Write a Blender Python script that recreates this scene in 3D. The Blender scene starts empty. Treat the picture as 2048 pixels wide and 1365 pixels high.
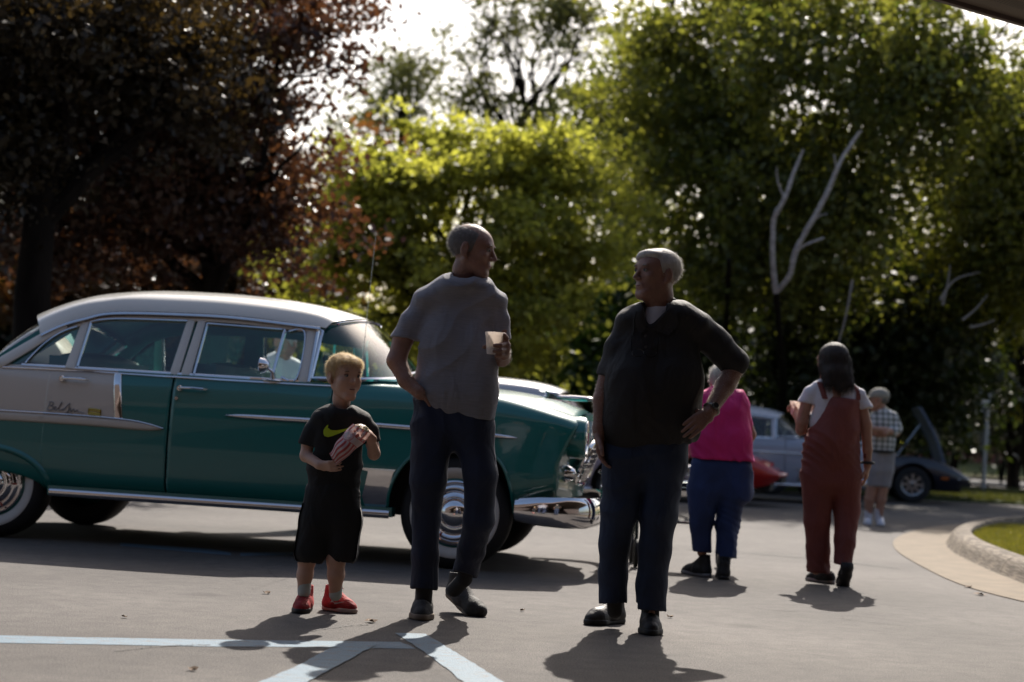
import bpy, bmesh, math, random
import numpy as np
from mathutils import Vector, Matrix
from mathutils.bvhtree import BVHTree
random.seed(7); RNG = np.random.default_rng(7)
R = math.radians
S = bpy.context.scene
COL = S.collection

# ------------------------------------------------------------------ camera
F_PX = 3413.0; CAM_H = 0.9
ROLL = R(3.43); PIT = math.atan(175 / 3413 * math.cos(ROLL))
CAM = np.array([0, 0, CAM_H])
FV = np.array([0, math.cos(PIT), math.sin(PIT)]); R0 = np.array([1., 0, 0]); U0 = np.array([0, -math.sin(PIT), math.cos(PIT)])
RV = R0 * math.cos(ROLL) + U0 * math.sin(ROLL); UV = -R0 * math.sin(ROLL) + U0 * math.cos(ROLL)
def ray(px, py): return FV + RV * ((px - 1024) / F_PX) - UV * ((py - 682.5) / F_PX)
def P(px, py, Y):
    d = ray(px, py); return CAM + d * (Y / d[1])
def G(px, py, z=0.0):
    d = ray(px, py); return CAM + d * ((z - CAM_H) / d[2])
cd = bpy.data.cameras.new('camera'); cam = bpy.data.objects.new('camera', cd); COL.objects.link(cam)
cam.matrix_world = Matrix(((RV[0], UV[0], -FV[0], CAM[0]), (RV[1], UV[1], -FV[1], CAM[1]), (RV[2], UV[2], -FV[2], CAM[2]), (0, 0, 0, 1)))
cd.sensor_width = 36; cd.lens = 36 * F_PX / 2048; cd.clip_end = 2000; cd.clip_start = 0.1
cd.dof.use_dof = True; cd.dof.focus_distance = 8.0; cd.dof.aperture_fstop = 2.2
S.camera = cam
# ------------------------------------------------------------------ world and sun
SUN_EL = 41.5; SUN_AZ = 9.0     # azimuth clockwise from +Y
w = bpy.data.worlds.new('World'); S.world = w; w.use_nodes = True
nt = w.node_tree; nt.nodes.clear()
sky = nt.nodes.new('ShaderNodeTexSky'); sky.sky_type = 'NISHITA'; sky.sun_disc = False
sky.sun_elevation = R(SUN_EL); sky.sun_rotation = R(SUN_AZ); sky.air_density = 1.0; sky.dust_density = 3.6; sky.ozone_density = 1.0
bg = nt.nodes.new('ShaderNodeBackground'); bg.inputs['Strength'].default_value = 0.100
wo = nt.nodes.new('ShaderNodeOutputWorld')
nt.links.new(sky.outputs[0], bg.inputs[0]); nt.links.new(bg.outputs[0], wo.inputs[0])
sl = bpy.data.lights.new('sun', 'SUN'); sl.energy = 5.0; sl.angle = R(0.5); sl.color = (1.0, 0.93, 0.84)
so = bpy.data.objects.new('sun', sl); COL.objects.link(so)
sd = Vector((math.sin(R(SUN_AZ)) * math.cos(R(SUN_EL)), math.cos(R(SUN_AZ)) * math.cos(R(SUN_EL)), math.sin(R(SUN_EL))))
so.rotation_euler = sd.to_track_quat('Z', 'Y').to_euler(); so.location = (0, 0, 30)
S.view_settings.view_transform = 'Standard'; S.view_settings.look = 'None'; S.view_settings.gamma = 1; S.view_settings.use_curve_mapping = False
S.view_settings.exposure = 0.64
S.render.engine = 'CYCLES'
S.cycles.max_bounces = 6; S.cycles.transparent_max_bounces = 12; S.cycles.diffuse_bounces = 3; S.cycles.glossy_bounces = 4
S.cycles.caustics_reflective = False; S.cycles.caustics_refractive = False
S.cycles.use_denoising = True

# ------------------------------------------------------------------ materials
MATS = {}
def mat(name, col=(.5, .5, .5), rough=.6, metal=0., var=0., vscale=8., bump=0., bscale=60., coat=0., spec=.5, stretch=(1, 1, 1), col2=None, sheen=0., detail=4., fold=0.):
    if name in MATS: return MATS[name]
    m = bpy.data.materials.new(name); m.use_nodes = True; t = m.node_tree; n = t.nodes; L = t.links
    b = n['Principled BSDF']; b.inputs['Base Color'].default_value = (*col, 1); b.inputs['Roughness'].default_value = rough
    b.inputs['Metallic'].default_value = metal; b.inputs['Coat Weight'].default_value = coat * .8; b.inputs['Coat Roughness'].default_value = .04
    b.inputs['Specular IOR Level'].default_value = spec; b.inputs['Sheen Weight'].default_value = sheen; b.inputs['Sheen Roughness'].default_value = .22
    tc = n.new('ShaderNodeTexCoord'); mp = n.new('ShaderNodeMapping'); mp.inputs['Scale'].default_value = stretch
    L.new(tc.outputs['Object'], mp.inputs[0])
    if var > 0 or col2:
        no = n.new('ShaderNodeTexNoise'); no.inputs['Scale'].default_value = vscale; no.inputs['Detail'].default_value = detail; L.new(mp.outputs[0], no.inputs['Vector'])
        cr = n.new('ShaderNodeValToRGB'); cr.color_ramp.elements[0].position = .32; cr.color_ramp.elements[1].position = .68
        c2 = col2 if col2 else tuple(min(1, c * (1 + var)) for c in col)
        c1 = col if col2 else tuple(c * (1 - var) for c in col)
        cr.color_ramp.elements[0].color = (*c1, 1); cr.color_ramp.elements[1].color = (*c2, 1)
        L.new(no.outputs['Fac'], cr.inputs[0]); L.new(cr.outputs[0], b.inputs['Base Color'])
    if bump > 0:
        nb = n.new('ShaderNodeTexNoise'); nb.inputs['Scale'].default_value = bscale; nb.inputs['Detail'].default_value = 5; L.new(mp.outputs[0], nb.inputs['Vector'])
        bp = n.new('ShaderNodeBump'); bp.inputs['Strength'].default_value = min(1, bump); bp.inputs['Distance'].default_value = .01 * max(1, bump)
        L.new(nb.outputs['Fac'], bp.inputs['Height']); L.new(bp.outputs[0], b.inputs['Normal'])
    if sheen > 0: b.inputs['Sheen Tint'].default_value = (*[.25 + .75 * min(1, c * 4) for c in col], 1)
    if fold > 0:    # broad soft cloth relief under the weave
        wv = n.new('ShaderNodeTexNoise'); wv.inputs['Scale'].default_value = 6.5; wv.inputs['Detail'].default_value = 2; wv.inputs['Distortion'].default_value = 1.1
        m2 = n.new('ShaderNodeMapping'); m2.inputs['Scale'].default_value = (1.3, 1.3, .7); m2.inputs['Rotation'].default_value = (.3, .5, 0); L.new(tc.outputs['Object'], m2.inputs[0]); L.new(m2.outputs[0], wv.inputs['Vector'])
        b2 = n.new('ShaderNodeBump'); b2.inputs['Strength'].default_value = 1.; b2.inputs['Distance'].default_value = fold; L.new(wv.outputs['Fac'], b2.inputs['Height'])
        if bump > 0: L.new(b2.outputs[0], bp.inputs['Normal'])
        else: L.new(b2.outputs[0], b.inputs['Normal'])
    MATS[name] = m; return m

def leaf_mat(name, c1, c2, trans=.4, tcol=None, rough=.45):
    m = bpy.data.materials.new(name); m.use_nodes = True; t = m.node_tree; n = t.nodes; L = t.links
    b = n['Principled BSDF']; out = n['Material Output']; b.inputs['Roughness'].default_value = rough
    ge = n.new('ShaderNodeObjectInfo'); at = n.new('ShaderNodeAttribute'); at.attribute_name = 'tint'
    mx = n.new('ShaderNodeMix'); mx.data_type = 'RGBA'; mx.inputs[6].default_value = (*c1, 1); mx.inputs[7].default_value = (*c2, 1)
    L.new(at.outputs['Fac'], mx.inputs[0]); L.new(mx.outputs[2], b.inputs['Base Color'])
    tr = n.new('ShaderNodeBsdfTranslucent')
    ml = n.new('ShaderNodeMix'); ml.data_type = 'RGBA'; ml.blend_type = 'MULTIPLY'; ml.inputs[0].default_value = 1
    L.new(mx.outputs[2], ml.inputs[6]); ml.inputs[7].default_value = (*(tcol or (2.2, 2.4, 1.0)), 1); L.new(ml.outputs[2], tr.inputs['Color'])
    ms = n.new('ShaderNodeMixShader'); ms.inputs[0].default_value = trans
    L.new(b.outputs[0], ms.inputs[1]); L.new(tr.outputs[0], ms.inputs[2]); L.new(ms.outputs[0], out.inputs['Surface'])
    return m

def glass_mat(name, tint=(.85, .93, .9), refl=.9):
    m = bpy.data.materials.new(name); m.use_nodes = True; t = m.node_tree; n = t.nodes; L = t.links
    n.clear(); out = n.new('ShaderNodeOutputMaterial'); tr = n.new('ShaderNodeBsdfTransparent'); tr.inputs[0].default_value = (*tint, 1)
    gl = n.new('ShaderNodeBsdfGlossy'); gl.inputs['Roughness'].default_value = .02; gl.inputs[0].default_value = (refl, refl, refl, 1)
    fr = n.new('ShaderNodeFresnel'); fr.inputs[0].default_value = 1.5; ms = n.new('ShaderNodeMixShader')
    ad = n.new('ShaderNodeMath'); ad.operation = 'MULTIPLY_ADD'; ad.inputs[1].default_value = 1.3; ad.inputs[2].default_value = .02
    L.new(fr.outputs[0], ad.inputs[0]); L.new(ad.outputs[0], ms.inputs[0]); L.new(tr.outputs[0], ms.inputs[1]); L.new(gl.outputs[0], ms.inputs[2]); L.new(ms.outputs[0], out.inputs[0])
    return m

def asphalt_mat():
    m = bpy.data.materials.new('asphalt'); m.use_nodes = True; t = m.node_tree; n = t.nodes; L = t.links
    b = n['Principled BSDF']; b.inputs['Roughness'].default_value = .85
    g = n.new('ShaderNodeNewGeometry')
    def noise(sc, det=5):
        x = n.new('ShaderNodeTexNoise'); x.inputs['Scale'].default_value = sc; x.inputs['Detail'].default_value = det; L.new(g.outputs['Position'], x.inputs['Vector']); return x
    def ramp(src, p0, c0, p1, c1):
        r = n.new('ShaderNodeValToRGB'); r.color_ramp.elements[0].position = p0; r.color_ramp.elements[1].position = p1
        r.color_ramp.elements[0].color = (*c0, 1); r.color_ramp.elements[1].color = (*c1, 1); L.new(src, r.inputs[0]); return r
    def mul(a, c):
        x = n.new('ShaderNodeMix'); x.data_type = 'RGBA'; x.blend_type = 'MULTIPLY'; x.inputs[0].default_value = 1
        L.new(a, x.inputs[6]); L.new(c, x.inputs[7]); return x.outputs[2]
    base = ramp(noise(.7).outputs['Fac'], .3, (.074, .067, .063), .7, (.104, .095, .090))
    grain = ramp(noise(130, 3).outputs['Fac'], .32, (.42, .42, .44), .70, (1.65, 1.6, 1.52))
    mid = ramp(noise(9, 8).outputs['Fac'], .3, (.76, .75, .75), .68, (1.10, 1.09, 1.07))
    c = mul(mul(base.outputs[0], grain.outputs[0]), mid.outputs[0])
    v = n.new('ShaderNodeTexVoronoi'); v.inputs['Scale'].default_value = 9; L.new(g.outputs['Position'], v.inputs['Vector'])
    chips = ramp(v.outputs['Distance'], .035, (1.8, 1.75, 1.65), .05, (1, 1, 1))
    c = mul(c, chips.outputs[0])
    st = ramp(noise(.35, 7).outputs['Fac'], .40, (.80, .79, .79), .56, (1.04, 1.04, 1.04)); c = mul(c, st.outputs[0])
    vs_ = n.new('ShaderNodeTexVoronoi'); vs_.inputs['Scale'].default_value = 1.1; L.new(g.outputs['Position'], vs_.inputs['Vector']); oil = ramp(vs_.outputs['Distance'], .05, (.62, .60, .60), .13, (1, 1, 1)); c = mul(c, oil.outputs[0])
    # hairline cracks: warped voronoi edges, masked
    wn = noise(1.3, 6); mp = n.new('ShaderNodeMix'); mp.data_type = 'VECTOR'; mp.inputs[0].default_value = .35
    L.new(g.outputs['Position'], mp.inputs[4]); L.new(wn.outputs['Color'], mp.inputs[5])
    ve = n.new('ShaderNodeTexVoronoi'); ve.feature = 'DISTANCE_TO_EDGE'; ve.inputs['Scale'].default_value = .55; L.new(mp.outputs[1], ve.inputs['Vector'])
    ce = ramp(ve.outputs['Distance'], .001, (.75, .73, .72), .0035, (1, 1, 1))
    c = mul(c, ce.outputs[0])
    L.new(c, b.inputs['Base Color'])
    nb = noise(160, 4); bp = n.new('ShaderNodeBump'); bp.inputs['Strength'].default_value = .9; bp.inputs['Distance'].default_value = .006
    L.new(nb.outputs['Fac'], bp.inputs['Height']); L.new(bp.outputs[0], b.inputs['Normal'])
    return m

ASPH = asphalt_mat()
CHROME = mat('chrome', (.78, .78, .80), .07, 1.)
DARK = mat('black_trim', (.012, .012, .013), .6)
RUBBER = mat('rubber', (.012, .012, .013), .75, bump=.3, bscale=40)
SKIN = mat('skin', (.36, .185, .125), .5, var=.12, vscale=25, bump=.25, bscale=120)
SKIN_TAN = mat('tanned_skin', (.255, .135, .098), .5, var=.15, vscale=25, bump=.3, bscale=120)
SKIN_KID = mat('light_skin', (.50, .305, .225), .5, var=.08, vscale=20, bump=.1, bscale=120)

# ------------------------------------------------------------------ object helpers
def tag(o, label=None, cat=None, group=None, kind=None):
    if label: o['label'] = label
    if cat: o['category'] = cat
    if group: o['group'] = group
    if kind: o['kind'] = kind
    return o
def empty(name, loc=(0, 0, 0), rz=0., scale=1.):
    o = bpy.data.objects.new(name, None); COL.objects.link(o); o.location = loc; o.rotation_euler = (0, 0, rz); o.scale = (scale,) * 3
    o.empty_display_size = .1
    return o
def mesh_obj(name, V, Fc, m=None, parent=None, smooth=True, mats=None, mi=None, world=False):
    me = bpy.data.meshes.new(name)
    V = np.asarray(V, dtype=np.float64)
    if world and parent is not None: V = V - np.array(parent.location)
    if isinstance(Fc, np.ndarray):
        k = Fc.shape[1]
        me.vertices.add(len(V)); me.vertices.foreach_set('co', V.astype(np.float32).ravel())
        me.loops.add(Fc.size); me.loops.foreach_set('vertex_index', Fc.astype(np.int32).ravel())
        me.polygons.add(len(Fc)); me.polygons.foreach_set('loop_start', np.arange(0, Fc.size, k, dtype=np.int32))
        me.update(calc_edges=True)
    else:
        me.from_pydata([tuple(v) for v in V], [], Fc)
    if mats:
        for q in mats: me.materials.append(q)
        if mi is not None: me.polygons.foreach_set('material_index', np.asarray(mi, dtype=np.int32))
    elif m: me.materials.append(m)
    if smooth: me.polygons.foreach_set('use_smooth', np.ones(len(me.polygons), dtype=bool))
    me.validate(); me.update()
    o = bpy.data.objects.new(name, me); COL.objects.link(o)
    if parent is not None: o.parent = parent
    return o
class MB:
    """collects simple solids into one mesh"""
    def __init__(s): s.v = []; s.f = []
    def add(s, V, Fc):
        k = len(s.v); s.v += [tuple(map(float, p)) for p in V]; s.f += [tuple(i + k for i in f) for f in Fc]; return s
    def box(s, c, d, rz=0., M=None):
        hx, hy, hz = d[0] / 2, d[1] / 2, d[2] / 2
        V = [(x, y, z) for x in (-hx, hx) for y in (-hy, hy) for z in (-hz, hz)]
        if M is not None: V = [tuple(M @ Vector(p)) for p in V]
        ca, sa = math.cos(rz), math.sin(rz)
        V = [(c[0] + x * ca - y * sa, c[1] + x * sa + y * ca, c[2] + z) for x, y, z in V]
        return s.add(V, [(0, 1, 3, 2), (4, 6, 7, 5), (0, 4, 5, 1), (2, 3, 7, 6), (0, 2, 6, 4), (1, 5, 7, 3)])
    def tube(s, pts, r, n=8, closed=False, cap=True):
        pts = [Vector(p) for p in pts]; k = len(pts); rr = r if hasattr(r, '__len__') else [r] * k
        V = []; up = Vector((0, 0, 1)); prev = None
        for i, p in enumerate(pts):
            a = pts[(i - 1) % k] if closed or i > 0 else p; b = pts[(i + 1) % k] if closed or i < k - 1 else p
            t = (b - a).normalized() if (b - a).length > 1e-9 else Vector((0, 0, 1))
            if prev is None:
                x = t.cross(up);
                if x.length < 1e-3: x = t.cross(Vector((1, 0, 0)))
            else:
                x = prev - t * prev.dot(t)
                if x.length < 1e-6: x = t.cross(up)
            x.normalize(); prev = x; y = t.cross(x)
            for j in range(n):
                a_ = 2 * math.pi * j / n; V.append(p + (x * math.cos(a_) + y * math.sin(a_)) * rr[i])
        Fc = []
        for i in range(k if closed else k - 1):
            i2 = (i + 1) % k
            for j in range(n): Fc.append((i * n + j, i * n + (j + 1) % n, i2 * n + (j + 1) % n, i2 * n + j))
        if not closed and cap: Fc += [tuple(range(n))[::-1], tuple((k - 1) * n + j for j in range(n))]
        return s.add(V, Fc)
    def lathe(s, prof, n=32, c=(0, 0, 0), axis='y', sgn=1, closed=False):
        """prof list of (r, h); h along axis"""
        V = []
        for r_, h in prof:
            for j in range(n):
                a = 2 * math.pi * j / n; ca, sa = math.cos(a) * r_, math.sin(a) * r_
                V.append({'y': (c[0] + ca, c[1] + sgn * h, c[2] + sa), 'z': (c[0] + ca, c[1] + sa, c[2] + sgn * h), 'x': (c[0] + sgn * h, c[1] + ca, c[2] + sa)}[axis])
        k = len(prof); Fc = []
        for i in range(k if closed else k - 1):
            i2 = (i + 1) % k
            for j in range(n): Fc.append((i * n + j, i * n + (j + 1) % n, i2 * n + (j + 1) % n, i2 * n + j))
        return s.add(V, Fc)
    def ell(s, c, r, n=16, m=10, M=None):
        V = []; 
        for i in range(m + 1):
            a = math.pi * i / m
            for j in range(n):
                b = 2 * math.pi * j / n; p = Vector((math.sin(a) * math.cos(b) * r[0], math.sin(a) * math.sin(b) * r[1], math.cos(a) * r[2]))
                if M is not None: p = M @ p
                V.append((c[0] + p.x, c[1] + p.y, c[2] + p.z))
        return s.add(V, [(i * n + j, i * n + (j + 1) % n, (i + 1) * n + (j + 1) % n, (i + 1) * n + j) for i in range(m) for j in range(n)])
    def grid(s, A):
        A = np.asarray(A); a, b = A.shape[:2]
        return s.add(A.reshape(-1, 3), [(i * b + j, i * b + j + 1, (i + 1) * b + j + 1, (i + 1) * b + j) for i in range(a - 1) for j in range(b - 1)])
    def prism(s, poly, z0, z1):
        k = len(poly); V = [(x, y, z0) for x, y in poly] + [(x, y, z1) for x, y in poly]
        return s.add(V, [tuple(range(k))[::-1], tuple(range(k, 2 * k))] + [(i, (i + 1) % k, k + (i + 1) % k, k + i) for i in range(k)])
    def build(s, name, m, parent=None, smooth=True, world=False):
        o = mesh_obj(name, s.v, s.f, m, parent, smooth, world=world)
        if smooth: 
            bm = bmesh.new(); bm.from_mesh(o.data); bmesh.ops.remove_doubles(bm, verts=bm.verts, dist=1e-5); bmesh.ops.recalc_face_normals(bm, faces=bm.faces)
            for e in bm.edges:
                if len(e.link_faces) == 2 and e.calc_face_angle(0) > .75: e.smooth = False
            bm.to_mesh(o.data); bm.free()
        return o
def smooth1d(x, y, xq, sig):
    y = np.asarray(y, float); xs = np.linspace(x[0], x[-1], 400); ys = np.interp(xs, x, y)
    dx = xs[1] - xs[0]; k = max(1, int(sig * 3 / dx)); g = np.exp(-.5 * (np.arange(-k, k + 1) * dx / sig) ** 2); g /= g.sum()
    yp = np.concatenate([2 * ys[0] - ys[k:0:-1], ys, 2 * ys[-1] - ys[-2:-k - 2:-1]]); return np.interp(xq, xs, np.convolve(yp, g, 'valid'))
def catmull(Pc, t):
    Pc = np.asarray(Pc, float); n = len(Pc); t = np.clip(np.asarray(t, float), 0, n - 1 - 1e-6); i = t.astype(int); f = (t - i)[..., None]
    g = lambda k: Pc[np.clip(i + k, 0, n - 1)]
    p0, p1, p2, p3 = g(-1), g(0), g(1), g(2)
    return .5 * (2 * p1 + (p2 - p0) * f + (2 * p0 - 5 * p1 + 4 * p2 - p3) * f ** 2 + (3 * p1 - p0 - 3 * p2 + p3) * f ** 3)
def spline(pts, n): return catmull(pts, np.linspace(0, len(pts) - 1, n))
def flat_poly(name, pts, z, m, parent=None):
    return mesh_obj(name, [(p[0], p[1], z) for p in pts], [tuple(range(len(pts)))], m, parent, smooth=False)

# ================================================================== SETTING
g = mesh_obj('ground', [(-300, -60, 0), (300, -60, 0), (300, 600, 0), (-300, 600, 0)], [(0, 1, 2, 3)], ASPH, smooth=False); tag(g, kind='structure')
CONC = mat('concrete', (.185, .145, .10), .9, var=.16, vscale=5, bump=.5, bscale=90)
GRASS_BASE = mat('lawn_soil', (.055, .075, .018), .95, var=.3, vscale=3, bump=1, bscale=30)
# kerb island on the right: gutter edge traced on the ground, closed far to the right
edge = [(2600, 1330), (2330, 1270), (2160, 1230), (2048, 1205), (1960, 1183), (1905, 1164), (1860, 1143), (1815, 1118), (1793, 1102), (1786, 1088), (1793, 1077), (1815, 1067), (1850, 1058), (1900, 1051), (1970, 1047), (2060, 1047), (2200, 1052), (2600, 1075)]
E0 = np.array([G(*p)[:2] for p in edge]); E0 = spline(np.c_[E0, np.zeros(len(E0))], 240)[:, :2]
def offset(Pl, d):
    T = np.gradient(Pl, axis=0); T /= np.linalg.norm(T, axis=1)[:, None]; N = np.c_[T[:, 1], -T[:, 0]]; return Pl + N * d
# orientation: make N point inside (to +x)
sg = 1 if (offset(E0, .3)[120, 0] > E0[120, 0]) else -1
def ribbon(name, prof, m, kind='structure'):
    rows = []
    for d, z in prof:
        o = offset(E0, sg * d); k = np.arange(len(o)); rows.append(np.c_[o, np.full(len(o), z)])
    A = np.stack(rows, 1)
    mb = MB().grid(A); ob = mb.build(name, m); tag(ob, kind=kind); return ob
def kerb_mat():
    m = mat('kerb_concrete', (.24, .195, .145), .9, var=.14, vscale=6, bump=.6, bscale=80).copy(); n = m.node_tree.nodes; L = m.node_tree.links
    b = n['Principled BSDF']; src = b.inputs['Base Color'].links[0].from_socket
    g_ = n.new('ShaderNodeNewGeometry'); mp = n.new('ShaderNodeMapping'); mp.inputs['Scale'].default_value = (1.2, 1.2, 30)
    L.new(g_.outputs['Position'], mp.inputs[0]); no = n.new('ShaderNodeTexNoise'); no.inputs['Scale'].default_value = 4; no.inputs['Detail'].default_value = 8; L.new(mp.outputs[0], no.inputs[0])
    r = n.new('ShaderNodeValToRGB'); r.color_ramp.elements[0].position = .42; r.color_ramp.elements[0].color = (.38, .36, .33, 1); r.color_ramp.elements[1].position = .60; r.color_ramp.elements[1].color = (1, 1, 1, 1)
    L.new(no.outputs[0], r.inputs[0]); x = n.new('ShaderNodeMix'); x.data_type = 'RGBA'; x.blend_type = 'MULTIPLY'; x.inputs[0].default_value = 1; L.new(src, x.inputs[6]); L.new(r.outputs[0], x.inputs[7]); L.new(x.outputs[2], b.inputs['Base Color'])
    return m
ribbon('gutter', [(0, -.02), (0, .006), (.02, .010), (.30, .006), (.46, .012), (.52, .02)], CONC)
kp = [(.50, 0.012), (.52, .03), (.545, .09), (.575, .13), (.61, .15), (.66, .155), (.72, .155), (.745, .15), (.755, .13), (.757, 0.02)]
# kerb cast in lengths with open joints
KM = kerb_mat()
O_rows = [np.c_[offset(E0, sg * d), np.full(len(E0), z)] for d, z in kp]; A = np.stack(O_rows, 1)
kerb = empty('kerb', (0, 0, 0)); tag(kerb, kind='structure')
joints = [0, 34, 60, 84, 108, 132, 156, 180, 204, 239]
for a, b in zip(joints[:-1], joints[1:]):
    seg = A[a:b + 1].copy(); t = (seg[1] - seg[0]); t /= np.linalg.norm(t[0]); seg[0] += t * .006; t = (seg[-2] - seg[-1]); t /= np.linalg.norm(t[0]); seg[-1] += t * .006
    c0 = seg[0] * 1.0; c1 = seg[-1] * 1.0; c0[:, 2] = np.minimum(c0[:, 2], .03); c1[:, 2] = np.minimum(c1[:, 2], .03)
    seg = np.concatenate([c0[None], seg, c1[None]]); MB().grid(seg).build('kerb_length', KM, kerb)
inner = offset(E0, sg * .755); isl = [tuple(p) for p in inner]
ob = flat_poly('lawn_island', isl, .075, GRASS_BASE); tag(ob, kind='structure')
# grass blades on island
def in_poly(X, Y, poly):
    poly = np.asarray(poly); n = len(poly); c = np.zeros(len(X), bool); j = n - 1
    for i in range(n):
        xi, yi = poly[i]; xj, yj = poly[j]
        c ^= ((yi > Y) != (yj > Y)) & (X < (xj - xi) * (Y - yi) / (yj - yi + 1e-12) + xi); j = i
    return c
def blades(name, X, Y, Z, m, h=.05, wd=.006, jitter=.5):
    n = len(X); a = RNG.uniform(0, 2 * np.pi, n); hh = h * RNG.uniform(.5, 1.3, n); lean = RNG.normal(0, jitter, (n, 2)) * hh[:, None]
    dx = np.cos(a) * wd; dy = np.sin(a) * wd
    V = np.stack([np.c_[X - dx, Y - dy, Z], np.c_[X + dx, Y + dy, Z], np.c_[X + lean[:, 0], Y + lean[:, 1], Z + hh]], 1).reshape(-1, 3)
    F_ = np.arange(3 * n).reshape(-1, 3); o = mesh_obj(name, V, F_, m, smooth=False)
    at = o.data.attributes.new('tint', 'FLOAT', 'POINT'); at.data.foreach_set('value', np.repeat(RNG.uniform(0, 1, n), 3).astype(np.float32)); return o
GLEAF = leaf_mat('grass_blade', (.075, .085, .014), (.19, .17, .04), .42, (1.6, 1.55, .8))
VLEAF = leaf_mat('verge_blade', (.035, .045, .010), (.09, .085, .022), .35, (1.6, 1.6, .8))
n = 260000; X = RNG.uniform(2.5, 9, n); Y = RNG.uniform(7, 21, n); k = in_poly(X, Y, isl) & (np.abs(X / Y) < .34); X = X[k]; Y = Y[k]
tag(blades('grass', X, Y, np.full(len(X), .075), GLEAF, .045, .005), 'short sunlit green grass filling the kerbed island on the right', 'grass', kind='stuff')
# far verge, sidewalk, road and lawn
ROADM = mat('far_road', (.10, .097, .095), .9, var=.15, vscale=2); WALKM = mat('sidewalk_concrete', (.42, .38, .34), .9, var=.1, vscale=2)
def band(name, y0, y1, z, m, x0=-160, x1=160, sk=.0):
    o = mesh_obj(name, [(x0, y0, 0), (x1, y0, 0), (x1, y0 + .001, z), (x0, y0 + .001, z), (x1, y1, z), (x0, y1, z)], [(0, 1, 2, 3), (3, 2, 4, 5)], m, smooth=False); tag(o, kind='structure'); return o
band('verge', 33.2, 47, .05, GRASS_BASE, -90, 90)
band('sidewalk', 47.01, 50, .054, WALKM)
band('road', 50.01, 66, .01, ROADM)
band('far_kerb', 66.01, 66.3, .15, CONC)
walk = mesh_obj('path', [(9.2, 35.2, .056), (10.2, 35.2, .056), (13.4, 36.0, .056), (30, 36.3, .056), (30, 37.4, .056), (13, 37.1, .056)], [(0, 1, 2, 3, 4, 5)], WALKM, smooth=False); tag(walk, kind='structure')
# rising far lawn
nx, ny = 60, 14; xs = np.linspace(-160, 160, nx); ys = np.linspace(66.3, 130, ny)
A = np.array([[(x, y, .1 + min(2.2, max(0, (y - 66.3) * .055)) + .15 * math.sin(x * .11) * (y - 66.3) / 40) for y in ys] for x in xs])
tag(MB().grid(A).build('lawn', mat('far_lawn', (.06, .085, .018), .95, col2=(.15, .14, .035), vscale=.25, bump=1, bscale=20)), kind='structure')
n = 60000; Y = RNG.uniform(33.2, 47, n); X = RNG.uniform(3, 20, n)
tag(blades('verge_grass', X, Y, np.full(n, .05), VLEAF, .07, .012), 'strip of green grass between the lot and the far sidewalk', 'grass', kind='stuff')

# painted lines
def paint_mat():
    m = bpy.data.materials.new('blue_paint'); m.use_nodes = True; t = m.node_tree; n = t.nodes; L = t.links; b = n['Principled BSDF']; b.inputs['Roughness'].default_value = .7
    g_ = n.new('ShaderNodeNewGeometry'); no = n.new('ShaderNodeTexNoise'); no.inputs['Scale'].default_value = 14; no.inputs['Detail'].default_value = 10; no.inputs['Roughness'].default_value = .75
    mp = n.new('ShaderNodeMapping'); mp.inputs['Scale'].default_value = (1, 2.2, 1); L.new(g_.outputs['Position'], mp.inputs[0]); L.new(mp.outputs[0], no.inputs[0])
    r = n.new('ShaderNodeValToRGB'); e = r.color_ramp.elements; e[0].position = .40; e[0].color = (.11, .11, .11, 1); e[1].position = .46; e[1].color = (.085, .150, .205, 1)
    e2 = r.color_ramp.elements.new(.75); e2.color = (.115, .185, .245, 1)
    L.new(no.outputs[0], r.inputs[0]); L.new(r.outputs[0], b.inputs['Base Color'])
    nb = n.new('ShaderNodeTexNoise'); nb.inputs['Scale'].default_value = 160; L.new(g_.outputs['Position'], nb.inputs[0]); bp = n.new('ShaderNodeBump'); bp.inputs['Strength'].default_value = .7; bp.inputs['Distance'].default_value = .005
    L.new(nb.outputs[0], bp.inputs['Height']); L.new(bp.outputs[0], b.inputs['Normal']); return m
PAINT = paint_mat()
def line(label, px, z, wob=.002):
    z = z * .4
    pts = [G(*p, z)[:2] for p in px]; out = []
    for i, p in enumerate(pts):
        q = pts[(i + 1) % len(pts)]; L = np.linalg.norm(q - p); k = max(1, int(L / .05))
        for j in range(k): out.append(p + (q - p) * j / k + RNG.normal(0, wob, 2) * (j > 0))
    tag(flat_poly('painted_line', out, z, PAINT), label, 'painted line', 'worn blue parking lines')
line('long worn blue line crossing the asphalt from the left edge to the corner', [(-300, 1266.5), (0, 1271), (120, 1274), (400, 1279), (700, 1283), (800, 1284), (832, 1298), (700, 1295), (400, 1293), (120, 1288), (0, 1286), (-300, 1281)], .004)
line('blue diagonal line running from the corner down to the right', [(790, 1266), (851, 1268), (930, 1316), (1010, 1366), (1120, 1440), (1030, 1440), (930, 1366), (860, 1312)], .008)
line('blue diagonal line running from the corner down to the left', [(660, 1297), (757, 1287), (640, 1350), (612, 1366), (520, 1420), (400, 1420), (515, 1366), (590, 1334)], .012)
line('faint blue line in the shade below the teal sedan, left piece', [(240, 1086), (420, 1098), (462, 1106), (462, 1111), (380, 1104), (240, 1092)], .004)
line('faint blue line in the shade below the teal sedan, right piece', [(480, 1106), (590, 1104), (590, 1110), (480, 1112)], .004)
TAR = mat('tar', (.045, .043, .042), .8)
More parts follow.
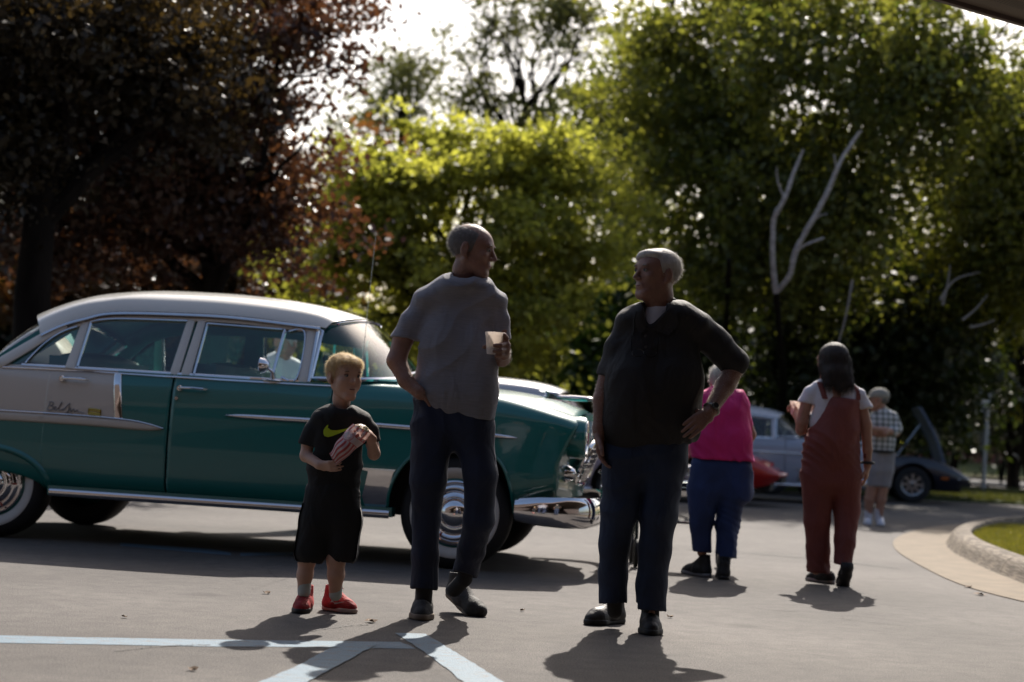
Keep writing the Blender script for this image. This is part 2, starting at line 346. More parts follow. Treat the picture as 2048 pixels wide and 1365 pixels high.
def seam(px, w_):
    q = spline([G(*p, .003) for p in px], 60); q[:, :2] += RNG.normal(0, .006, (60, 2)); T = np.gradient(q, axis=0); T /= np.linalg.norm(T, axis=1)[:, None]; N = np.c_[-T[:, 1], T[:, 0], np.zeros(60)]; ww_ = (w_ * RNG.uniform(.4, 1.3, 60))[:, None]
    tag(MB().grid(np.stack([q + N * ww_, q - N * ww_], 1)).build('tar_seam', TAR, smooth=False), kind='structure')
seam([(1340, 1096), (1560, 1112), (1700, 1126), (1800, 1138)], .022)
seam([(1500, 1214), (1560, 1221), (1600, 1222)], .004); seam([(230, 1302), (330, 1292), (420, 1290)], .004); seam([(620, 1262), (690, 1252), (740, 1249)], .003); seam([(1680, 1236), (1740, 1244), (1800, 1250)], .004)
# bits of leaf litter on the asphalt
LIT = mat('dry_leaf', (.13, .07, .03), .8)
for i, (px, py, sc) in enumerate([(533, 1187, .016), (742, 1244, .02), (1180, 1236, .012), (1045, 1222, .01), (900, 1180, .011), (1340, 1235, .012), (385, 1340, .014), (1960, 1190, .03), (1935, 1175, .02), (250, 1235, .01)]):
    c = G(px, py, .004); V = [(c[0] + sc * math.cos(a + i) * (1 + .6 * (k % 2)), c[1] + sc * 1.1 * math.sin(a + i) * (1 + .4 * (k % 2)), .004 + .006 * (k % 3) + .2 * sc * (k % 2)) for k, a in enumerate(np.linspace(0, 2 * math.pi, 9)[:-1])]
    o = mesh_obj('fallen_leaf', V, [tuple(range(8))], LIT, smooth=False)
    tag(o, ['small dry leaf on the asphalt left of the boy', 'pale curled leaf on the asphalt right of the red sneaker', 'dry leaf crumb at the toe of the old man in black', 'dry leaf crumb beside the raised grey shoe', 'tiny dry crumb behind the grey shoes in the car shade', 'dry leaf crumb right of the black shoes', 'dry leaf crumb below the long blue line', 'dead leaf lying in the island gutter, right one', 'dead leaf lying in the island gutter, left one', 'dry leaf crumb on the asphalt at far left'][i], 'leaf', 'leaf litter on the asphalt')

# canopy of the building the picture is taken from
cp = empty('entrance_canopy', (0, -3, 0)); tag(cp, 'brown entrance canopy soffit edge at the top right corner', 'canopy')
a = np.array([1.842, 7.824]); b = np.array([2.401, 8.226]); d = (b - a) / np.linalg.norm(b - a); nrm = np.array([d[1], -d[0]])  # towards the camera/right
CM = mat('canopy_paint', (.16, .115, .095), .6, var=.08, vscale=4)
def cpt(s_, t_): q = a + d * s_ + nrm * t_; return q
def slab(name, s0, s1, t0, t1, z0, z1, m):
    V = [(*cpt(s, t), z) for z in (z0, z1) for s, t in ((s0, t0), (s1, t0), (s1, t1), (s0, t1))]
    return mesh_obj(name, V, [(3, 2, 1, 0), (4, 5, 6, 7), (0, 1, 5, 4), (1, 2, 6, 5), (2, 3, 7, 6), (3, 0, 4, 7)], m, cp, smooth=False, world=True)
slab('fascia', -14, 9, 0, .03, 3.0, 3.35, CM)
slab('soffit', -14, 9, .032, 12, 3.02, 3.3, CM)
# perforated strip
hb = MB()
for i in range(0, 260):
    for j in range(5):
        q = cpt(-1 + i * .022 + (j % 2) * .011, .16 + j * .018); q2 = q + d * .012; q3 = q2 + nrm * .006; q4 = q + nrm * .006
        k = len(hb.v); hb.add([(*q, 3.0185), (*q2, 3.0185), (*q3, 3.0185), (*q4, 3.0185)], [(3, 2, 1, 0)])
hb.build('vent_slots', DARK, cp, smooth=False, world=True)
cp.children[-1]['kind'] = 'stuff'
bw = mesh_obj('fill_blocking_wall', *(lambda m: (m.v, m.f))(MB().box((3, -4.2, 5.5), (70, .4, 11))), mat('blocker_brick', (.040, .028, .024), .9, var=.3, vscale=12), smooth=False)  # out of view; height and dark colour chosen to cut sky and bounce fill
tag(bw, 'unseen brick wall behind the camera, made tall and dark to cut fill light', 'wall')

# ================================================================== TREES
BARK = mat('bark', (.014, .011, .009), .95, var=.35, vscale=6, bump=1.5, bscale=25, stretch=(1, 1, .25), spec=.08)
BIRCH = mat('birch_bark', (.62, .59, .56), .8, col2=(.35, .31, .29), vscale=7, stretch=(1, 1, 5), bump=.6, bscale=20)
def leaves(name, cl, n, size, m, parent, aspect=.6, droop=0., cs=.35, K=None, shell=.55, squash=1., clump=.45, per=9):
    """cl: ellipsoids (cx,cy,cz,rx,ry,rz) world. leaves clustered round twigs"""
    cl = np.array(cl, float); vol = (cl[:, 3] * cl[:, 4] * cl[:, 5]) ** .75; pr = vol / vol.sum(); K = K or max(30, n // 90)
    ci = RNG.choice(len(cl), K, p=pr); u = RNG.normal(size=(K, 3)); u /= np.linalg.norm(u, axis=1)[:, None]
    rad = RNG.uniform(shell ** 3, 1, K) ** (1 / 3)
    # uneven outline: each direction of each lobe reaches out differently
    lob = 1 + .20 * np.sin(3.1 * u[:, 0] * 2 + ci * 1.7) * np.cos(2.3 * u[:, 2] * 2.2 + ci) + .16 * np.sin(7 * u[:, 0] + 5 * u[:, 2] + 3.1 * ci) + .10 * np.sin(13 * u[:, 2] - 9 * u[:, 0] + ci)
    C = cl[ci, :3] + u * cl[ci, 3:] * (rad * lob)[:, None]
    if clump > 0:      # twigs gather round boughs, leaving real gaps between them
        nb = max(8, K // per); sel = RNG.choice(K, nb, replace=False); bi = sel[RNG.integers(0, nb, K)]
        C = C[bi] + RNG.normal(size=(K, 3)) * clump * np.array([1, 1, .6])
    csz = cs * RNG.uniform(.5, 1.4, K)
    li = RNG.integers(0, K, n); D = RNG.normal(size=(n, 3)) * csz[li][:, None] * np.array([1, 1, .55 * squash]); 
    Pp = C[li] + D; Pp[:, 2] -= droop * np.abs(RNG.normal(size=n))
    ok = Pp[:, 2] > .25; Pp = Pp[ok]; li = li[ok]; n = len(Pp)
    nrm = RNG.normal(size=(n, 3)) + np.array([0, .35, .45]); nrm /= np.linalg.norm(nrm, axis=1)[:, None]
    t = RNG.normal(size=(n, 3)); t -= nrm * (t * nrm).sum(1)[:, None]; t /= np.linalg.norm(t, axis=1)[:, None]; b = np.cross(nrm, t)
    s = size * (RNG.uniform(.35, 1.0, n) ** 1.5 * 1.75)[:, None]
    V = np.stack([Pp - t * s, Pp - b * s * aspect + nrm * s * .15, Pp + t * s, Pp + b * s * aspect + nrm * s * .15], 1).reshape(-1, 3)
    o = mesh_obj(name, V, np.arange(4 * n).reshape(-1, 4), m, parent, smooth=False, world=True)
    tint = np.clip(RNG.uniform(0, 1, K)[li] * .6 + RNG.uniform(0, .4, n), 0, 1)
    at = o.data.attributes.new('tint', 'FLOAT', 'POINT'); at.data.foreach_set('value', np.repeat(tint, 4).astype(np.float32))
    return o
def branch_path(p0, p1, n=7, wob=.12):
    p0 = np.array(p0, float); p1 = np.array(p1, float); L = np.linalg.norm(p1 - p0); t = np.linspace(0, 1, n)[:, None]; q = p0 + (p1 - p0) * t
    q[1:-1] += RNG.normal(0, wob * L * .25, (n - 2, 3)); q[:, 2] += np.sin(t[:, 0] * np.pi) * L * .04; return q
def limbs(mb, root, r0, tgt, sub=3, r1=.015):
    p = branch_path(root, tgt); mb.tube(p, list(np.linspace(r0, r0 * .35, len(p))), 7)
    L = np.linalg.norm(np.array(tgt) - np.array(root))
    for i in range(sub):
        k = RNG.integers(2, len(p)); dr = RNG.normal(size=3); dr[2] = abs(dr[2]) * .7; dr /= np.linalg.norm(dr); q = p[k] + dr * L * RNG.uniform(.25, .5)
        pp = branch_path(p[k], q, 5); mb.tube(pp, list(np.linspace(r0 * .35, r1 * .6, 5)), 5)
        for j in range(2):
            kk = RNG.integers(1, 5); dr2 = RNG.normal(size=3); dr2 /= np.linalg.norm(dr2); mb.tube([pp[kk], pp[kk] + dr2 * L * .12, pp[kk] + dr2 * L * .2 + np.array([0, 0, .05 * L])], [r1, r1 * .7, r1 * .3], 4)
def px_ell(cx, cy, rx, ry, Y, ryd=None):
    c = P(cx, cy, Y); s = F_PX / Y; return (c[0], c[1], c[2], rx / s, (ryd or rx / s * .9), ry / s)
def make_tree(name, label, base_px, Y, r0, top_px, crown, n, size, lm, group=None, bark=None, trunks=None, nl=8, **kw):
    b0 = P(base_px, 900, Y); root = empty(name, (b0[0], Y, 0)); tag(root, label, 'tree', group)
    mb = MB(); top = P(*top_px, Y); p = branch_path((b0[0], Y, -.1), top, 8, .05); mb.tube(p, list(np.linspace(r0, r0 * .45, 8)), 10)
    els = np.array(crown)
    for i in range(nl):
        e = els[i % len(els)]; u = RNG.normal(size=3); u /= np.linalg.norm(u); tg = e[:3] + u * e[3:] * .65; limbs(mb, p[RNG.integers(4, 8)], r0 * .42, tg)
    mb.build('trunk', bark or BARK, root, world=True)
    o = leaves('crown', crown, n, size, lm, root, **kw); return root
PURPLE = leaf_mat('purple_leaf', (.026, .013, .013), (.105, .054, .028), .34, (1.9, 1.45, .85), .35)
BRONZE = leaf_mat('bronze_leaf', (.055, .032, .016), (.15, .095, .035), .42, (2.2, 1.5, .7), .4)
DKGREEN = leaf_mat('dark_green_leaf', (.024, .045, .010), (.085, .12, .024), .42, (2.4, 2.4, .8), .4)
MIDGREEN = leaf_mat('mid_green_leaf', (.035, .055, .015), (.21, .205, .050), .50, (1.9, 1.9, .95), .42)
YELGREEN = leaf_mat('yellow_green_leaf', (.10, .115, .028), (.42, .41, .08), .55, (1.75, 1.75, 1.1), .5)
OLIVE = leaf_mat('olive_leaf', (.06, .07, .03), (.13, .13, .06), .4, (1.8, 1.8, .9), .5)
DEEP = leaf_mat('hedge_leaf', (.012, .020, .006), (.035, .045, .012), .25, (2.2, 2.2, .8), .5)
E_ = px_ell
mat_dk = leaf_mat('dark_olive_leaf', (.012, .009, .006), (.050, .036, .014), .34, (1.9, 1.6, .8), .4)  # dark olive brown leaves of the far left tree
make_tree('purple_maple', 'big dark purple maple with bronze glints filling the upper left', 432, 23, .24, (420, 330),
    [E_(280, 100, 310, 240, 23), E_(490, 110, 120, 165, 22), E_(110, 330, 290, 210, 22.5), E_(430, 360, 250, 150, 23), E_(500, 300, 120, 120, 22), E_(-200, 100, 300, 350, 23), E_(420, 500, 50, 60, 22.5)], 98000, .047, PURPLE, cs=.19, nl=26, K=1400)
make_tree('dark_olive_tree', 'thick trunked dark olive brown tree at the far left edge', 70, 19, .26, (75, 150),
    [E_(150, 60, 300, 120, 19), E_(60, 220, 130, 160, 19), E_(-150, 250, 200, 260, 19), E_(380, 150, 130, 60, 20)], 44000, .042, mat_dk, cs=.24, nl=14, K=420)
make_tree('bronze_tree', 'reddish bronze leaved tree behind the white car roof', 560, 34, .2, (560, 500),
    [E_(560, 500, 190, 120, 34), E_(330, 530, 230, 110, 34), E_(640, 330, 80, 110, 35), E_(150, 560, 200, 100, 34)], 30000, .08, BRONZE, cs=.34, nl=12, K=420)
make_tree('yellow_green_tree', 'sunlit yellow green small tree in the centre behind the men', 960, 29, .15, (950, 600),
    [E_(950, 450, 270, 190, 29), E_(820, 380, 130, 100, 28.5), E_(1080, 370, 140, 110, 29), E_(720, 560, 140, 130, 28.5), E_(1140, 540, 90, 170, 29), E_(900, 650, 260, 110, 29), E_(980, 325, 90, 55, 29), E_(640, 520, 70, 60, 28.5), E_(1090, 320, 60, 45, 29)], 56000, .055, YELGREEN, cs=.19, nl=26, K=1000, clump=.36)
make_tree('sparse_ash_tree', 'tall sparse tree with open branches against the sky', 1040, 47, .15, (1050, 210),
    [E_(950, 110, 70, 70, 47), E_(1010, 60, 50, 60, 47), E_(1110, 40, 90, 70, 47), E_(1170, 70, 60, 40, 47), E_(960, 190, 60, 40, 47), E_(1120, 220, 90, 40, 47)], 6500, .070, OLIVE, cs=.26, nl=26, K=230)
make_tree('thin_tree', 'thin nearly bare tree against the sky right of the purple maple', 800, 50, .13, (800, 260),
    [E_(790, 190, 55, 70, 50), E_(740, 250, 35, 45, 50), E_(840, 235, 30, 45, 50), E_(830, 140, 30, 40, 50)], 2600, .08, OLIVE, cs=.3, nl=16, K=120)
make_tree('olive_tree', 'pale olive tree between the sparse tree and the birch', 1270, 44, .2, (1270, 350),
    [E_(1265, 210, 70, 110, 44), E_(1240, 340, 100, 120, 44), E_(1200, 320, 50, 50, 45)], 20000, .075, leaf_mat('pale_olive_leaf', (.10, .12, .04), (.24, .24, .07), .5, (1.9, 1.9, .9), .5), cs=.36, nl=10, K=320)
make_tree('tall_green_tree', 'tall leafy green tree right of centre with drooping twigs', 1455, 37, .2, (1450, 150),
    [E_(1470, 50, 170, 120, 33), E_(1370, 150, 90, 110, 33), E_(1390, 270, 130, 120, 33), E_(1480, 330, 190, 190, 33.5), E_(1330, 60, 40, 40, 32.5), E_(1370, 480, 140, 150, 34)], 33000, .068, MIDGREEN, cs=.24, droop=.25, nl=22, K=560, clump=.6)
bt = make_tree('birch_tree', 'birch with forked white stems and weeping green crown', 1560, 35, .10, (1552, 580),
    [E_(1690, 60, 210, 130, 31), E_(1640, 250, 190, 180, 31.5), E_(1810, 150, 130, 120, 31), E_(1790, 330, 130, 140, 32), E_(1700, 450, 180, 110, 32), E_(1580, 520, 130, 100, 32.5), E_(1920, 150, 90, 70, 31)], 44000, .062, MIDGREEN, cs=.23, droop=.45, nl=22, K=760, clump=.6)
def pxtube(pts, r, Y, m_=None): MB().tube(list(spline([P(x, y, Y + dy) for x, y, dy in pts], 26) + RNG.normal(0, .003, (26, 3))), list(np.interp(np.linspace(0, 1, 26), np.linspace(0, 1, len(r)), [q * .62 / (F_PX / Y) for q in r]) * RNG.uniform(.88, 1.12, 26)), 8).build('stem', m_ or BIRCH, bt, world=True)
pxtube([(1552, 585, 0), (1546, 520, -.3), (1548, 440, -.6), (1568, 400, -.8), (1590, 340, -.9), (1607, 300, -1)], [9, 8, 8, 7, 5, 3], 28.6)
pxtube([(1553, 583, 0), (1580, 550, -.3), (1592, 500, -.5), (1620, 450, -.7), (1655, 385, -.9), (1680, 325, -1), (1712, 275, -1.1), (1722, 262, -1.2)], [9, 8, 8, 7.5, 7, 6, 5, 3], 28.6)
pxtube([(1662, 372, -.95), (1672, 340, -1.2), (1668, 310, -1.3)], [3.5, 2.5, 1.5], 28.6)
pxtube([(1570, 398, -.8), (1556, 365, -.9), (1553, 335, -1)], [3.5, 2.5, 1.5], 28.6)
pxtube([(1622, 447, -.7), (1640, 432, -.8), (1655, 428, -.9)], [3, 2, 1.2], 28.6)
pxtube([(1590, 503, -.4), (1615, 488, -.5), (1648, 476, -.5)], [5, 4, 3], 28.6)
pxtube([(1556, 905, 5.5), (1566, 780, 4.5), (1560, 680, 2), (1552, 583, 0)], [16, 14, 12, 10], 28.6, BARK)
pxtube([(1440, 900, 7), (1450, 700, 4), (1458, 520, 0)], [12, 10, 8], 30, BARK)
make_tree('weeping_birch', 'weeping birch with olive yellow foliage at the right edge', 2080, 36, .16, (2000, 350),
    [E_(1990, 330, 110, 150, 33.5), E_(2060, 420, 140, 180, 33), E_(1930, 540, 130, 120, 34)], 46000, .056, leaf_mat('olive_yellow_leaf', (.06, .085, .014), (.19, .18, .03), .42, (2.2, 2.1, .8), .45), cs=.22, droop=.4, nl=14, K=650)
make_tree('shade_filler_tree', 'added tree with near black leaves standing in for the shade under the birch', 1720, 35.5, .16, (1720, 480),
    [E_(1700, 620, 230, 130, 35), E_(1640, 760, 190, 110, 35.5), E_(1790, 720, 140, 120, 35.5)], 44000, .075, DEEP, cs=.4, nl=8, K=520)  # added tree: shade under the birch is put into its dark leaf colour
make_tree('shade_filler_tree', 'added tree with near black leaves standing in for shade behind the sign post', 2030, 48, .2, (2030, 480),
    [E_(1960, 640, 180, 120, 48), E_(2040, 740, 130, 110, 48), E_(1860, 740, 110, 90, 49)], 36000, .10, DEEP, cs=.5, nl=8, K=420)  # also added; dark leaves imitate the shaded background at right
# pale drooping twigs in front of it
wb = [o for o in COL.objects if o.name == 'weeping_birch'][0]; TW = mat('grey_twig', (.28, .25, .22), .9)
for a_, b_, c_ in [((1880, 600), (1910, 560), (1960, 545)), ((1925, 640), (1950, 620), (1975, 590)), ((1940, 655), (1965, 650), (1990, 640)), ((1885, 610), (1895, 570), (1900, 530)), ((1705, 560), (1690, 640), (1660, 740))]:
    pxx = [P(x, y, 25.6) for x, y in (a_, b_, c_)]; MB().tube(list(spline(pxx, 8)), list(np.linspace(.020, .006, 8)), 5).build('branch', TW, wb, world=True)
# shrub masses
def shrub(label, cl, n, size, m, group='dark shrubs behind the cars', nm='shrub', cat='shrub', **kw):
    c = cl[0]; root = empty(nm, (c[0], c[1], 0)); tag(root, label, cat, group)
    mb = MB()
    for q in range(7): a_ = RNG.uniform(0, 6.28); mb.tube([(c[0], c[1], 0), (c[0] + .3 * math.cos(a_), c[1] + .3 * math.sin(a_), c[2] * .5), (c[0] + c[3] * .6 * math.cos(a_), c[1] + c[4] * .5 * math.sin(a_), c[2])], [.05, .035, .012], 5)
    mb.build('stem', BARK, root, world=True); leaves('foliage', cl, n, size, m, root, shell=.3, clump=0, **kw)
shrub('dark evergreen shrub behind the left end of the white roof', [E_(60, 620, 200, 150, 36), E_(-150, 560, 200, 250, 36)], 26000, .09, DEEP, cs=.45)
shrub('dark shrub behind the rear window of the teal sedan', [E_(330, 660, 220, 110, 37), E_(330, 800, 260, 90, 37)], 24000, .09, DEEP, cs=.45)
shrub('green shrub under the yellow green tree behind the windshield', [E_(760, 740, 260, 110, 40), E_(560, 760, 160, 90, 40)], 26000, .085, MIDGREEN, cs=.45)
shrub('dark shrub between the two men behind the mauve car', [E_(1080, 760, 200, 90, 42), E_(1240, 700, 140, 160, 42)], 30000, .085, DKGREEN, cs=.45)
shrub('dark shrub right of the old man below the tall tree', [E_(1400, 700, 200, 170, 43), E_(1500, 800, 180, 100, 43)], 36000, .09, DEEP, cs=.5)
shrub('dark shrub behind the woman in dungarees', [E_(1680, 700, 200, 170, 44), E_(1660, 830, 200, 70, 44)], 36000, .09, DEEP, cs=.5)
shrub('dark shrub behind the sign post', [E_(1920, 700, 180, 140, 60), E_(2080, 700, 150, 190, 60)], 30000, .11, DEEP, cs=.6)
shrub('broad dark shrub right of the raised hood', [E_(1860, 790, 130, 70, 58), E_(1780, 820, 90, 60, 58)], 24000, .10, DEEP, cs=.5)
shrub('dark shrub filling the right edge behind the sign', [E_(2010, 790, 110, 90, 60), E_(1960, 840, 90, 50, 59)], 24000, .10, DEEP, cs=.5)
shrub('small sunlit yellow green bush behind the raised hood', [E_(1850, 835, 40, 34, 52), E_(1835, 815, 20, 22, 52)], 3500, .07, YELGREEN, None, 'bush', 'bush', cs=.22)
shrub('bush with orange red blossoms behind the raised hood', [E_(1897, 842, 18, 10, 54)], 500, .05, leaf_mat('orange_blossom', (.5, .06, .02), (.7, .16, .04), .4, (1.2, 1, 1)), None, 'flower_bush', 'flowers', cs=.12)
shrub('sunlit yellow green bush at the right edge', [E_(2035, 790, 30, 40, 48)], 2500, .07, YELGREEN, None, 'bush', 'bush', cs=.25)
# far wood closing the view
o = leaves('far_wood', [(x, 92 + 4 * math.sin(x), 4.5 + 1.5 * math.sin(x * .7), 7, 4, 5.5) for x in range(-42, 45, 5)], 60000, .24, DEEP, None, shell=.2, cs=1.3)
tag(o, 'dark wood closing the view behind all the trees', 'wood', kind='stuff')
# brick house behind the trees
hs = empty('brick_house', (17, 80, 0)); tag(hs, 'dark red brick house half hidden behind the trees at right', 'house')
hb_ = mat('house_brick', (.20, .065, .05), .9, var=.25, vscale=10); ww = mat('window_white', (.6, .6, .58), .6); wg = mat('window_dark', (.02, .025, .03), .1)
mesh_obj('wall', *(lambda m: (m.v, m.f))(MB().box((17, 80, 3.6), (24, 9, 6))), hb_, hs, smooth=False, world=True)
mesh_obj('roof', [(4, 74.5, 6.6), (30, 74.5, 6.6), (30, 80, 10), (4, 80, 10), (4, 85.5, 6.6), (30, 85.5, 6.6)], [(0, 1, 2, 3), (3, 2, 5, 4), (0, 3, 4), (1, 5, 2)], mat('shingle', (.07, .06, .055), .9), hs, smooth=False, world=True)
for xx in (7.5, 11.5, 15.5, 19.5, 23.5, 27):
    fr = mesh_obj('window', *(lambda m: (m.v, m.f))(MB().box((xx, 75.46, 3.3), (1.3, .1, 2.0))), ww, hs, smooth=False, world=True)
    pn = MB()
    for sx in (-.3, .3):
        for sz in (-.47, .47): pn.box((xx + sx - hs.location[0], 75.40 - hs.location[1], 3.3 + sz), (.5, .03, .8))
    q = pn.build('pane', wg, fr, smooth=False)
# sign post
py0 = 43.5; b0 = G(1966, 985); sp = empty('sign_post', tuple(b0)); tag(sp, 'grey metal post carrying two small signs on the verge at right', 'sign post')
GALV = mat('galvanised_steel', (.42, .42, .46), .5, .6)
MB().tube([b0 - np.array([0, 0, .05]), P(1970, 880, b0[1]), P(1977, 787, b0[1])], .055, 8).build('post', GALV, sp, world=True)
def plate(name, cx, cy, wpx, hpx, dy, m):
    s = F_PX / b0[1]; c = P(cx, cy, b0[1] + dy); return MB().box((c[0], c[1], c[2]), (wpx / s, .02, hpx / s)).build(name, m, sp, smooth=False, world=True), c, s
SW = mat('sign_white', (.80, .78, .84), .5); pl, c, s = plate('sign_plate', 1965, 805, 20, 36, -.09, SW)
INK = mat('sign_ink', (.02, .02, .05), .6)
for x, y, a_, b_ in [(-1, 9, 4, 4), (2, -3, 12, 2.5), (-3, 0, 2.5, 7), (2, 2, 5, 1.6), (4.5, 5, 1.6, 4)]: MB().box((c[0] + x / s, c[1] - .013 - .001 * abs(x), c[2] + y / s), (a_ / s, .005, b_ / s)).build('sign_mark', INK, sp, smooth=False, world=True)
plate('lower_sign', 1970, 876, 18, 36, .07, mat('sign_back', (.30, .29, .26), .6))
plate('sign_strip', 1966, 824, 15, 4, -.085, mat('sign_blue', (.07, .07, .14), .6))

# ================================================================== 1950s SEDAN
# u forward from the front axle, y lateral (near side is -), z up
def lerp_tab(us, tab, u, sig=.07): return smooth1d(us, tab, u, sig)
SU = [-4.30, -4.15, -3.9, -3.5, -3.1, -2.75, -2.3, -1.9, -1.3, -.85, -.5, -.1, .25, .5, .64, .72]
SY = {0: [.62, .72, .80, .84, .85, .86, .86, .86, .86, .86, .86, .86, .85, .84, .82, .80],
      1: [.66, .77, .86, .90, .915, .925, .93, .93, .93, .925, .92, .92, .915, .90, .885, .87],
      2: [.70, .80, .89, .935, .955, .955, .95, .95, .95, .95, .95, .95, .94, .925, .905, .89],
      3: [.72, .82, .90, .94, .95, .95, .95, .95, .95, .95, .945, .94, .935, .92, .90, .88],
      4: [.72, .81, .88, .915, .925, .925, .93, .93, .93, .93, .93, .925, .915, .90, .88, .86],
      5: [.69, .78, .85, .885, .895, .89, .895, .90, .90, .895, .885, .87, .855, .83, .80, .78],
      6: [.62, .70, .77, .80, .82, .85, .87, .875, .875, .86, .80, .77, .74, .71, .68, .66],
      7: [.40, .45, .48, .50, .50, .52, .53, .53, .53, .53, .50, .46, .44, .42, .40, .38],
      8: [0] * 16}
SZ = {0: [.42, .38, .34, .33, .32, .32, .32, .32, .31, .31, .31, .32, .34, .40, .46, .48],
      1: [.46, .44, .43, .42, .41, .40, .40, .40, .40, .40, .40, .42, .44, .49, .53, .55],
      2: [.58, .58, .58, .58, .58, .58, .58, .58, .58, .58, .58, .58, .59, .61, .63, .64],
      3: [.76, .77, .78, .79, .79, .78, .78, .80, .80, .80, .80, .80, .80, .80, .80, .80],
      4: [.92, .95, .98, .99, .99, .99, .99, .99, .99, .99, 1.00, 1.00, .99, .965, .94, .92],
      5: [1.00, 1.04, 1.07, 1.08, 1.09, 1.10, 1.095, 1.09, 1.09, 1.09, 1.10, 1.10, 1.075, 1.03, .995, .97],
      6: [1.01, 1.06, 1.10, 1.12, 1.13, 1.125, 1.12, 1.12, 1.115, 1.12, 1.135, 1.13, 1.10, 1.05, 1.01, .985],
      7: [1.02, 1.07, 1.11, 1.13, 1.14, 1.125, 1.12, 1.12, 1.115, 1.13, 1.16, 1.155, 1.13, 1.09, 1.05, 1.02],
      8: [1.03, 1.08, 1.12, 1.14, 1.15, 1.125, 1.12, 1.12, 1.115, 1.14, 1.185, 1.175, 1.15, 1.11, 1.07, 1.035]}
UQ = np.linspace(-4.30, .72, 600)
TY = np.stack([lerp_tab(SU, SY[i], UQ) for i in range(9)], 1); TZ = np.stack([lerp_tab(SU, SZ[i], UQ, .06) for i in range(9)], 1)
def sec(u, t):
    """section point(s): arrays u,t -> y,z"""
    u = np.asarray(u, float); t = np.asarray(t, float)
    cy = np.stack([np.interp(u, UQ, TY[:, i]) for i in range(9)], -1); cz = np.stack([np.interp(u, UQ, TZ[:, i]) for i in range(9)], -1)
    tt = np.clip(t, 0, 8 - 1e-6); i = tt.astype(int); f = tt - i
    def g(a, k): return np.take_along_axis(a, np.clip(i + k, 0, 8)[..., None], -1)[..., 0]
    def cr(a):
        p1, p2 = g(a, 0), g(a, 1); p0 = g(a, -1); p3 = g(a, 2)
        return .5 * (2 * p1 + (p2 - p0) * f + (2 * p0 - 5 * p1 + 4 * p2 - p3) * f ** 2 + (3 * p1 - p0 - 3 * p2 + p3) * f ** 3)
    return cr(cy), cr(cz)
def surf(u, t, side=-1, off=0.):
    y, z = sec(u, t)
    if off:
        y2, z2 = sec(u, np.asarray(t) + .02); y1, z1 = sec(u, np.asarray(t) - .02); dy, dz = y2 - y1, z2 - z1; L = np.sqrt(dy ** 2 + dz ** 2) + 1e-9
        y = y + off * dz / L; z = z - off * dy / L
    wgt = np.clip((u - .15) / .5, 0, 1); wgt = wgt * wgt * (3 - 2 * wgt)
    x = u - np.clip(.98 - z, 0, .3) * .42 * wgt
    return np.stack([x, side * y, z], -1)
def t_of_z(u, z):
    ts = np.linspace(0, 5.6, 113); u = np.atleast_1d(u); z = np.atleast_1d(z); out = []
    for a, b in zip(u, z):
        zz = sec(np.full(113, a), ts)[1]; out.append(np.interp(b, np.maximum.accumulate(zz), ts))
    return np.array(out)
def arch(u, u0, z0, r, rz=None):
    u = np.asarray(u, float); q = 1 - ((u - u0) / r) ** 2; return np.where(q > 0, z0 + (rz or r) * np.sqrt(np.clip(q, 0, 1)), -1)
def panel(name, u0, u1, tlo, thi, m, parent, side=-1, nu=40, ntt=24, gap=.005, mats=None, mfun=None, fold=.018, us=None, both=False):
    us = np.linspace(u0 + gap, u1 - gap, nu) if us is None else us
    lo = tlo(us) if callable(tlo) else np.full(len(us), float(tlo)); hi = thi(us) if callable(thi) else np.full(len(us), float(thi))
    f = np.linspace(0, 1, ntt)[None, :]; T = lo[:, None] + (hi - lo)[:, None] * f; U = np.repeat(us[:, None], ntt, 1)
    A = surf(U, T, side)
    if both: A = np.concatenate([A[:, :-1], surf(U, T, -side)[:, ::-1]], 1)
    # folded-in rim for panel thickness
    c = A.copy(); inn = c.copy()
    if both: inn[:, :, 2] -= fold
    else: inn[:, :, 1] -= side * fold; 
    B = np.concatenate([inn[:1], A, inn[-1:]], 0); col0 = B[:, :1].copy(); col1 = B[:, -1:].copy()
    if both: col0[:, :, 2] -= fold; col1[:, :, 2] -= fold
    else: col0[:, :, 1] -= side * fold; col1[:, :, 1] -= side * fold
    B = np.concatenate([col0, B, col1], 1)
    a, b = B.shape[:2]; V = B.reshape(-1, 3); F_ = [(i * b + j, i * b + j + 1, (i + 1) * b + j + 1, (i + 1) * b + j) for i in range(a - 1) for j in range(b - 1)]
    mi = None
    if mfun: mi = [mfun(*V[list(q)].mean(0)) for q in F_]
    o = mesh_obj(name, V, F_, m, parent, mats=mats, mi=mi); return o
def strip_on(name, pts, hw, proud, m, parent, side=-1, n=50):
    """moulding following the body: pts (u,z); hw half height (list) ; half-round section"""
    pts = np.array(pts, float); q = catmull(pts, np.linspace(0, len(pts) - 1, n)); hwq = np.interp(np.linspace(0, 1, n), np.linspace(0, 1, len(hw)), hw)
    rows = []
    for k in range(9):
        a = math.pi * k / 8; zz = q[:, 1] + hwq * math.cos(a); t = t_of_z(q[:, 0], zz)
        rows.append(surf(q[:, 0], t, side, off=.001 + proud * math.sin(a)))
    A = np.stack(rows, 1); return MB().grid(A).build(name, m, parent)
def gh_y(z): return .865 - np.clip(np.asarray(z, float) - 1.12, 0, 1) * .46   # greenhouse side plane
def gh(u, z, side, off=0.): return np.stack(np.broadcast_arrays(np.asarray(u, float), side * (gh_y(z) + off), np.asarray(z, float)), -1)
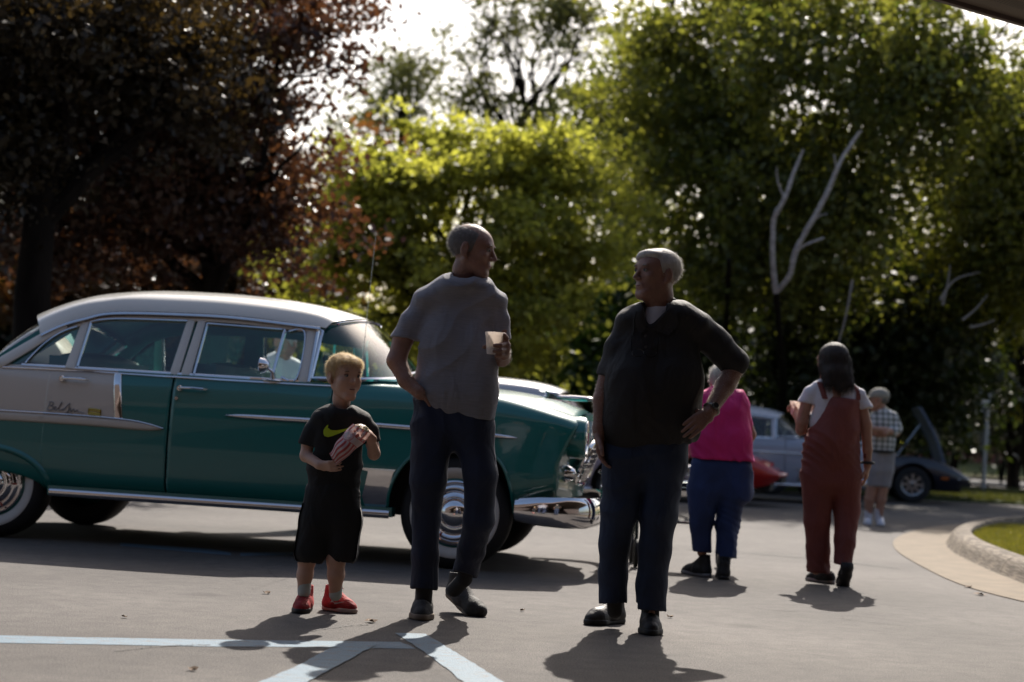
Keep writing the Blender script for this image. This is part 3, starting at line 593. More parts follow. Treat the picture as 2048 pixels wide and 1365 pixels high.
def bar(name, path, hw, th, m, parent, side=-1, off=0., n=None, mb=None):
    """flat bar on the greenhouse side plane along (u,z) path"""
    p = np.array(path, float); n = n or max(2, 12 * (len(p) - 1)); q = catmull(p, np.linspace(0, len(p) - 1, n)) if len(p) > 2 else np.linspace(p[0], p[1], n)
    T = np.gradient(q, axis=0); T /= np.linalg.norm(T, axis=1)[:, None] + 1e-9; N = np.c_[-T[:, 1], T[:, 0]]; hwq = np.interp(np.linspace(0, 1, n), np.linspace(0, 1, len(hw)), hw) if hasattr(hw, '__len__') else np.full(n, hw)
    a = q + N * hwq[:, None]; b = q - N * hwq[:, None]
    ring = [gh(a[:, 0], a[:, 1], side, off), gh(a[:, 0], a[:, 1], side, off + th * .8), gh((a * .8 + b * .2)[:, 0], (a * .8 + b * .2)[:, 1], side, off + th), gh((a * .2 + b * .8)[:, 0], (a * .2 + b * .8)[:, 1], side, off + th), gh(b[:, 0], b[:, 1], side, off + th * .8), gh(b[:, 0], b[:, 1], side, off)]
    ring.append(ring[0]); A = np.stack(ring, 1); own = mb is None; mb = mb or MB(); mb.grid(A)
    k = len(A); e0 = [tuple(x) for x in A[0, :6]]; e1 = [tuple(x) for x in A[-1, :6]]; mb.add(e0, [(0, 1, 2, 3, 4, 5)]); mb.add(e1, [(5, 4, 3, 2, 1, 0)])
    if own: return mb.build(name, m, parent)
def pane(name, outline, m, parent, side, off=.012):
    p = np.array(outline, float); c = p.mean(0); V = [gh(c[0], c[1], side, off)] + [gh(x, z, side, off) for x, z in p]; k = len(p)
    return mesh_obj(name, V, [(0, i + 1, (i + 1) % k + 1) for i in range(k)], m, parent, smooth=False)
def wheel(parent, u, y, side, capm=CHROME, rimm=None, white=True, z=.352, R_=.352, ww=None):
    rimm = rimm or DARK
    wh = empty('wheel', (u, y, z)); wh.parent = parent
    w_ = .10
    tp = [(.215, -w_ + .02), (.235, -w_), (.30, -w_ - .012), (.335, -w_ + .005), (R_, -w_ * .55), (R_ + .002, 0), (R_, w_ * .55), (.337, w_ - .012), (.30, w_ + .008), (.27, w_ + .012), (.235, w_ + .002), (.215, w_ - .02)]
    k = R_ / .352; tp = [(r * k, h) for r, h in tp]
    MB().lathe(tp, 48, axis='y', sgn=side).build('tyre', RUBBER, wh)
    if white: MB().lathe([(.283, w_ + .013), (.278, w_ + .0155), (.25, w_ + .010), (.222, w_ - .004), (.215, w_ - .012)], 48, axis='y', sgn=side).build('whitewall', ww or WHITEWALL, wh)
    MB().lathe([(.222 * k, w_ - .02), (.214 * k, w_ - .006), (.205 * k, w_ - .012), (.2, w_ - .035), (.12, w_ - .06), (.0, w_ - .06)], 40, axis='y', sgn=side).build('rim', rimm, wh)
    MB().lathe([(.206, w_ - .012), (.203, w_ + .002), (.196, w_ + .006), (.190, w_ - .004), (.182, w_ - .006), (.174, w_ + .008), (.160, w_ + .014), (.150, w_ + .004), (.138, w_ + .001), (.128, w_ + .016), (.115, w_ + .022), (.104, w_ + .010), (.095, w_ + .010), (.088, w_ + .028), (.07, w_ + .048), (.04, w_ + .060), (0, w_ + .064)], 48, axis='y', sgn=side).build('hubcap', capm, wh)
    if white and side < 0:
        bd = MB()
        for q in range(6):
            a = q * math.pi / 3; bd.box((math.cos(a) * .157, side * (w_ + .014), math.sin(a) * .157), (.03, .006, .012), M=Matrix.Rotation(-a, 3, 'Y'))
        bd.build('hubcap_badge', mat('badge_red', (.3, .04, .03), .3), wh)
    return wh
WHITEWALL = mat('whitewall', (.62, .60, .55), .6, var=.05, vscale=10)

def sedan(loc, rz, label, low, up, roofc, inner, scale=1., name='vintage_sedan', detail=True, group=None):
    root = empty(name, loc, rz, scale); tag(root, label, 'car', group)
    arF = lambda u: t_of_z(u, np.maximum(arch(u, -.03, .36, .425, .44), sec(u, np.zeros(len(u)))[1]))
    arR = lambda u: t_of_z(u, np.maximum(arch(u, -3.06, .30, .37, .13), sec(u, np.zeros(len(u)))[1]))
    mudz = .0
    zs_at = lambda u, z: t_of_z(u, np.full(len(u), z))
    trimz = .79
    def two(x, y, z): return 1 if (z > trimz and x < -2.275 + (1.115 - z) * .16) else 0
    GL = GLASS
    for side in (-1, 1):
        uf = np.unique(np.concatenate([np.linspace(-.852, -.46, 14), -.03 - .425 * np.cos(np.linspace(0, np.pi, 30)), np.linspace(.40, .72, 14)]))
        panel('front_fender', 0, 0, arF, 6, low, root, side, us=uf, ntt=34)
        if detail or side < 0:
            panel('front_door', -1.895, -.855, .25, 6.0, low, root, side, nu=44, ntt=40)
            panel('rear_door', -2.735, -1.90, .25, 6.0, None, root, side, nu=64, ntt=56, mats=[low, up], mfun=two)
        ur = np.unique(np.concatenate([np.linspace(-4.30, -3.44, 26), -3.06 - .37 * np.cos(np.linspace(0, np.pi, 26)), np.linspace(-2.688, -2.74, 3)]))
        panel('rear_quarter', 0, 0, arR, 6.0, None, root, side, us=ur, ntt=44, mats=[low, up], mfun=lambda x, y, z: 1 if z > .79 else 0)
        # pressed ridge over the rear wheel opening
        ang = np.linspace(-.15, np.pi * .62, 30); pu = -3.08 + .40 * np.cos(ang); pz = .34 + .245 * np.sin(ang)
        rows = [surf(pu + (k - 3) * .0075 * np.cos(ang), t_of_z(pu, pz + (k - 3) * .0075 * np.sin(ang)), side, off=.016 * math.sin(math.pi * k / 6) + .0005) for k in range(7)]
        MB().grid(np.stack(rows, 1)).build('wheel_arch_ridge', low, root)
        # front arch lip
        ang = np.linspace(.03, np.pi - .03, 40); pu = -.03 + .427 * np.cos(ang); pz = .36 + .442 * np.sin(ang)
        c = surf(pu, t_of_z(pu, pz), side, off=.004); MB().tube([tuple(x) for x in c], .010, 6).build('arch_lip', low, root)
        # rocker moulding
        us = np.linspace(-2.66, -.44, 40); rows = []
        for k in range(7):
            a = math.pi * k / 6; rows.append(np.stack([us, np.full(40, side * (.925 + .018 * math.sin(a))), .317 + .026 * math.cos(a) + np.zeros(40)], -1))
        MB().grid(np.stack(rows, 1)).build('rocker_moulding', CHROME, root)
        MB().box((-1.55, side * .86, .33), (2.25, .13, .06)).build('rocker', low, root)
        # stone guard behind the front wheel
        pz = np.array([.37, .44, .52, .585]); rows = []
        for z, a0, a1 in [(.355, -.60, -.47), (.42, -.62, -.462), (.50, -.60, -.445), (.58, -.585, -.425), (.60, -.70, -.41)]:
            u_ = np.linspace(a0, a1, 5); rows.append(surf(u_, t_of_z(u_, np.full(5, z)), side, off=.005))
        MB().grid(np.stack(rows, 0)).build('stone_guard', CHROME, root)
        # mouldings
        strip_on('belt_moulding', [(-3.05, 1.098), (-2.6, 1.103), (-1.9, 1.10), (-1.0, 1.098), (-.86, 1.10)], [.008, .008], .010, CHROME, root, side)
        strip_on('side_spear', [(-1.53, .875), (-1.3, .874), (-.8, .872), (-.2, .862), (.20, .848), (.37, .842)], [.002, .014, .017, .017, .017, .017, .017, .016, .012, .001], .012, CHROME, root, side)
        strip_on('rear_spear', [(-4.2, .775), (-3.5, .785), (-2.76, .787), (-2.755, .787)], [.030, .030], .012, up, root, side)
        strip_on('rear_spear', [(-2.725, .787), (-2.4, .785), (-2.1, .776), (-1.93, .766)], [.030, .030, .030, .030, .024, .002], .013, up, root, side)
        strip_on('spear_edge', [(-4.2, .808), (-3.5, .817), (-2.76, .819), (-2.755, .819)], [.008, .008], .015, CHROME, root, side)
        strip_on('spear_edge', [(-2.725, .819), (-2.4, .816), (-2.15, .806), (-2.02, .788), (-1.925, .767)], [.008, .008, .008, .006], .017, CHROME, root, side)
        # sash moulding (slanted) between the two colours
        zz = np.linspace(1.10, .815, 24); uc = -2.275 + (1.115 - zz) * .15; rows = []
        for k in range(7):
            a = math.pi * k / 6; u_ = uc + .026 * (-math.cos(a)); rows.append(surf(u_, t_of_z(uc, zz), side, off=.001 + .012 * (math.sin(a) if k not in (3,) else .55)))
        MB().grid(np.stack(rows, 1)).build('sash_moulding', CHROME, root)
        # door handles and lock
        for hu, hz in ((-1.845, 1.03), (-2.63, 1.048)):
            h = MB(); yb = side * .925
            h.lathe([(0, .016), (.016, .015), (.021, .008), (.022, 0), (.022, -.01)], 14, c=(hu, yb, hz), axis='y', sgn=side)
            h.tube([(hu, yb + side * .012, hz), (hu + .02, yb + side * .034, hz + .004), (hu + .10, yb + side * .036, hz + .006), (hu + .16, yb + side * .032, hz + .003), (hu + .175, yb + side * .008, hz)], [.008, .009, .008, .010, .008], 8)
            h.build('door_handle', CHROME, root)
        MB().lathe([(0, .006), (.012, .006), (.014, 0)], 12, c=(-1.86, side * .937, .965), axis='y', sgn=side).build('door_lock', CHROME, root)
        # ---------- greenhouse side
        white = roofc
        bar('window_header', [(-2.78, 1.330), (-2.60, 1.415), (-2.38, 1.470), (-1.9, 1.487), (-1.5, 1.484), (-1.03, 1.450)], .014, .022, white, root, side)
        bar('drip_rail', [(-2.84, 1.325), (-2.72, 1.395), (-2.58, 1.447), (-2.38, 1.497), (-1.88, 1.513), (-1.52, 1.508), (-1.0, 1.470)], .011, .052, CHROME, root, side)
        bar('centre_pillar', [(-1.905, 1.11), (-1.868, 1.48)], [.030, .026], .026, white, root, side)
        bar('centre_pillar', [(-1.828, 1.11), (-1.795, 1.48)], [.034, .026], .026, white, root, side)
        bar('rear_door_post', [(-2.600, 1.12), (-2.572, 1.43)], [.034, .026], .028, white, root, side)
        bar('front_door_post', [(-1.058, 1.10), (-1.062, 1.455)], [.034, .030], .026, white, root, side)
        bar('quarter_pillar', [(-3.10, 1.11), (-2.93, 1.235), (-2.80, 1.335), (-2.69, 1.40)], [.035, .035, .030, .022], .035, white, root, side)
        bar('sill_trim', [(-2.93, 1.125), (-1.06, 1.12)], .009, .022, CHROME, root, side)
        if detail:
            bar('vent_post', [(-1.265, 1.125), (-1.235, 1.455)], .009, .03, CHROME, root, side)
            bar('window_frame', [(-1.205, 1.14), (-1.10, 1.14), (-1.10, 1.435), (-1.208, 1.442)], .006, .03, CHROME, root, side)
            for pth in ([(-1.775, 1.13), (-1.755, 1.465)], [(-1.755, 1.465), (-1.25, 1.452)], [(-2.555, 1.135), (-2.535, 1.435)], [(-2.535, 1.437), (-2.36, 1.464), (-1.89, 1.475)], [(-2.905, 1.14), (-2.82, 1.262), (-2.72, 1.352), (-2.62, 1.398)]):
                bar('window_trim', pth, .006, .030, CHROME, root, side)
        pane('window_glass', [(-1.80, 1.10), (-1.775, 1.475), (-1.24, 1.46), (-1.265, 1.10)], GL, root, side)
        pane('vent_glass', [(-1.26, 1.10), (-1.235, 1.455), (-1.08, 1.45), (-1.07, 1.10)], GL, root, side)
        pane('window_glass', [(-2.575, 1.10), (-2.555, 1.43), (-2.38, 1.475), (-1.87, 1.485), (-1.905, 1.10)], GL, root, side)
        pane('quarter_glass', [(-3.0, 1.11), (-2.89, 1.225), (-2.76, 1.345), (-2.61, 1.41), (-2.62, 1.11)], GL, root, side)
    # ---------- top panels
    def whi(u): return np.full(len(u), 8 - 1e-6)
    panel('hood', -.40, .70, 6.02, 8 - 1e-6, low, root, -1, nu=30, ntt=16, both=True)
    panel('cowl', -.98, -.404, 6.02, 8 - 1e-6, low, root, -1, nu=16, ntt=12, both=True)
    panel('trunk_lid', -4.30, -3.08, 6.02, 8 - 1e-6, up, root, -1, nu=24, ntt=14, both=True)
    mesh_obj('deck', *(lambda m: (m.v, m.f))(MB().box((-2.0, 0, .62), (2.2, 1.70, .04))), DARK, root, smooth=False)
    # nose and tail panels
    def endcap(u, bul, name, m, t0=0.):
        ts = np.linspace(t0, 8 - 1e-6, 30); e = surf(np.full(30, u), ts, -1); rows = []
        for k in np.linspace(-1, 1, 25):
            q = e.copy(); ye = e[:, 1]; q[:, 1] = ye * -k if k < 0 else ye * -k; q[:, 1] = -ye * k; q[:, 0] += bul * (1 - k * k) * np.clip((1.02 - e[:, 2]) * 4, 0, 1) * np.clip(np.abs(ye) * 4, 0, 1); rows.append(q)
        return MB().grid(np.stack(rows, 1)).build(name, m, root)
    endcap(.718, .10, 'nose_panel', low); endcap(-4.298, -.06, 'tail_panel', low)
    # headlights
    for side in (-1, 1):
        c = (.70, side * .725, .865)
        MB().lathe([(.115, -.10), (.118, .035), (.112, .06), (.100, .055), (.092, .03)], 32, c=c, axis='x').build('headlight_bezel', CHROME, root)
        MB().lathe([(.115, -.12), (.132, -.04), (.135, .02), (.128, .05), (.116, .058)], 32, c=c, axis='x').build('headlight_hood', low, root)
        hl = MB().lathe([(.093, .02), (.07, .045), (.035, .058), (0, .062)], 28, c=c, axis='x').build('headlight', mat('headlight_glass', (.7, .72, .72), .08, .3), root)
        # parking lamp below
        MB().lathe([(0, .10), (.035, .085), (.058, .04), (.062, 0), (.05, -.06)], 20, c=(.60, side * .66, .635), axis='x').build('parking_lamp', CHROME, root)
    # grille
    gy = .53; gz = .715; gh_ = .155; xf = .66
    def xg(z): return .735 - (0.98 - z) * .42 + .02
    lp = []
    for a in np.linspace(0, 2 * math.pi, 41)[:-1]:
        ca, sa = math.cos(a), math.sin(a); y_ = gy * abs(ca) ** .55 * (1 if ca > 0 else -1); z_ = gz + gh_ * abs(sa) ** .6 * (1 if sa > 0 else -1); lp.append((xg(z_) + .10 * (1 - (y_ / .9) ** 2) + .012, y_, z_))
    MB().tube(lp, .016, 8, closed=True).build('grille_surround', CHROME, root)
    mesh_obj('grille_opening', [(p[0] - .012, p[1] * .99, p[2]) for p in lp], [tuple(range(40))], DARK, root, smooth=False)
    gb = MB()
    for y_ in np.linspace(-.50, .50, 27):
        h_ = gh_ * (1 - abs(y_ / gy) ** 3.2) ** .5 if abs(y_) < gy else 0
        gb.tube([(xg(gz + q) + .10 * (1 - (y_ / .9) ** 2) + .012, y_, gz + q) for q in (-h_, 0, h_)], .0035, 5)
    for z_ in np.linspace(gz - gh_ + .035, gz + gh_ - .035, 8):
        gb.tube([(xg(z_) + .10 * (1 - (y_ / .9) ** 2) + .012 + .002, y_, z_) for y_ in np.linspace(-.5, .5, 9)], .0035, 5)
    gb.build('grille_bars', CHROME, root)
    # bumper
    def bumper(name, path, zs, prof, m):
        path = catmull(np.array(path, float), np.linspace(0, len(path) - 1, 90)); zz = np.interp(np.linspace(0, 1, 90), np.linspace(0, 1, len(zs)), zs)
        T = np.gradient(path, axis=0); T /= np.linalg.norm(T, axis=1)[:, None]; N = np.c_[T[:, 1], -T[:, 0]]
        if (N[45] @ (path[45] - path[[0, -1]].mean(0))) < 0: N = -N
        rows = []
        for o_, z_ in prof: rows.append(np.c_[path + N * o_, .398 + z_ * zz])
        A = np.stack(rows, 1); return MB().grid(A).build(name, m, root)
    bp = [(0, .082), (.020, .080), (.034, .062), (.042, .03), (.045, 0), (.043, -.028), (.034, -.052), (.018, -.068), (.004, -.078), (-.02, -.080)]
    bumper('front_bumper', [(.36, -.955), (.50, -.975), (.66, -.955), (.765, -.87), (.82, -.7), (.855, -.4), (.865, 0), (.855, .4), (.82, .7), (.765, .87), (.66, .95), (.50, .975), (.34, .955)], [.85, 1.1, 1.2, 1.2, 1.15, 1.1, 1.1, 1.1, 1.15, 1.2, 1.2, 1.1, .85], bp, CHROME)
    bumper('rear_bumper', [(-3.95, -.95), (-4.2, -.93), (-4.38, -.8), (-4.44, -.4), (-4.45, 0), (-4.44, .4), (-4.38, .8), (-4.2, .93), (-3.95, .95)], [.5, 1, 1, 1, 1, 1, 1, 1, .5], bp, CHROME)
    for y_ in (-.40, .40):
        b_ = MB(); b_.lathe([(.03, -.12), (.052, -.10), (.058, 0), (.060, .12), (.058, .20), (.045, .245), (.02, .262), (0, .266)], 20, c=(.90, y_, .42), axis='z'); b_.build('bumper_guard', CHROME, root)
        b_ = MB(); b_.ell((.90, y_ * 1.0, .655), (.085, .05, .022)); b_.build('guard_cap', CHROME, root)
    # hood ornament
    ho = MB(); c0 = 1.118
    ho.lathe([(0, -.20), (.010, -.15), (.016, -.05), (.020, .05), (.016, .14), (.007, .20), (0, .215)], 14, c=(.56, 0, c0 + .01), axis='x')
    ho.add([(.50, 0, c0 + .012), (.42, -.10, c0 + .045), (.37, -.11, c0 + .05), (.42, 0, c0 + .016), (.42, .10, c0 + .045), (.37, .11, c0 + .05)], [(0, 1, 2, 3), (0, 3, 5, 4)]); ho.box((.47, 0, c0 - .02), (.10, .012, .06)); ho.ell((.45, 0, c0 + .03), (.05, .018, .018), 10, 6)
    ho.build('hood_ornament', CHROME, root)
    # ---------- roof
    edge = catmull(np.array([(-2.86, 1.335), (-2.72, 1.41), (-2.58, 1.462), (-2.38, 1.512), (-1.88, 1.528), (-1.52, 1.523), (-1.10, 1.490), (-.97, 1.475)]), np.linspace(0, 7, 50))
    crown_u = np.linspace(-3.05, -.80, 50); cz = smooth1d([-3.05, -2.9, -2.6, -2.2, -1.7, -1.3, -1.0, -.80], [1.50, 1.575, 1.665, 1.705, 1.705, 1.68, 1.635, 1.575], crown_u, .1)
    rows = []
    for k in np.linspace(-1, 1, 33):
        a = abs(k); s_ = (1 - a ** 2.6) ** (1 / 2.1) if a < 1 else 0; pu = crown_u * (1 - a ** 3) + edge[:, 0] * a ** 3; ey = gh_y(edge[:, 1]) + .022
        rows.append(np.stack([pu, k * ey, edge[:, 1] + (cz - edge[:, 1]) * s_], -1))
    A = np.stack(rows, 1); rf = MB().grid(A).build('roof', roofc, root)
    Bn = A.copy(); Bn[:, :, 2] -= .03; Bn[:, :, 1] *= .975; MB().grid(Bn).build('headliner', inner, root)
    # windshield and rear window
    def glasswall(name, top, bot, frame_name):
        tq = catmull(np.array(top, float), np.linspace(0, len(top) - 1, 41)); bq = catmull(np.array(bot, float), np.linspace(0, len(bot) - 1, 41)); rows = []
        for f in np.linspace(0, 1, 9): rows.append(bq * (1 - f) + tq * f)
        A = np.stack(rows, 1); A[:, 1:-1, 0] += np.sin(np.linspace(0, np.pi, 9))[None, 1:-1] * (.03 if top[0][0] > -2 else -.03)
        g_ = MB().grid(A).build(name, GL, root); fr = MB(); loop = [tuple(p) for p in bq] + [tuple(p) for p in tq[::-1]]; fr.tube(loop, .016, 6, closed=True); fr.build(frame_name, CHROME, root)
    def mir(h): return [(a, b, c) for a, b, c in h] + [(a, -b, c) for a, b, c in h[::-1] if abs(b) > 1e-6]
    glasswall('windshield', mir([(-1.00, -.70, 1.455), (-.975, -.665, 1.495), (-.90, -.56, 1.525), (-.83, -.32, 1.555), (-.80, 0, 1.565)]), mir([(-1.005, -.865, 1.14), (-.84, -.87, 1.145), (-.64, -.82, 1.155), (-.50, -.52, 1.175), (-.44, 0, 1.19)]), 'windshield_frame')
    glasswall('rear_window', mir([(-2.82, -.74, 1.34), (-2.90, -.64, 1.41), (-2.98, -.4, 1.46), (-3.03, 0, 1.495)]), mir([(-3.11, -.82, 1.13), (-3.22, -.70, 1.14), (-3.34, -.4, 1.15), (-3.38, 0, 1.155)]), 'rear_window_frame')
    for side in (-1, 1): bar('windshield_post', [(-1.018, 1.12), (-1.018, 1.46)], .012, .03, CHROME, root, side)
    # ---------- interior
    cab = MB()
    for u0, zt in ((-1.75, 1.17), (-2.72, 1.19)):
        cab.box((u0, 0, .95), (.16, 1.50, .5)); cab.ell((u0, 0, zt), (.09, .76, .06), 20, 8); cab.box((u0 + .30, 0, .80), (.55, 1.5, .16))
    cab.build('seats', inner, root)
    MB().box((-3.05, 0, 1.115), (.55, 1.60, .03)).build('parcel_shelf', inner, root)
    MB().box((-.62, 0, 1.10), (.30, 1.55, .10)).ell((-.66, 0, 1.16), (.16, .76, .035), 20, 8).build('dashboard', inner, root)
    for side in (-1, 1):
        MB().box((-1.85, side * .84, .85), (2.1, .02, .54)).build('door_lining', inner, root)
        bar('pillar_lining', [(-3.10, 1.11), (-2.93, 1.235), (-2.80, 1.335), (-2.69, 1.40)], [.06, .07, .07, .05], -.03, inner, root, side)
        bar('pillar_lining', [(-1.868, 1.11), (-1.832, 1.48)], [.075, .065], -.025, inner, root, side)
        bar('pillar_lining', [(-2.78, 1.36), (-2.60, 1.44), (-2.38, 1.49), (-1.9, 1.507), (-1.5, 1.50), (-1.03, 1.465)], .05, -.03, inner, root, side)
    sw = MB(); M_ = Matrix.Rotation(R(62), 3, 'Y'); cs = Vector((-1.12, .40, 1.15))
    sw.tube([tuple(cs + M_ @ Vector((.21 * math.cos(a), .21 * math.sin(a), 0))) for a in np.linspace(0, 2 * math.pi, 33)[:-1]], .011, 8, closed=True)
    sw.tube([tuple(cs + M_ @ Vector((-.2, 0, 0))), tuple(cs + M_ @ Vector((.2, 0, 0)))], .008, 6); sw.tube([tuple(cs), (-.7, .40, .98)], .02, 8)
    sw.build('steering_wheel', inner, root)
    # underbody and wheel wells
    ub = MB(); ub.box((-1.75, 0, .45), (5.0 - 1.0, 1.15, .20)); ub.box((-1.55, 0, .42), (2.0, 1.68, .14)); ub.box((-3.5, 0, .55), (.9, 1.4, .2)); ub.build('underbody', DARK, root)
    for uc in (-.03, -3.06):
        for side in (-1, 1):
            ub = MB(); rr = .50; pts = [(uc + rr * math.cos(a), side * .58, .30 + rr * math.sin(a)) for a in np.linspace(0, math.pi, 17)]; V = pts + [(x, side * .905, z) for x, y, z in pts]
            k = len(pts); ub.add(V, [(i, i + 1, k + i + 1, k + i) for i in range(k - 1)] + [tuple(range(k))]); ub.build('wheel_well', DARK, root)
    for uc in (-.03, -3.06):
        for side in (-1, 1): wheel(root, uc, side * .80, side, rimm=low)
    if detail:
        # mirror on the near door
        m_ = MB(); m_.lathe([(0, -.05), (.025, -.045), (.045, -.02), (.052, .01), (.048, .014), (.0, .010)], 24, c=(-1.315, -.935, 1.205), axis='x', sgn=-1); m_.tube([(-1.29, -.935, 1.20), (-1.25, -.93, 1.17), (-1.245, -.90, 1.118)], [.010, .011, .014], 8)
        m_.ell((-1.255, -.895, 1.115), (.075, .028, .010), 16, 6); m_.build('door_mirror', CHROME, root)
        # antenna
        MB().tube([(-.70, -.84, 1.11), (-.695, -.84, 1.20), (-.675, -.84, 1.65), (-.655, -.84, 2.10)], [.004, .0024, .0016, .001], 6).build('antenna', CHROME, root)
        MB().tube([(-.60, -.55, 1.175), (-.50, -.30, 1.215), (-.46, -.05, 1.25)], .008, 6).tube([(-.66, -.70, 1.165), (-.60, -.55, 1.175)], .013, 6).build('wiper', CHROME, root)
        # script lettering and gold badge on the rear door
        def stroke(pts, r=.0028, n=None):
            q = spline([(x, z, 0) for x, z in pts], n or len(pts) * 4); t = t_of_z(q[:, 0], q[:, 1]); return [tuple(x) for x in surf(q[:, 0], t, -1, off=.004)], r
        sc = MB(); x0 = -2.715; z0 = .845; k = .24 / 100
        L_ = [[(2, -2), (6, 10), (9, 20), (6, 19), (12, 21), (18, 19), (17, 13), (10, 10), (18, 9), (18, 2), (10, -2), (4, 0)],
              [(20, 1), (26, 5), (27, 9), (23, 8), (22, 3), (26, 0), (31, 2), (36, 10), (42, 20), (41, 23), (37, 14), (36, 4), (38, 0), (43, 2), (48, 6)],
              [(46, 0), (54, 10), (64, 22), (63, 10), (62, -4), (60, -10), (55, -7), (60, -1), (68, 8), (67, 9), (69, 3), (70, -1), (74, 5), (77, 8), (79, 3), (80, 0), (85, 5), (88, 6), (89, 1), (97, 1), (106, 0)]]
        for l in L_:
            pts, r_ = stroke([(x0 + a * k, z0 + b * k - a * k * .04) for a, b in l]); sc.tube(pts, r_, 5)
        sc.build('script_emblem', mat('dull_chrome', (.25, .24, .24), .3, 1.), root)
        gbd = MB(); q = np.array([(-2.425, .857), (-2.405, .855), (-2.385, .851), (-2.365, .855), (-2.345, .857)])
        for a_, b_ in (((-2.43, .865), (-2.35, .860)), ((-2.43, .833), (-2.35, .828)), ((-2.43, .865), (-2.43, .833)), ((-2.35, .860), (-2.35, .828)), ((-2.43, .856), (-2.35, .851)), ((-2.43, .842), (-2.35, .837))):
            pts, r_ = stroke([a_, b_], n=6); gbd.tube(pts, .0045, 5)
        gbd.build('door_badge', mat('gold', (.55, .38, .08), .25, 1.), root)
    return root
GLASS = glass_mat('car_glass', (.90, .97, .95))
def paint(name, col, rough=.32, flake=.0): return mat(name, col, rough, 0, coat=1., bump=.02, bscale=3)
TEAL = paint('teal_paint', (.002, .160, .145)); CREAM = paint('cream_paint', (.60, .55, .48)); ROOFW = paint('roof_paint', (.66, .64, .58), .3)
TRIMT = mat('teal_upholstery', (.012, .13, .125), .6, var=.1)
pf = G(903, 1141); pr = G(-33, 1075); dd = (pf - pr) / np.linalg.norm(pf - pr); nn = np.array([-dd[1], dd[0], 0]); CARRZ = math.atan2(dd[1], dd[0])
cl_ = pf + nn * .95 + dd * .02
sedan(tuple(cl_), CARRZ, 'teal and white 1950s four door sedan parked broadside behind the three people', TEAL, CREAM, ROOFW, TRIMT)

# ================================================================== PEOPLE (signed distance fields -> one continuous mesh)
def rotm(yaw, pitch=0., roll=0.):
    return np.array(Matrix.Rotation(yaw, 3, 'Z') @ Matrix.Rotation(pitch, 3, 'X') @ Matrix.Rotation(roll, 3, 'Y'))
class SDF:
    def __init__(s): s.p = []
    def cap(s, a, b, ra, rb=None, k=.02, fy=1., op='add'):
        s.p.append(('c', np.array(a, float), np.array(b, float), ra, ra if rb is None else rb, k, fy, op)); return s
    def ell(s, c, r, k=.02, M=None, op='add'):
        s.p.append(('e', np.array(c, float), np.array(r, float), M, None, k, 1., op)); return s
    def slice(s, c, n, r, k=.004):   # remove what lies beyond the plane, within r of c
        n = np.array(n, float); n /= np.linalg.norm(n); s.p.append(('d', np.array(c, float), n, r, None, k, 1., 'sub')); return s
    def plane(s, c, n, op='cut', k=.004):   # keep the side opposite to n
        n = np.array(n, float); n /= np.linalg.norm(n); s.p.append(('h', np.array(c, float), n, 0, 0, k, 1., op)); return s
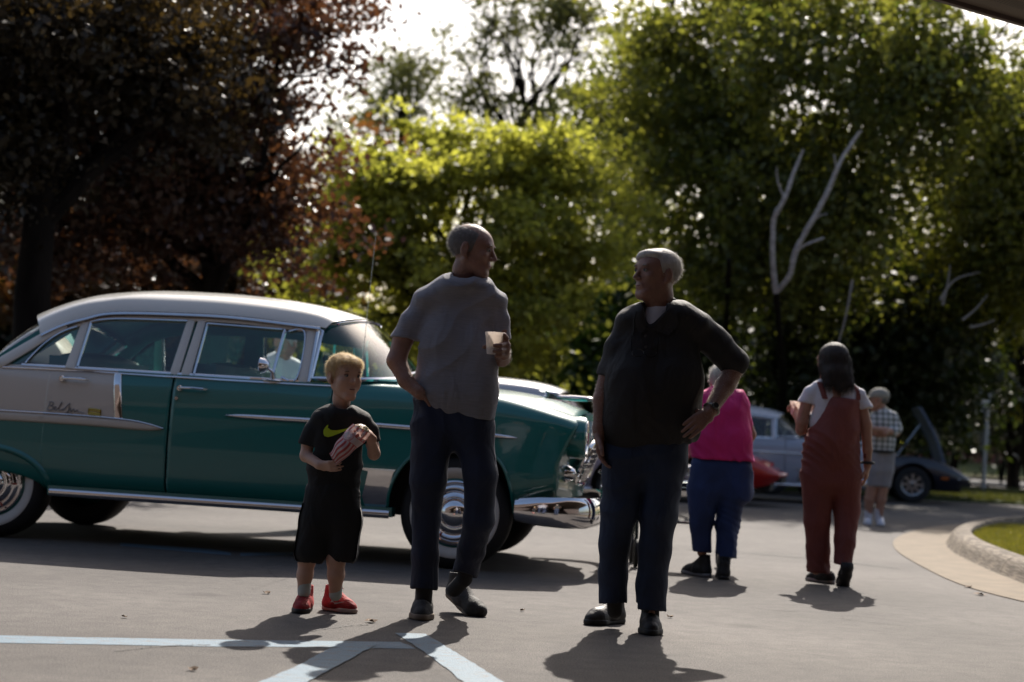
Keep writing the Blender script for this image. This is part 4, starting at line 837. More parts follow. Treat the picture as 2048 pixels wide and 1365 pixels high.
def sdf_mesh(s, h, disp=None, smooth=1):
    lo = np.full(3, 1e9); hi = -lo
    for q in s.p:
        if q[7] != 'add': continue
        if q[0] == 'c':
            r = max(q[3], q[4]) * max(1, q[6]); lo = np.minimum(lo, np.minimum(q[1], q[2]) - r); hi = np.maximum(hi, np.maximum(q[1], q[2]) + r)
        elif q[0] == 'e': r = q[2].max(); lo = np.minimum(lo, q[1] - r); hi = np.maximum(hi, q[1] + r)
    lo -= .03; hi += .03; n = np.ceil((hi - lo) / h).astype(int) + 1
    F_ = np.full(n, .12, np.float32)
    ax = [lo[i] + np.arange(n[i]) * h for i in range(3)]
    for q in s.p:
        kind = q[0]; k = q[5]; mg = .035 + k
        if kind == 'c': r = max(q[3], q[4]) * max(1, q[6]); a = np.minimum(q[1], q[2]) - r - mg; b = np.maximum(q[1], q[2]) + r + mg
        elif kind == 'd': a = q[1] - q[3] - mg; b = q[1] + q[3] + mg
        elif kind == 'e': r = q[2].max(); a = q[1] - r - mg; b = q[1] + r + mg
        else: a = lo; b = hi
        i0 = np.clip(((a - lo) / h).astype(int), 0, n - 1); i1 = np.clip(((b - lo) / h).astype(int) + 2, 1, n)
        sl_ = tuple(slice(i0[j], i1[j]) for j in range(3))
        X, Y, Z = np.meshgrid(*[ax[j][sl_[j]].astype(np.float32) for j in range(3)], indexing='ij')
        if kind == 'c':
            fy = q[6]; A = q[1].copy(); B = q[2].copy(); c = (A + B) / 2; ay = c[1] + (A[1] - c[1]) / fy; by = c[1] + (B[1] - c[1]) / fy; Yy = c[1] + (Y - c[1]) / fy
            d = np.array([B[0] - A[0], by - ay, B[2] - A[2]]); L2 = (d ** 2).sum() + 1e-9
            t = np.clip(((X - A[0]) * d[0] + (Yy - ay) * d[1] + (Z - A[2]) * d[2]) / L2, 0, 1)
            D = np.sqrt((X - A[0] - t * d[0]) ** 2 + (Yy - ay - t * d[1]) ** 2 + (Z - A[2] - t * d[2]) ** 2) - (q[3] + (q[4] - q[3]) * t); D = D * min(1, fy)
        elif kind == 'e':
            dx, dy, dz = X - q[1][0], Y - q[1][1], Z - q[1][2]
            if q[3] is not None:
                M = q[3]; dx, dy, dz = M[0, 0] * dx + M[1, 0] * dy + M[2, 0] * dz, M[0, 1] * dx + M[1, 1] * dy + M[2, 1] * dz, M[0, 2] * dx + M[1, 2] * dy + M[2, 2] * dz
            r = q[2]; k0 = np.sqrt((dx / r[0]) ** 2 + (dy / r[1]) ** 2 + (dz / r[2]) ** 2) + 1e-6; k1 = np.sqrt((dx / r[0] ** 2) ** 2 + (dy / r[1] ** 2) ** 2 + (dz / r[2] ** 2) ** 2) + 1e-6; D = k0 * (k0 - 1) / k1
        elif kind == 'd':
            dx, dy, dz = X - q[1][0], Y - q[1][1], Z - q[1][2]; D = np.maximum(np.sqrt(dx * dx + dy * dy + dz * dz) - q[3], -(dx * q[2][0] + dy * q[2][1] + dz * q[2][2]))
        else: D = (X - q[1][0]) * q[2][0] + (Y - q[1][1]) * q[2][1] + (Z - q[1][2]) * q[2][2]
        cur = F_[sl_]
        if q[7] == 'add': hh = np.maximum(k - np.abs(cur - D), 0) / k; F_[sl_] = np.minimum(cur, D) - hh * hh * k * .25
        elif q[7] == 'sub': hh = np.maximum(k - np.abs(cur + D), 0) / k; F_[sl_] = np.maximum(cur, -D) + hh * hh * k * .25
        else: hh = np.maximum(k - np.abs(cur - D), 0) / k; F_[sl_] = np.maximum(cur, D) + hh * hh * k * .25
    if disp is not None:
        idx = np.argwhere(np.abs(F_) < .03); 
        Pn = lo + idx * h; F_[idx[:, 0], idx[:, 1], idx[:, 2]] += disp(Pn).astype(np.float32)
    return surface_nets(F_, lo, h, smooth)
def surface_nets(F_, lo, h, smooth=1):
    ins = F_ < 0; nx, ny, nz = F_.shape
    c = np.zeros((nx - 1, ny - 1, nz - 1), np.int8)
    for a in (0, 1):
        for b in (0, 1):
            for d in (0, 1): c += ins[a:nx - 1 + a, b:ny - 1 + b, d:nz - 1 + d]
    act = np.argwhere((c > 0) & (c < 8)); idm = np.full(c.shape, -1, np.int64); idm[act[:, 0], act[:, 1], act[:, 2]] = np.arange(len(act))
    acc = np.zeros((len(act), 3)); cnt = np.zeros(len(act))
    co = [(a, b, d) for a in (0, 1) for b in (0, 1) for d in (0, 1)]
    vals = {k: F_[act[:, 0] + k[0], act[:, 1] + k[1], act[:, 2] + k[2]] for k in co}
    for k in co:
        for ax_ in range(3):
            if k[ax_] == 0:
                k2 = list(k); k2[ax_] = 1; k2 = tuple(k2); v0, v1 = vals[k], vals[k2]; m = (v0 < 0) != (v1 < 0)
                t = np.where(m, v0 / np.where(m, v0 - v1, 1), 0); p = np.tile(np.array(k, float), (len(act), 1)); p[:, ax_] = t; acc[m] += p[m]; cnt[m] += 1
    V = lo + (act + acc / cnt[:, None]) * h
    quads = []
    for ax_ in range(3):
        o1, o2 = [(1, 2), (2, 0), (0, 1)][ax_]
        sA = [slice(None)] * 3; sB = [slice(None)] * 3; sA[ax_] = slice(0, -1); sB[ax_] = slice(1, None)
        a = ins[tuple(sA)]; b = ins[tuple(sB)]; e = np.argwhere(a != b)
        ok = (e[:, o1] > 0) & (e[:, o2] > 0) & (e[:, o1] < F_.shape[o1] - 1) & (e[:, o2] < F_.shape[o2] - 1); e = e[ok]
        s_ = a[e[:, 0], e[:, 1], e[:, 2]]
        def cell(d1, d2):
            q = e.copy(); q[:, o1] -= d1; q[:, o2] -= d2; return idm[q[:, 0], q[:, 1], q[:, 2]]
        Q = np.stack([cell(0, 0), cell(1, 0), cell(1, 1), cell(0, 1)], 1); Q[~s_] = Q[~s_][:, ::-1]; quads.append(Q)
    Q = np.concatenate(quads); Q = Q[(Q >= 0).all(1)]
    for _ in range(smooth):
        acc = np.zeros_like(V); cn = np.zeros(len(V))
        for i in range(4):
            j = (i + 1) % 4; np.add.at(acc, Q[:, i], V[Q[:, j]]); np.add.at(cn, Q[:, i], 1); np.add.at(acc, Q[:, j], V[Q[:, i]]); np.add.at(cn, Q[:, j], 1)
        V = V * .4 + .6 * acc / np.maximum(cn, 1)[:, None]
    return V, Q
def folds(amp=.004, fz=18., seed=0., warp=1., vert=.5):
    """cloth creases: sharp ridges running slantwise, coming and going"""
    def f(p):
        x, y, z = p[:, 0], p[:, 1], p[:, 2]; s_ = seed
        w1 = np.sin(4.1 * x + 6.3 * z + s_) + .8 * np.sin(8.7 * x - 5.1 * z + 4 * y + 1.3 * s_) + .5 * np.sin(13 * z + 9 * x + s_ * 2.2)
        fr = fz * 2.6
        def ridge(v): return 1 - 2 * np.abs(np.sin(v)) ** .75
        th = .9 * np.sin(s_ + 2.3 * z + 1.7 * x); ca, sa = np.cos(th), np.sin(th)
        a = ridge(.5 * fr * (z * ca + x * sa) + 1.9 * warp * w1)
        b = ridge(.5 * fr * (x * 1.3 * ca + .5 * z * sa + .9 * y) + 1.5 * warp * w1 + s_ * 3)
        m = np.clip(.25 + .9 * np.sin(7.3 * x + 5.7 * z + 4.1 * y + s_ * 3.3) * np.sin(3.9 * z - 6 * x + s_), 0, 1.); m2 = np.clip(.35 + .8 * np.sin(6.1 * x - 4.3 * z + s_ * 1.9), 0, 1)
        return -amp * .7 * (a * m * (1 - vert) + b * m2 * vert)
    return f
def fig(name, s, h, m, parent, disp=None, smooth=1):
    V, Q = sdf_mesh(s, h, disp, smooth); return mesh_obj(name, V, Q, m, parent, world=True)

class Fig:
    """a figure laid out from joint positions: (x, y, depth) with a reference distance"""
    def __init__(s, Y0, base_px, label, cat='person'):
        s.Y0 = Y0; s.s = F_PX / Y0; b = P(base_px, 900, Y0); s.root = empty('person', (b[0], Y0, 0)); tag(s.root, label, cat)
    def q(s, a): return P(a[0], a[1], s.Y0 + (a[2] if len(a) > 2 else 0.))
    def cap(s, S_, a, b, ra, rb=None, k=.02, fy=1., op='add'): S_.cap(s.q(a), s.q(b), ra / s.s, (rb if rb is not None else ra) / s.s, k, fy, op)
    def chain(s, S_, pts, rs, k=.02, fy=1., op='add'):
        for i in range(len(pts) - 1): s.cap(S_, pts[i], pts[i + 1], rs[i], rs[i + 1], k, fy, op)
    def ell(s, S_, c, r, ry=None, k=.02, op='add'): S_.ell(s.q(c), (r[0] / s.s, (ry if ry is not None else r[0]) / s.s, r[1] / s.s), k, None, op)
def head_prims(S_, c, M, sc=1., age=0., k=.01, kid=False):
    """c: head centre (m), M: rotation (face looks along +y local), sc: 1 = adult"""
    def T(p): return c + M @ (np.array(p, float) * sc)
    def E(p, r, kk=k, op='add', M2=None): S_.ell(T(p), np.array(r) * sc, kk, M, op)
    def C(a, b, ra, rb, kk=k, op='add'): S_.cap(T(a), T(b), ra * sc, rb * sc, kk, 1., op)
    E((0, -.012, .040), (.076, .098, .082)); E((0, .040, .030), (.062, .055, .062), .02); E((0, .035, -.030), (.056, .058, .070), .025)
    C((-.050, -.005, -.045), (-.018, .070, -.092), .017, .014, .03); C((.050, -.005, -.045), (.018, .070, -.092), .017, .014, .03); C((-.012, .078, -.094), (.012, .078, -.094), .016, .016, .02)
    C((-.036, .084, .036), (.036, .084, .036), .010, .010, .012)
    E((-.032, .101, .016), (.016, .012, .011), .008, 'sub'); E((.032, .101, .016), (.016, .012, .011), .008, 'sub')
    if kid:
        C((0, .090, .020), (0, .100, -.008), .006, .008, .010); E((0, .104, -.014), (.009, .009, .008), .006); E((-.010, .098, -.017), (.006, .007, .006), .005); E((.010, .098, -.017), (.006, .007, .006), .005)
        E((-.036, .060, -.030), (.028, .026, .030), .02); E((.036, .060, -.030), (.028, .026, .030), .02); E((0, .050, .055), (.058, .046, .050), .02)
    else:
        C((0, .088, .026), (0, .112, -.014), .007, .010, .008); E((0, .114, -.020), (.011, .013, .010), .006); E((-.012, .102, -.024), (.009, .011, .008), .005); E((.012, .102, -.024), (.009, .011, .008), .005)
    E((-.038, .068, -.012), (.022, .020, .020), .015); E((.038, .068, -.012), (.022, .020, .020), .015)
    E((0, .083, -.055), (.028, .016, .020), .012)
    C((-.018, .094, -.049), (.018, .094, -.049), .0045, .0045, .004); C((-.016, .093, -.060), (.016, .093, -.060), .005, .005, .004); C((-.022, .104, -.0545), (.022, .104, -.0545), .0035, .0035, .003, 'sub')
    for s_ in (-1, 1):
        E((s_ * .078, -.012, .000), (.010, .020, .034), .006); E((s_ * .088, -.006, .004), (.007, .010, .019), .004, 'sub'); E((s_ * .076, -.002, -.028), (.008, .010, .010), .005)
    if age > 0:
        for s_ in (-1, 1): C((s_ * .017, .098, -.028), (s_ * .034, .082, -.062), .0022, .0022, .004, 'sub'); C((s_ * .026, .070, -.080), (s_ * .020, .058, -.098), .012, .012, .02)
        C((-.03, .098, .062), (.03, .098, .062), .0014, .0014, .004, 'sub')
    return T
def eyes(parent, T, M, sc, iris=(.05, .07, .08), brow=None):
    W = mat('eye_white', (.20, .18, .17), .3)
    for s_ in (-1, 1):
        c = T((s_ * .032, .080, .015)); o = MB().ell((0, 0, 0), (.0125 * sc,) * 3, 16, 10); e = o.build('eye', W, parent); e.location = Vector(c) - Vector(parent.location)
        c2 = T((s_ * .032, .0905, .014)) - c; i = MB().ell(tuple(c2), (.006 * sc, .004 * sc, .006 * sc), 12, 6).build('iris', mat('iris', iris, .2), e)
        # upper lid / lashes line
        lid = [T((s_ * .032 + q * .015, .0935 - .004 * abs(q) * 2, .0225 - .006 * q * q)) for q in np.linspace(-1, 1, 7)]
        MB().tube(lid, .0028 * sc, 6).build('eyelid', mat('lid_skin', (.16, .07, .05), .6), parent, world=True)
        MB().tube([T((s_ * (.032 + q * .017), .0965 - .006 * q * q * (1 if q * s_ else 1), .036 - .004 * q * q)) for q in np.linspace(-1, 1, 6)], [.0015, .003, .0036, .0034, .0026, .0012], 6).build('eyebrow', brow or mat('brow_grey', (.16, .13, .11), .8), parent, world=True)
    MB().tube([T((q * .021, .1005 - .010 * q * q, -.0545 + .001 * q * q)) for q in np.linspace(-1, 1, 9)], [.001, .0026, .0034, .0036, .0032, .0036, .0034, .0026, .001], 6).build('lips', mat('lip_skin', (.18, .06, .05), .5), parent, world=True)
def strands(name, Pts, Nrm, D, n, ln, wd, m, parent, lift=.25, curl=.15, keep=None):
    i = RNG.integers(0, len(Pts), n); p = Pts[i] + RNG.normal(0, .001, (n, 3)); nr = Nrm[i]; d = D(p, nr) + nr * lift + RNG.normal(0, curl, (n, 3)); d /= np.linalg.norm(d, axis=1)[:, None]
    L = ln * RNG.uniform(.5, 1.3, n)[:, None]; sd_ = np.cross(d, nr + RNG.normal(0, .5, (n, 3))); sd_ /= np.linalg.norm(sd_, axis=1)[:, None] + 1e-9; d2 = d - nr * .25
    a = p; b = p + d * L * .5; c = p + d * L * .5 + d2 * L * .5
    V = np.stack([a - sd_ * wd, a + sd_ * wd, b + sd_ * wd * .8, b - sd_ * wd * .8, c], 1).reshape(-1, 3); k = np.arange(n) * 5
    Fq = [(int(q), int(q + 1), int(q + 2), int(q + 3)) for q in k] + [(int(q + 3), int(q + 2), int(q + 4)) for q in k]
    o = mesh_obj(name, V, Fq, m, parent, world=True, smooth=True); o['kind'] = 'stuff'; return o
def normals(V, Q):
    n = np.cross(V[Q[:, 2]] - V[Q[:, 0]], V[Q[:, 3]] - V[Q[:, 1]]); N = np.zeros_like(V)
    for i in range(4): np.add.at(N, Q[:, i], n)
    return N / (np.linalg.norm(N, axis=1)[:, None] + 1e-12)
def hand(S_, wrist, dirv, palmn, fingers, sc=1., thumb=None, side=1):
    """wrist point, dirv towards fingers, palmn palm normal; fingers: list of 4 curl angles; thumb (out, along)"""
    d = np.array(dirv, float); d /= np.linalg.norm(d); n = np.array(palmn, float); n -= d * (n @ d); n /= np.linalg.norm(n); l = np.cross(n, d) * side; w_ = np.array(wrist, float)
    S_.cap(w_ - d * .02 * sc, w_ + d * .02 * sc, .024 * sc, .022 * sc, .015)
    for o_, L_ in ((-.028, .080), (-.010, .085), (.010, .083), (.026, .076)): S_.cap(w_ + d * .02 * sc + l * o_ * .6 * sc, w_ + d * L_ * sc + l * o_ * sc, .0135 * sc, .0125 * sc, .012)
    for (o_, L_, ln), cu in zip(((-.030, .080, .062), (-.010, .086, .072), (.010, .083, .067), (.028, .076, .052)), fingers):
        p = w_ + d * L_ * sc + l * o_ * sc; a = 0.
        for j, f in enumerate((.45, .30, .25)):
            a += cu * (1.0 if j else .8); v = d * math.cos(a) + n * math.sin(a) + l * o_ * 1.2 * (1 - j * .5); v /= np.linalg.norm(v); p2 = p + v * ln * f * sc * 1.15; S_.cap(p, p2, (.0095 - j * .0008) * sc, (.0087 - j * .0008) * sc, .003); p = p2
    t0 = w_ + d * .025 * sc - l * .022 * sc; tv = thumb if thumb is not None else (d * .65 - l * .55 + n * .35); tv = tv / np.linalg.norm(tv)
    t1 = t0 + tv * .042 * sc; t2 = t1 + (tv + d * .5) / np.linalg.norm(tv + d * .5) * .032 * sc; t3 = t2 + (tv * .5 + d) / np.linalg.norm(tv * .5 + d) * .024 * sc
    S_.cap(t0, t1, .015 * sc, .012 * sc, .010); S_.cap(t1, t2, .0115 * sc, .0105 * sc, .004); S_.cap(t2, t3, .0105 * sc, .009 * sc, .004)
def shoe(parent, heel, toe, name, upm, solem, w_=.045, hgt=.085, h=.004, sc=1., heel_lift=0., toe_up=0., collar=True, laces=True, lace_m=None):
    """heel and toe: ground points (x,y,0). upper and sole as separate parts of one shoe"""
    heel = np.array(heel, float); toe = np.array(toe, float); d = toe - heel; L = np.linalg.norm(d); d /= L; l = np.array([-d[1], d[0], 0.]); up = np.array([0, 0, 1.])
    e = empty(name, (0, 0, 0)); e.parent = parent; e.location = Vector(heel) - Vector(parent.location)
    off = Vector(parent.location)
    def zz(f): return heel_lift * max(0, (1 - f / .62)) ** 1.2
    def pt(f, s_, z): return heel + d * L * f + l * s_ + up * (z + zz(f))
    U = SDF()
    U.cap(pt(.14, 0, .035 * sc), pt(.40, 0, .040 * sc), .036 * sc, .038 * sc, .02); U.cap(pt(.40, 0, .038 * sc), pt(.72, 0, .028 * sc), .038 * sc, w_ * .82 * sc, .03)
    U.cap(pt(.72, 0, .026 * sc), pt(.86, 0, .022 * sc), w_ * .82 * sc, w_ * .62 * sc, .02); U.cap(pt(.16, 0, .04 * sc), pt(.20, 0, hgt * sc), .036 * sc, .036 * sc, .02); U.cap(pt(.28, 0, hgt * .8 * sc), pt(.62, 0, .045 * sc), .028 * sc, .024 * sc, .02)
    if heel_lift == 0: U.plane(pt(0, 0, .014 * sc), (0, 0, -1))
    U.plane(pt(.2, 0, (hgt + .012) * sc), (0, 0, 1)); U.cap(pt(.18, 0, (hgt - .012) * sc), pt(.20, 0, (hgt + .05) * sc), .029 * sc, .029 * sc, .003, 1., 'sub')
    V, Q = sdf_mesh(U, h, None, 1); mesh_obj('upper', V - np.array(heel), Q, upm, e)
    Sx = SDF()
    Sx.cap(pt(.13, 0, .012 * sc), pt(.45, 0, .011 * sc), .037 * sc, .034 * sc, .02); Sx.cap(pt(.45, 0, .011 * sc), pt(.72, 0, .011 * sc), .034 * sc, w_ * .92 * sc, .02); Sx.cap(pt(.72, 0, .011 * sc), pt(.88, 0, .013 * sc + toe_up), w_ * .92 * sc, w_ * .62 * sc, .02)
    # slab between ground and sole top, following the lifted heel
    n1 = np.cross(l, (pt(.6, 0, 0) - pt(0, 0, 0))); n1 /= np.linalg.norm(n1); n1 = n1 if n1[2] > 0 else -n1
    if heel_lift == 0: Sx.plane(pt(0, 0, .026 * sc), (0, 0, 1)); Sx.plane((0, 0, .001), (0, 0, -1))
    else: Sx.plane(pt(.3, 0, .024 * sc), n1); Sx.plane(pt(.3, 0, .001), -n1, k=.01); Sx.plane((0, 0, .001), (0, 0, -1))
    V, Q = sdf_mesh(Sx, h, None, 0); mesh_obj('sole', V - np.array(heel), Q, solem, e)
    if laces:
        lc = MB()
        for i, f in enumerate(np.linspace(.36, .60, 5)):
            zt = (hgt * .8 + (.045 - hgt * .8) * (f - .28) / .34 + .026 - .002 * i) * sc
            a, b = pt(f, -.020 * sc, zt - .004), pt(f + .02, .020 * sc, zt - .004); m_ = (a + b) / 2 + up * .006; lc.tube([a - heel, m_ - heel, b - heel], .0032 * sc, 6)
        lp = pt(.36, 0, (hgt * .8 + .024) * sc)
        for s_ in (-1, 1): lc.tube([lp - heel, lp + l * s_ * .03 * sc + up * .008 - heel, lp + l * s_ * .035 * sc - up * .008 + d * .01 - heel, lp + l * s_ * .012 - heel], .0024 * sc, 5)
        lc.build('laces', lace_m or upm, e)
    return e
def bvh(o):
    me = o.data; return BVHTree.FromPolygons([v.co + Vector(o.parent.location) for v in me.vertices], [tuple(p.vertices) for p in me.polygons])
def decal(name, src, poly, m, parent, off=.003, step=1.2, holes=None):
    """flat print following the surface of a garment: poly = outline seen from the front"""
    tr = bvh(src); poly = np.array(poly, float); x0, y0 = poly.min(0); x1, y1 = poly.max(0)
    xs = np.arange(x0, x1 + step, step); ys = np.arange(y0, y1 + step, step); XX, YY = np.meshgrid(xs, ys, indexing='ij'); ins = in_poly(XX.ravel() + 1e-4, YY.ravel() + 1e-4, poly).reshape(XX.shape)
    ids = {}; V = []; Fq = []
    def vid(i, j):
        if (i, j) in ids: return ids[(i, j)]
        x, y = xs[i], ys[j]; r = ray(x, y); r = r / np.linalg.norm(r); hit = tr.ray_cast(Vector(CAM), Vector(r))
        ids[(i, j)] = None
        if hit[0] is not None: V.append(np.array(hit[0]) - r * off); ids[(i, j)] = len(V) - 1
        return ids[(i, j)]
    for i in range(len(xs) - 1):
        for j in range(len(ys) - 1):
            if ins[i:i + 2, j:j + 2].sum() >= 3:
                q = [vid(i, j), vid(i + 1, j), vid(i + 1, j + 1), vid(i, j + 1)]
                if None not in q and max(np.linalg.norm(V[a] - V[b]) for a in q for b in q) < .05: Fq.append(tuple(q))
    if not V or not Fq: return None
    return mesh_obj(name, V, Fq, m, parent, world=True)

def fabric(name, col, var=.1, vs=6, bump=.3, bs=250, rough=.72, stretch=(1, 1, 1), col2=None, sheen=.35): return mat(name, col, rough, 0, var, vs, bump, bs, spec=.45, stretch=stretch, col2=col2, sheen=sheen, fold=.020)
GREYT = fabric('heather_grey_jersey', (.23, .23, .265), .12, 60, .35, 300, stretch=(.25, 1, 6), sheen=.9)
NAVYD = fabric('dark_denim', (.007, .013, .038), .35, 5, .35, 300, sheen=.08)
DENIM = fabric('blue_denim', (.018, .034, .085), .4, 5, .35, 300)
CHARC = fabric('black_knit', (.010, .0085, .009), .12, 10, .25, 300, sheen=.28)
WHITET = fabric('white_cotton', (.62, .60, .64), .04, 8, .2, 300)
BLACKT = fabric('black_jersey', (.0035, .0035, .0045), .1, 10, .2, 300, sheen=.03, rough=.8)
HAIRG = mat('silver_hair', (.55, .53, .50), .55, var=.25, vscale=60, bump=.5, bscale=200, stretch=(1, 1, .3))
HAIRB = mat('blond_hair', (.64, .49, .29), .5, var=.3, vscale=70, bump=.5, bscale=200)
_sub_later = None
HAIRD = mat('dark_brown_hair', (.016, .009, .007), .62, var=.35, vscale=60, bump=.5, bscale=150, stretch=(3, 3, .2))
# ---------------- man in the grey t-shirt
f = Fig(7.98, 895, 'tall man in grey t-shirt and dark jeans holding a white cup, hand in pocket'); B = SDF()
M = rotm(R(-104), R(-7)); hc = f.q((943, 503, 0)); T = head_prims(B, hc, M, 1.04, 1)
f.chain(B, [(938, 512, .01), (930, 540, .02), (925, 572, .04)], [23, 23, 24], .025)
f.chain(B, [(852, 604, .02), (925, 582, .03), (990, 606, .02)], [14, 22, 14], .03)
f.chain(B, [(915, 615, .02), (905, 700, .0), (905, 790, .0)], [30, 34, 32], .04, .6)
f.chain(B, [(846, 612, .02), (806, 680, .0), (793, 722, -.02), (812, 762, -.06), (838, 786, -.09)], [16, 20, 19, 15, 12], .015)   # arm to pocket
hand(B, f.q((840, 788, -.08)), f.q((862, 830, .02)) - f.q((840, 788, -.08)), (0, .3, -1), [.2, .2, .2, .2], .95, side=-1)
f.chain(B, [(993, 610, .02), (1003, 665, .0), (1003, 716, -.02)], [13, 15, 17], .015)
f.chain(B, [(1004, 716, -.02), (1006, 706, -.12), (1007, 704, -.19)], [17, 14, 12], .012)
# hand round the cup: fingers in front, thumb behind
wr = f.q((1007, 702, -.20))
for (x0, y0, x1, y1, xe, ye, d1) in [(1011, 688, 1001, 691, 989, 691.5, -.285), (1011, 699, 1001, 701.5, 988, 702.5, -.285), (1010, 709, 1001, 711, 992, 712, -.27)]:
    f.cap(B, (x0, y0, -.235), (x1, y1, d1), 5.2, 4.6, .004); f.cap(B, (x1, y1, d1), (xe, ye, d1 - .004), 4.6, 4.0, .003)
f.chain(B, [(1007, 706, -.20), (1013, 692, -.225), (1011, 704, -.225)], [10, 7, 8], .012); f.cap(B, (1008, 712, -.20), (1012, 690, -.23), 9, 6.5, .012)
f.chain(B, [(1012, 688, -.23), (1012, 676, -.235), (1008, 670, -.245)], [6, 5.2, 4.6], .004)   # index finger up behind the rim
f.chain(B, [(1003, 700, -.19), (985, 694, -.185), (968, 694, -.20)], [6, 5, 4.4], .004)  # thumb behind the cup
f.chain(B, [(880, 850, .0), (853, 1000, .0), (848, 1180, .0)], [26, 18, 11], .03); f.chain(B, [(940, 850, .0), (958, 1000, -.03), (944, 1090, .05), (930, 1150, .12)], [26, 17, 13, 11], .03)
gb_ = fig('body', B, .0052, SKIN_TAN, f.root, None, 1); eyes(f.root, T, M, 1.04)
# hair: fringe of short grey hair round a bald top
Hs = SDF()
def hs_(p, r): Hs.ell(T(p), np.array(r) * 1.04, .01, M)
hs_((0, -.014, .039), (.0785, .1005, .083)); Hs.ell(T((0, .085, -.005)), (.090, .088, .11), .008, M, 'sub'); Hs.ell(T((0, .03, .120)), (.066, .100, .062), .012, M, 'sub'); Hs.plane(T((0, -.03, -.045)), M @ np.array([0, 0.25, -1]))
for s_ in (-1, 1): Hs.ell(T((s_ * .09, .002, -.008)), (.022, .026, .040), .004, M, 'sub')
V, Q = sdf_mesh(Hs, .004, None, 1); GH = mat('grey_hair', (.16, .145, .14), .6, var=.3, vscale=80, bump=.6, bscale=250)
hr = mesh_obj('hair', V, Q, GH, f.root, world=True)
strands('hair_strands', V, normals(V, Q), lambda p, n: np.tile(M @ np.array([0, -.8, -.5]), (len(p), 1)), 5000, .016, .00035, GH, f.root, .5, .4)
Nn = RNG.normal(size=(400, 3)); Nn[:, 2] = np.abs(Nn[:, 2]) + .6; Nn /= np.linalg.norm(Nn, axis=1)[:, None]; tp = np.array([T(tuple(np.array([0, -.012, .040]) + M.T @ n * np.array([.078, .100, .084]) if False else tuple(np.array([0, -.012, .040]) + n * np.array([.077, .099, .083])))) for n in Nn])
strands('thin_top_hair', tp, (M @ Nn.T).T, lambda p, n: n * 0 + M @ np.array([0, -1, .1]), 420, .018, .0003, HAIRG, f.root, .7, .5)
# shirt
Sh = SDF()
f.chain(Sh, [(848, 600, .02), (896, 580, .02), (930, 574, .025), (962, 578, .02), (994, 602, .02)], [23, 24, 27, 22, 21], .045, 1.75)
f.chain(Sh, [(900, 612, .01), (893, 690, .0), (894, 780, -.01)], [52, 56, 60], .05, .72); f.chain(Sh, [(955, 614, .01), (940, 700, .0), (934, 790, -.01)], [40, 46, 54], .05, .78)
f.chain(Sh, [(854, 604, .02), (826, 646, .01), (800, 690, .0)], [27, 26, 27], .03)
f.chain(Sh, [(990, 606, .02), (1000, 640, .01), (1006, 692, .0)], [20, 19, 19], .025)
f.chain(Sh, [(965, 700, .0), (962, 780, .0), (958, 850, .0)], [29, 29, 31], .05, 1.2); f.chain(Sh, [(884, 780, .0), (880, 830, .02), (870, 856, .04)], [52, 42, 30], .04, .8)
Sh.plane(f.q((905, 836, 0)), f.q((905, 900, 0)) - f.q((900, 846, 0)) + np.array([-.020, -.0, 0]), k=.004)
Sh.slice(f.q((803, 678, 0)), f.q((806, 716, 0)) - f.q((812, 672, 0)), .105)
Sh.slice(f.q((1012, 682, 0)), f.q((1012, 722, 0)) - f.q((1006, 672, 0)), .075)
f.ell(Sh, (930, 545, -.02), (27, 22), 32, .006, 'sub')
sh1 = fig('shirt', Sh, .006, GREYT, f.root, folds(.010, 12, 1.7, 1.2, .7), 2)
nk = MB(); nk.tube([tuple(f.q((929 + 29.5 * math.cos(a) * 1.02, 557 + 12 * math.sin(a) + 3 * math.cos(a), .0 + -.075 * math.sin(a)))) for a in np.linspace(.15, math.pi - .15, 16)], .006, 6)
# jeans
J = SDF()
f.chain(J, [(872, 800, .0), (868, 860, .0)], [48, 46], .03, .8); f.chain(J, [(940, 800, .0), (940, 870, .0)], [48, 46], .03, .8); f.chain(J, [(905, 800, .0), (905, 856, .0)], [46, 42], .03, .85); f.cap(J, (848, 800, -.06), (862, 850, -.07), 14, 12, .02)
f.chain(J, [(864, 860, .0), (857, 960, -.02), (852, 1040, .0), (850, 1110, .01), (848, 1185, .0)], [44, 35, 28, 27, 28], .025, .95)
f.chain(J, [(946, 860, .0), (961, 950, -.04), (958, 1040, -.02), (943, 1100, .06), (930, 1146, .12)], [42, 33, 30, 27, 26], .025, .95)
J.slice(f.q((848, 1180, 0)), (0, -.12, -1), .11); J.slice(f.q((930, 1150, .12)), (-.25, -.2, -1), .11); J.cap(f.q((848, 1176, 0)), f.q((848, 1215, 0)), .052, .058, .003, 1., 'sub'); J.cap(f.q((929, 1150, .12)), f.q((926, 1190, .13)), .048, .055, .003, 1., 'sub')
jn = fig('jeans', J, .0062, NAVYD, f.root, folds(.011, 17, 4.2, 1.1, .55), 1)
g1 = G(842, 1238); h1 = np.array([P(848, 1175, 8.06)[0], 8.10, 0]); t1 = np.array([G(843, 1239)[0], 7.84, 0])
SHG = fabric('grey_knit_shoe', (.045, .042, .04), .15, 30, .4, 200); SOLE = mat('tan_sole', (.22, .17, .12), .7)
shoe(f.root, h1 + np.array([.0, .03, 0]), t1, 'shoe', SHG, SOLE, .052, .118, .004, 1.14)
h2 = np.array([P(905, 1160, 8.3)[0], 8.36, 0]); t2 = np.array([G(968, 1222)[0] + .01, 8.235, 0]); h2 = np.array([t2[0] - .185, 8.36, 0])
shoe(f.root, h2, t2 + np.array([0, -.10, 0]), 'shoe', SHG, SOLE, .050, .115, .004, 1.12, heel_lift=.08)
DSOCK = mat('dark_sock', (.02, .02, .022), .9)
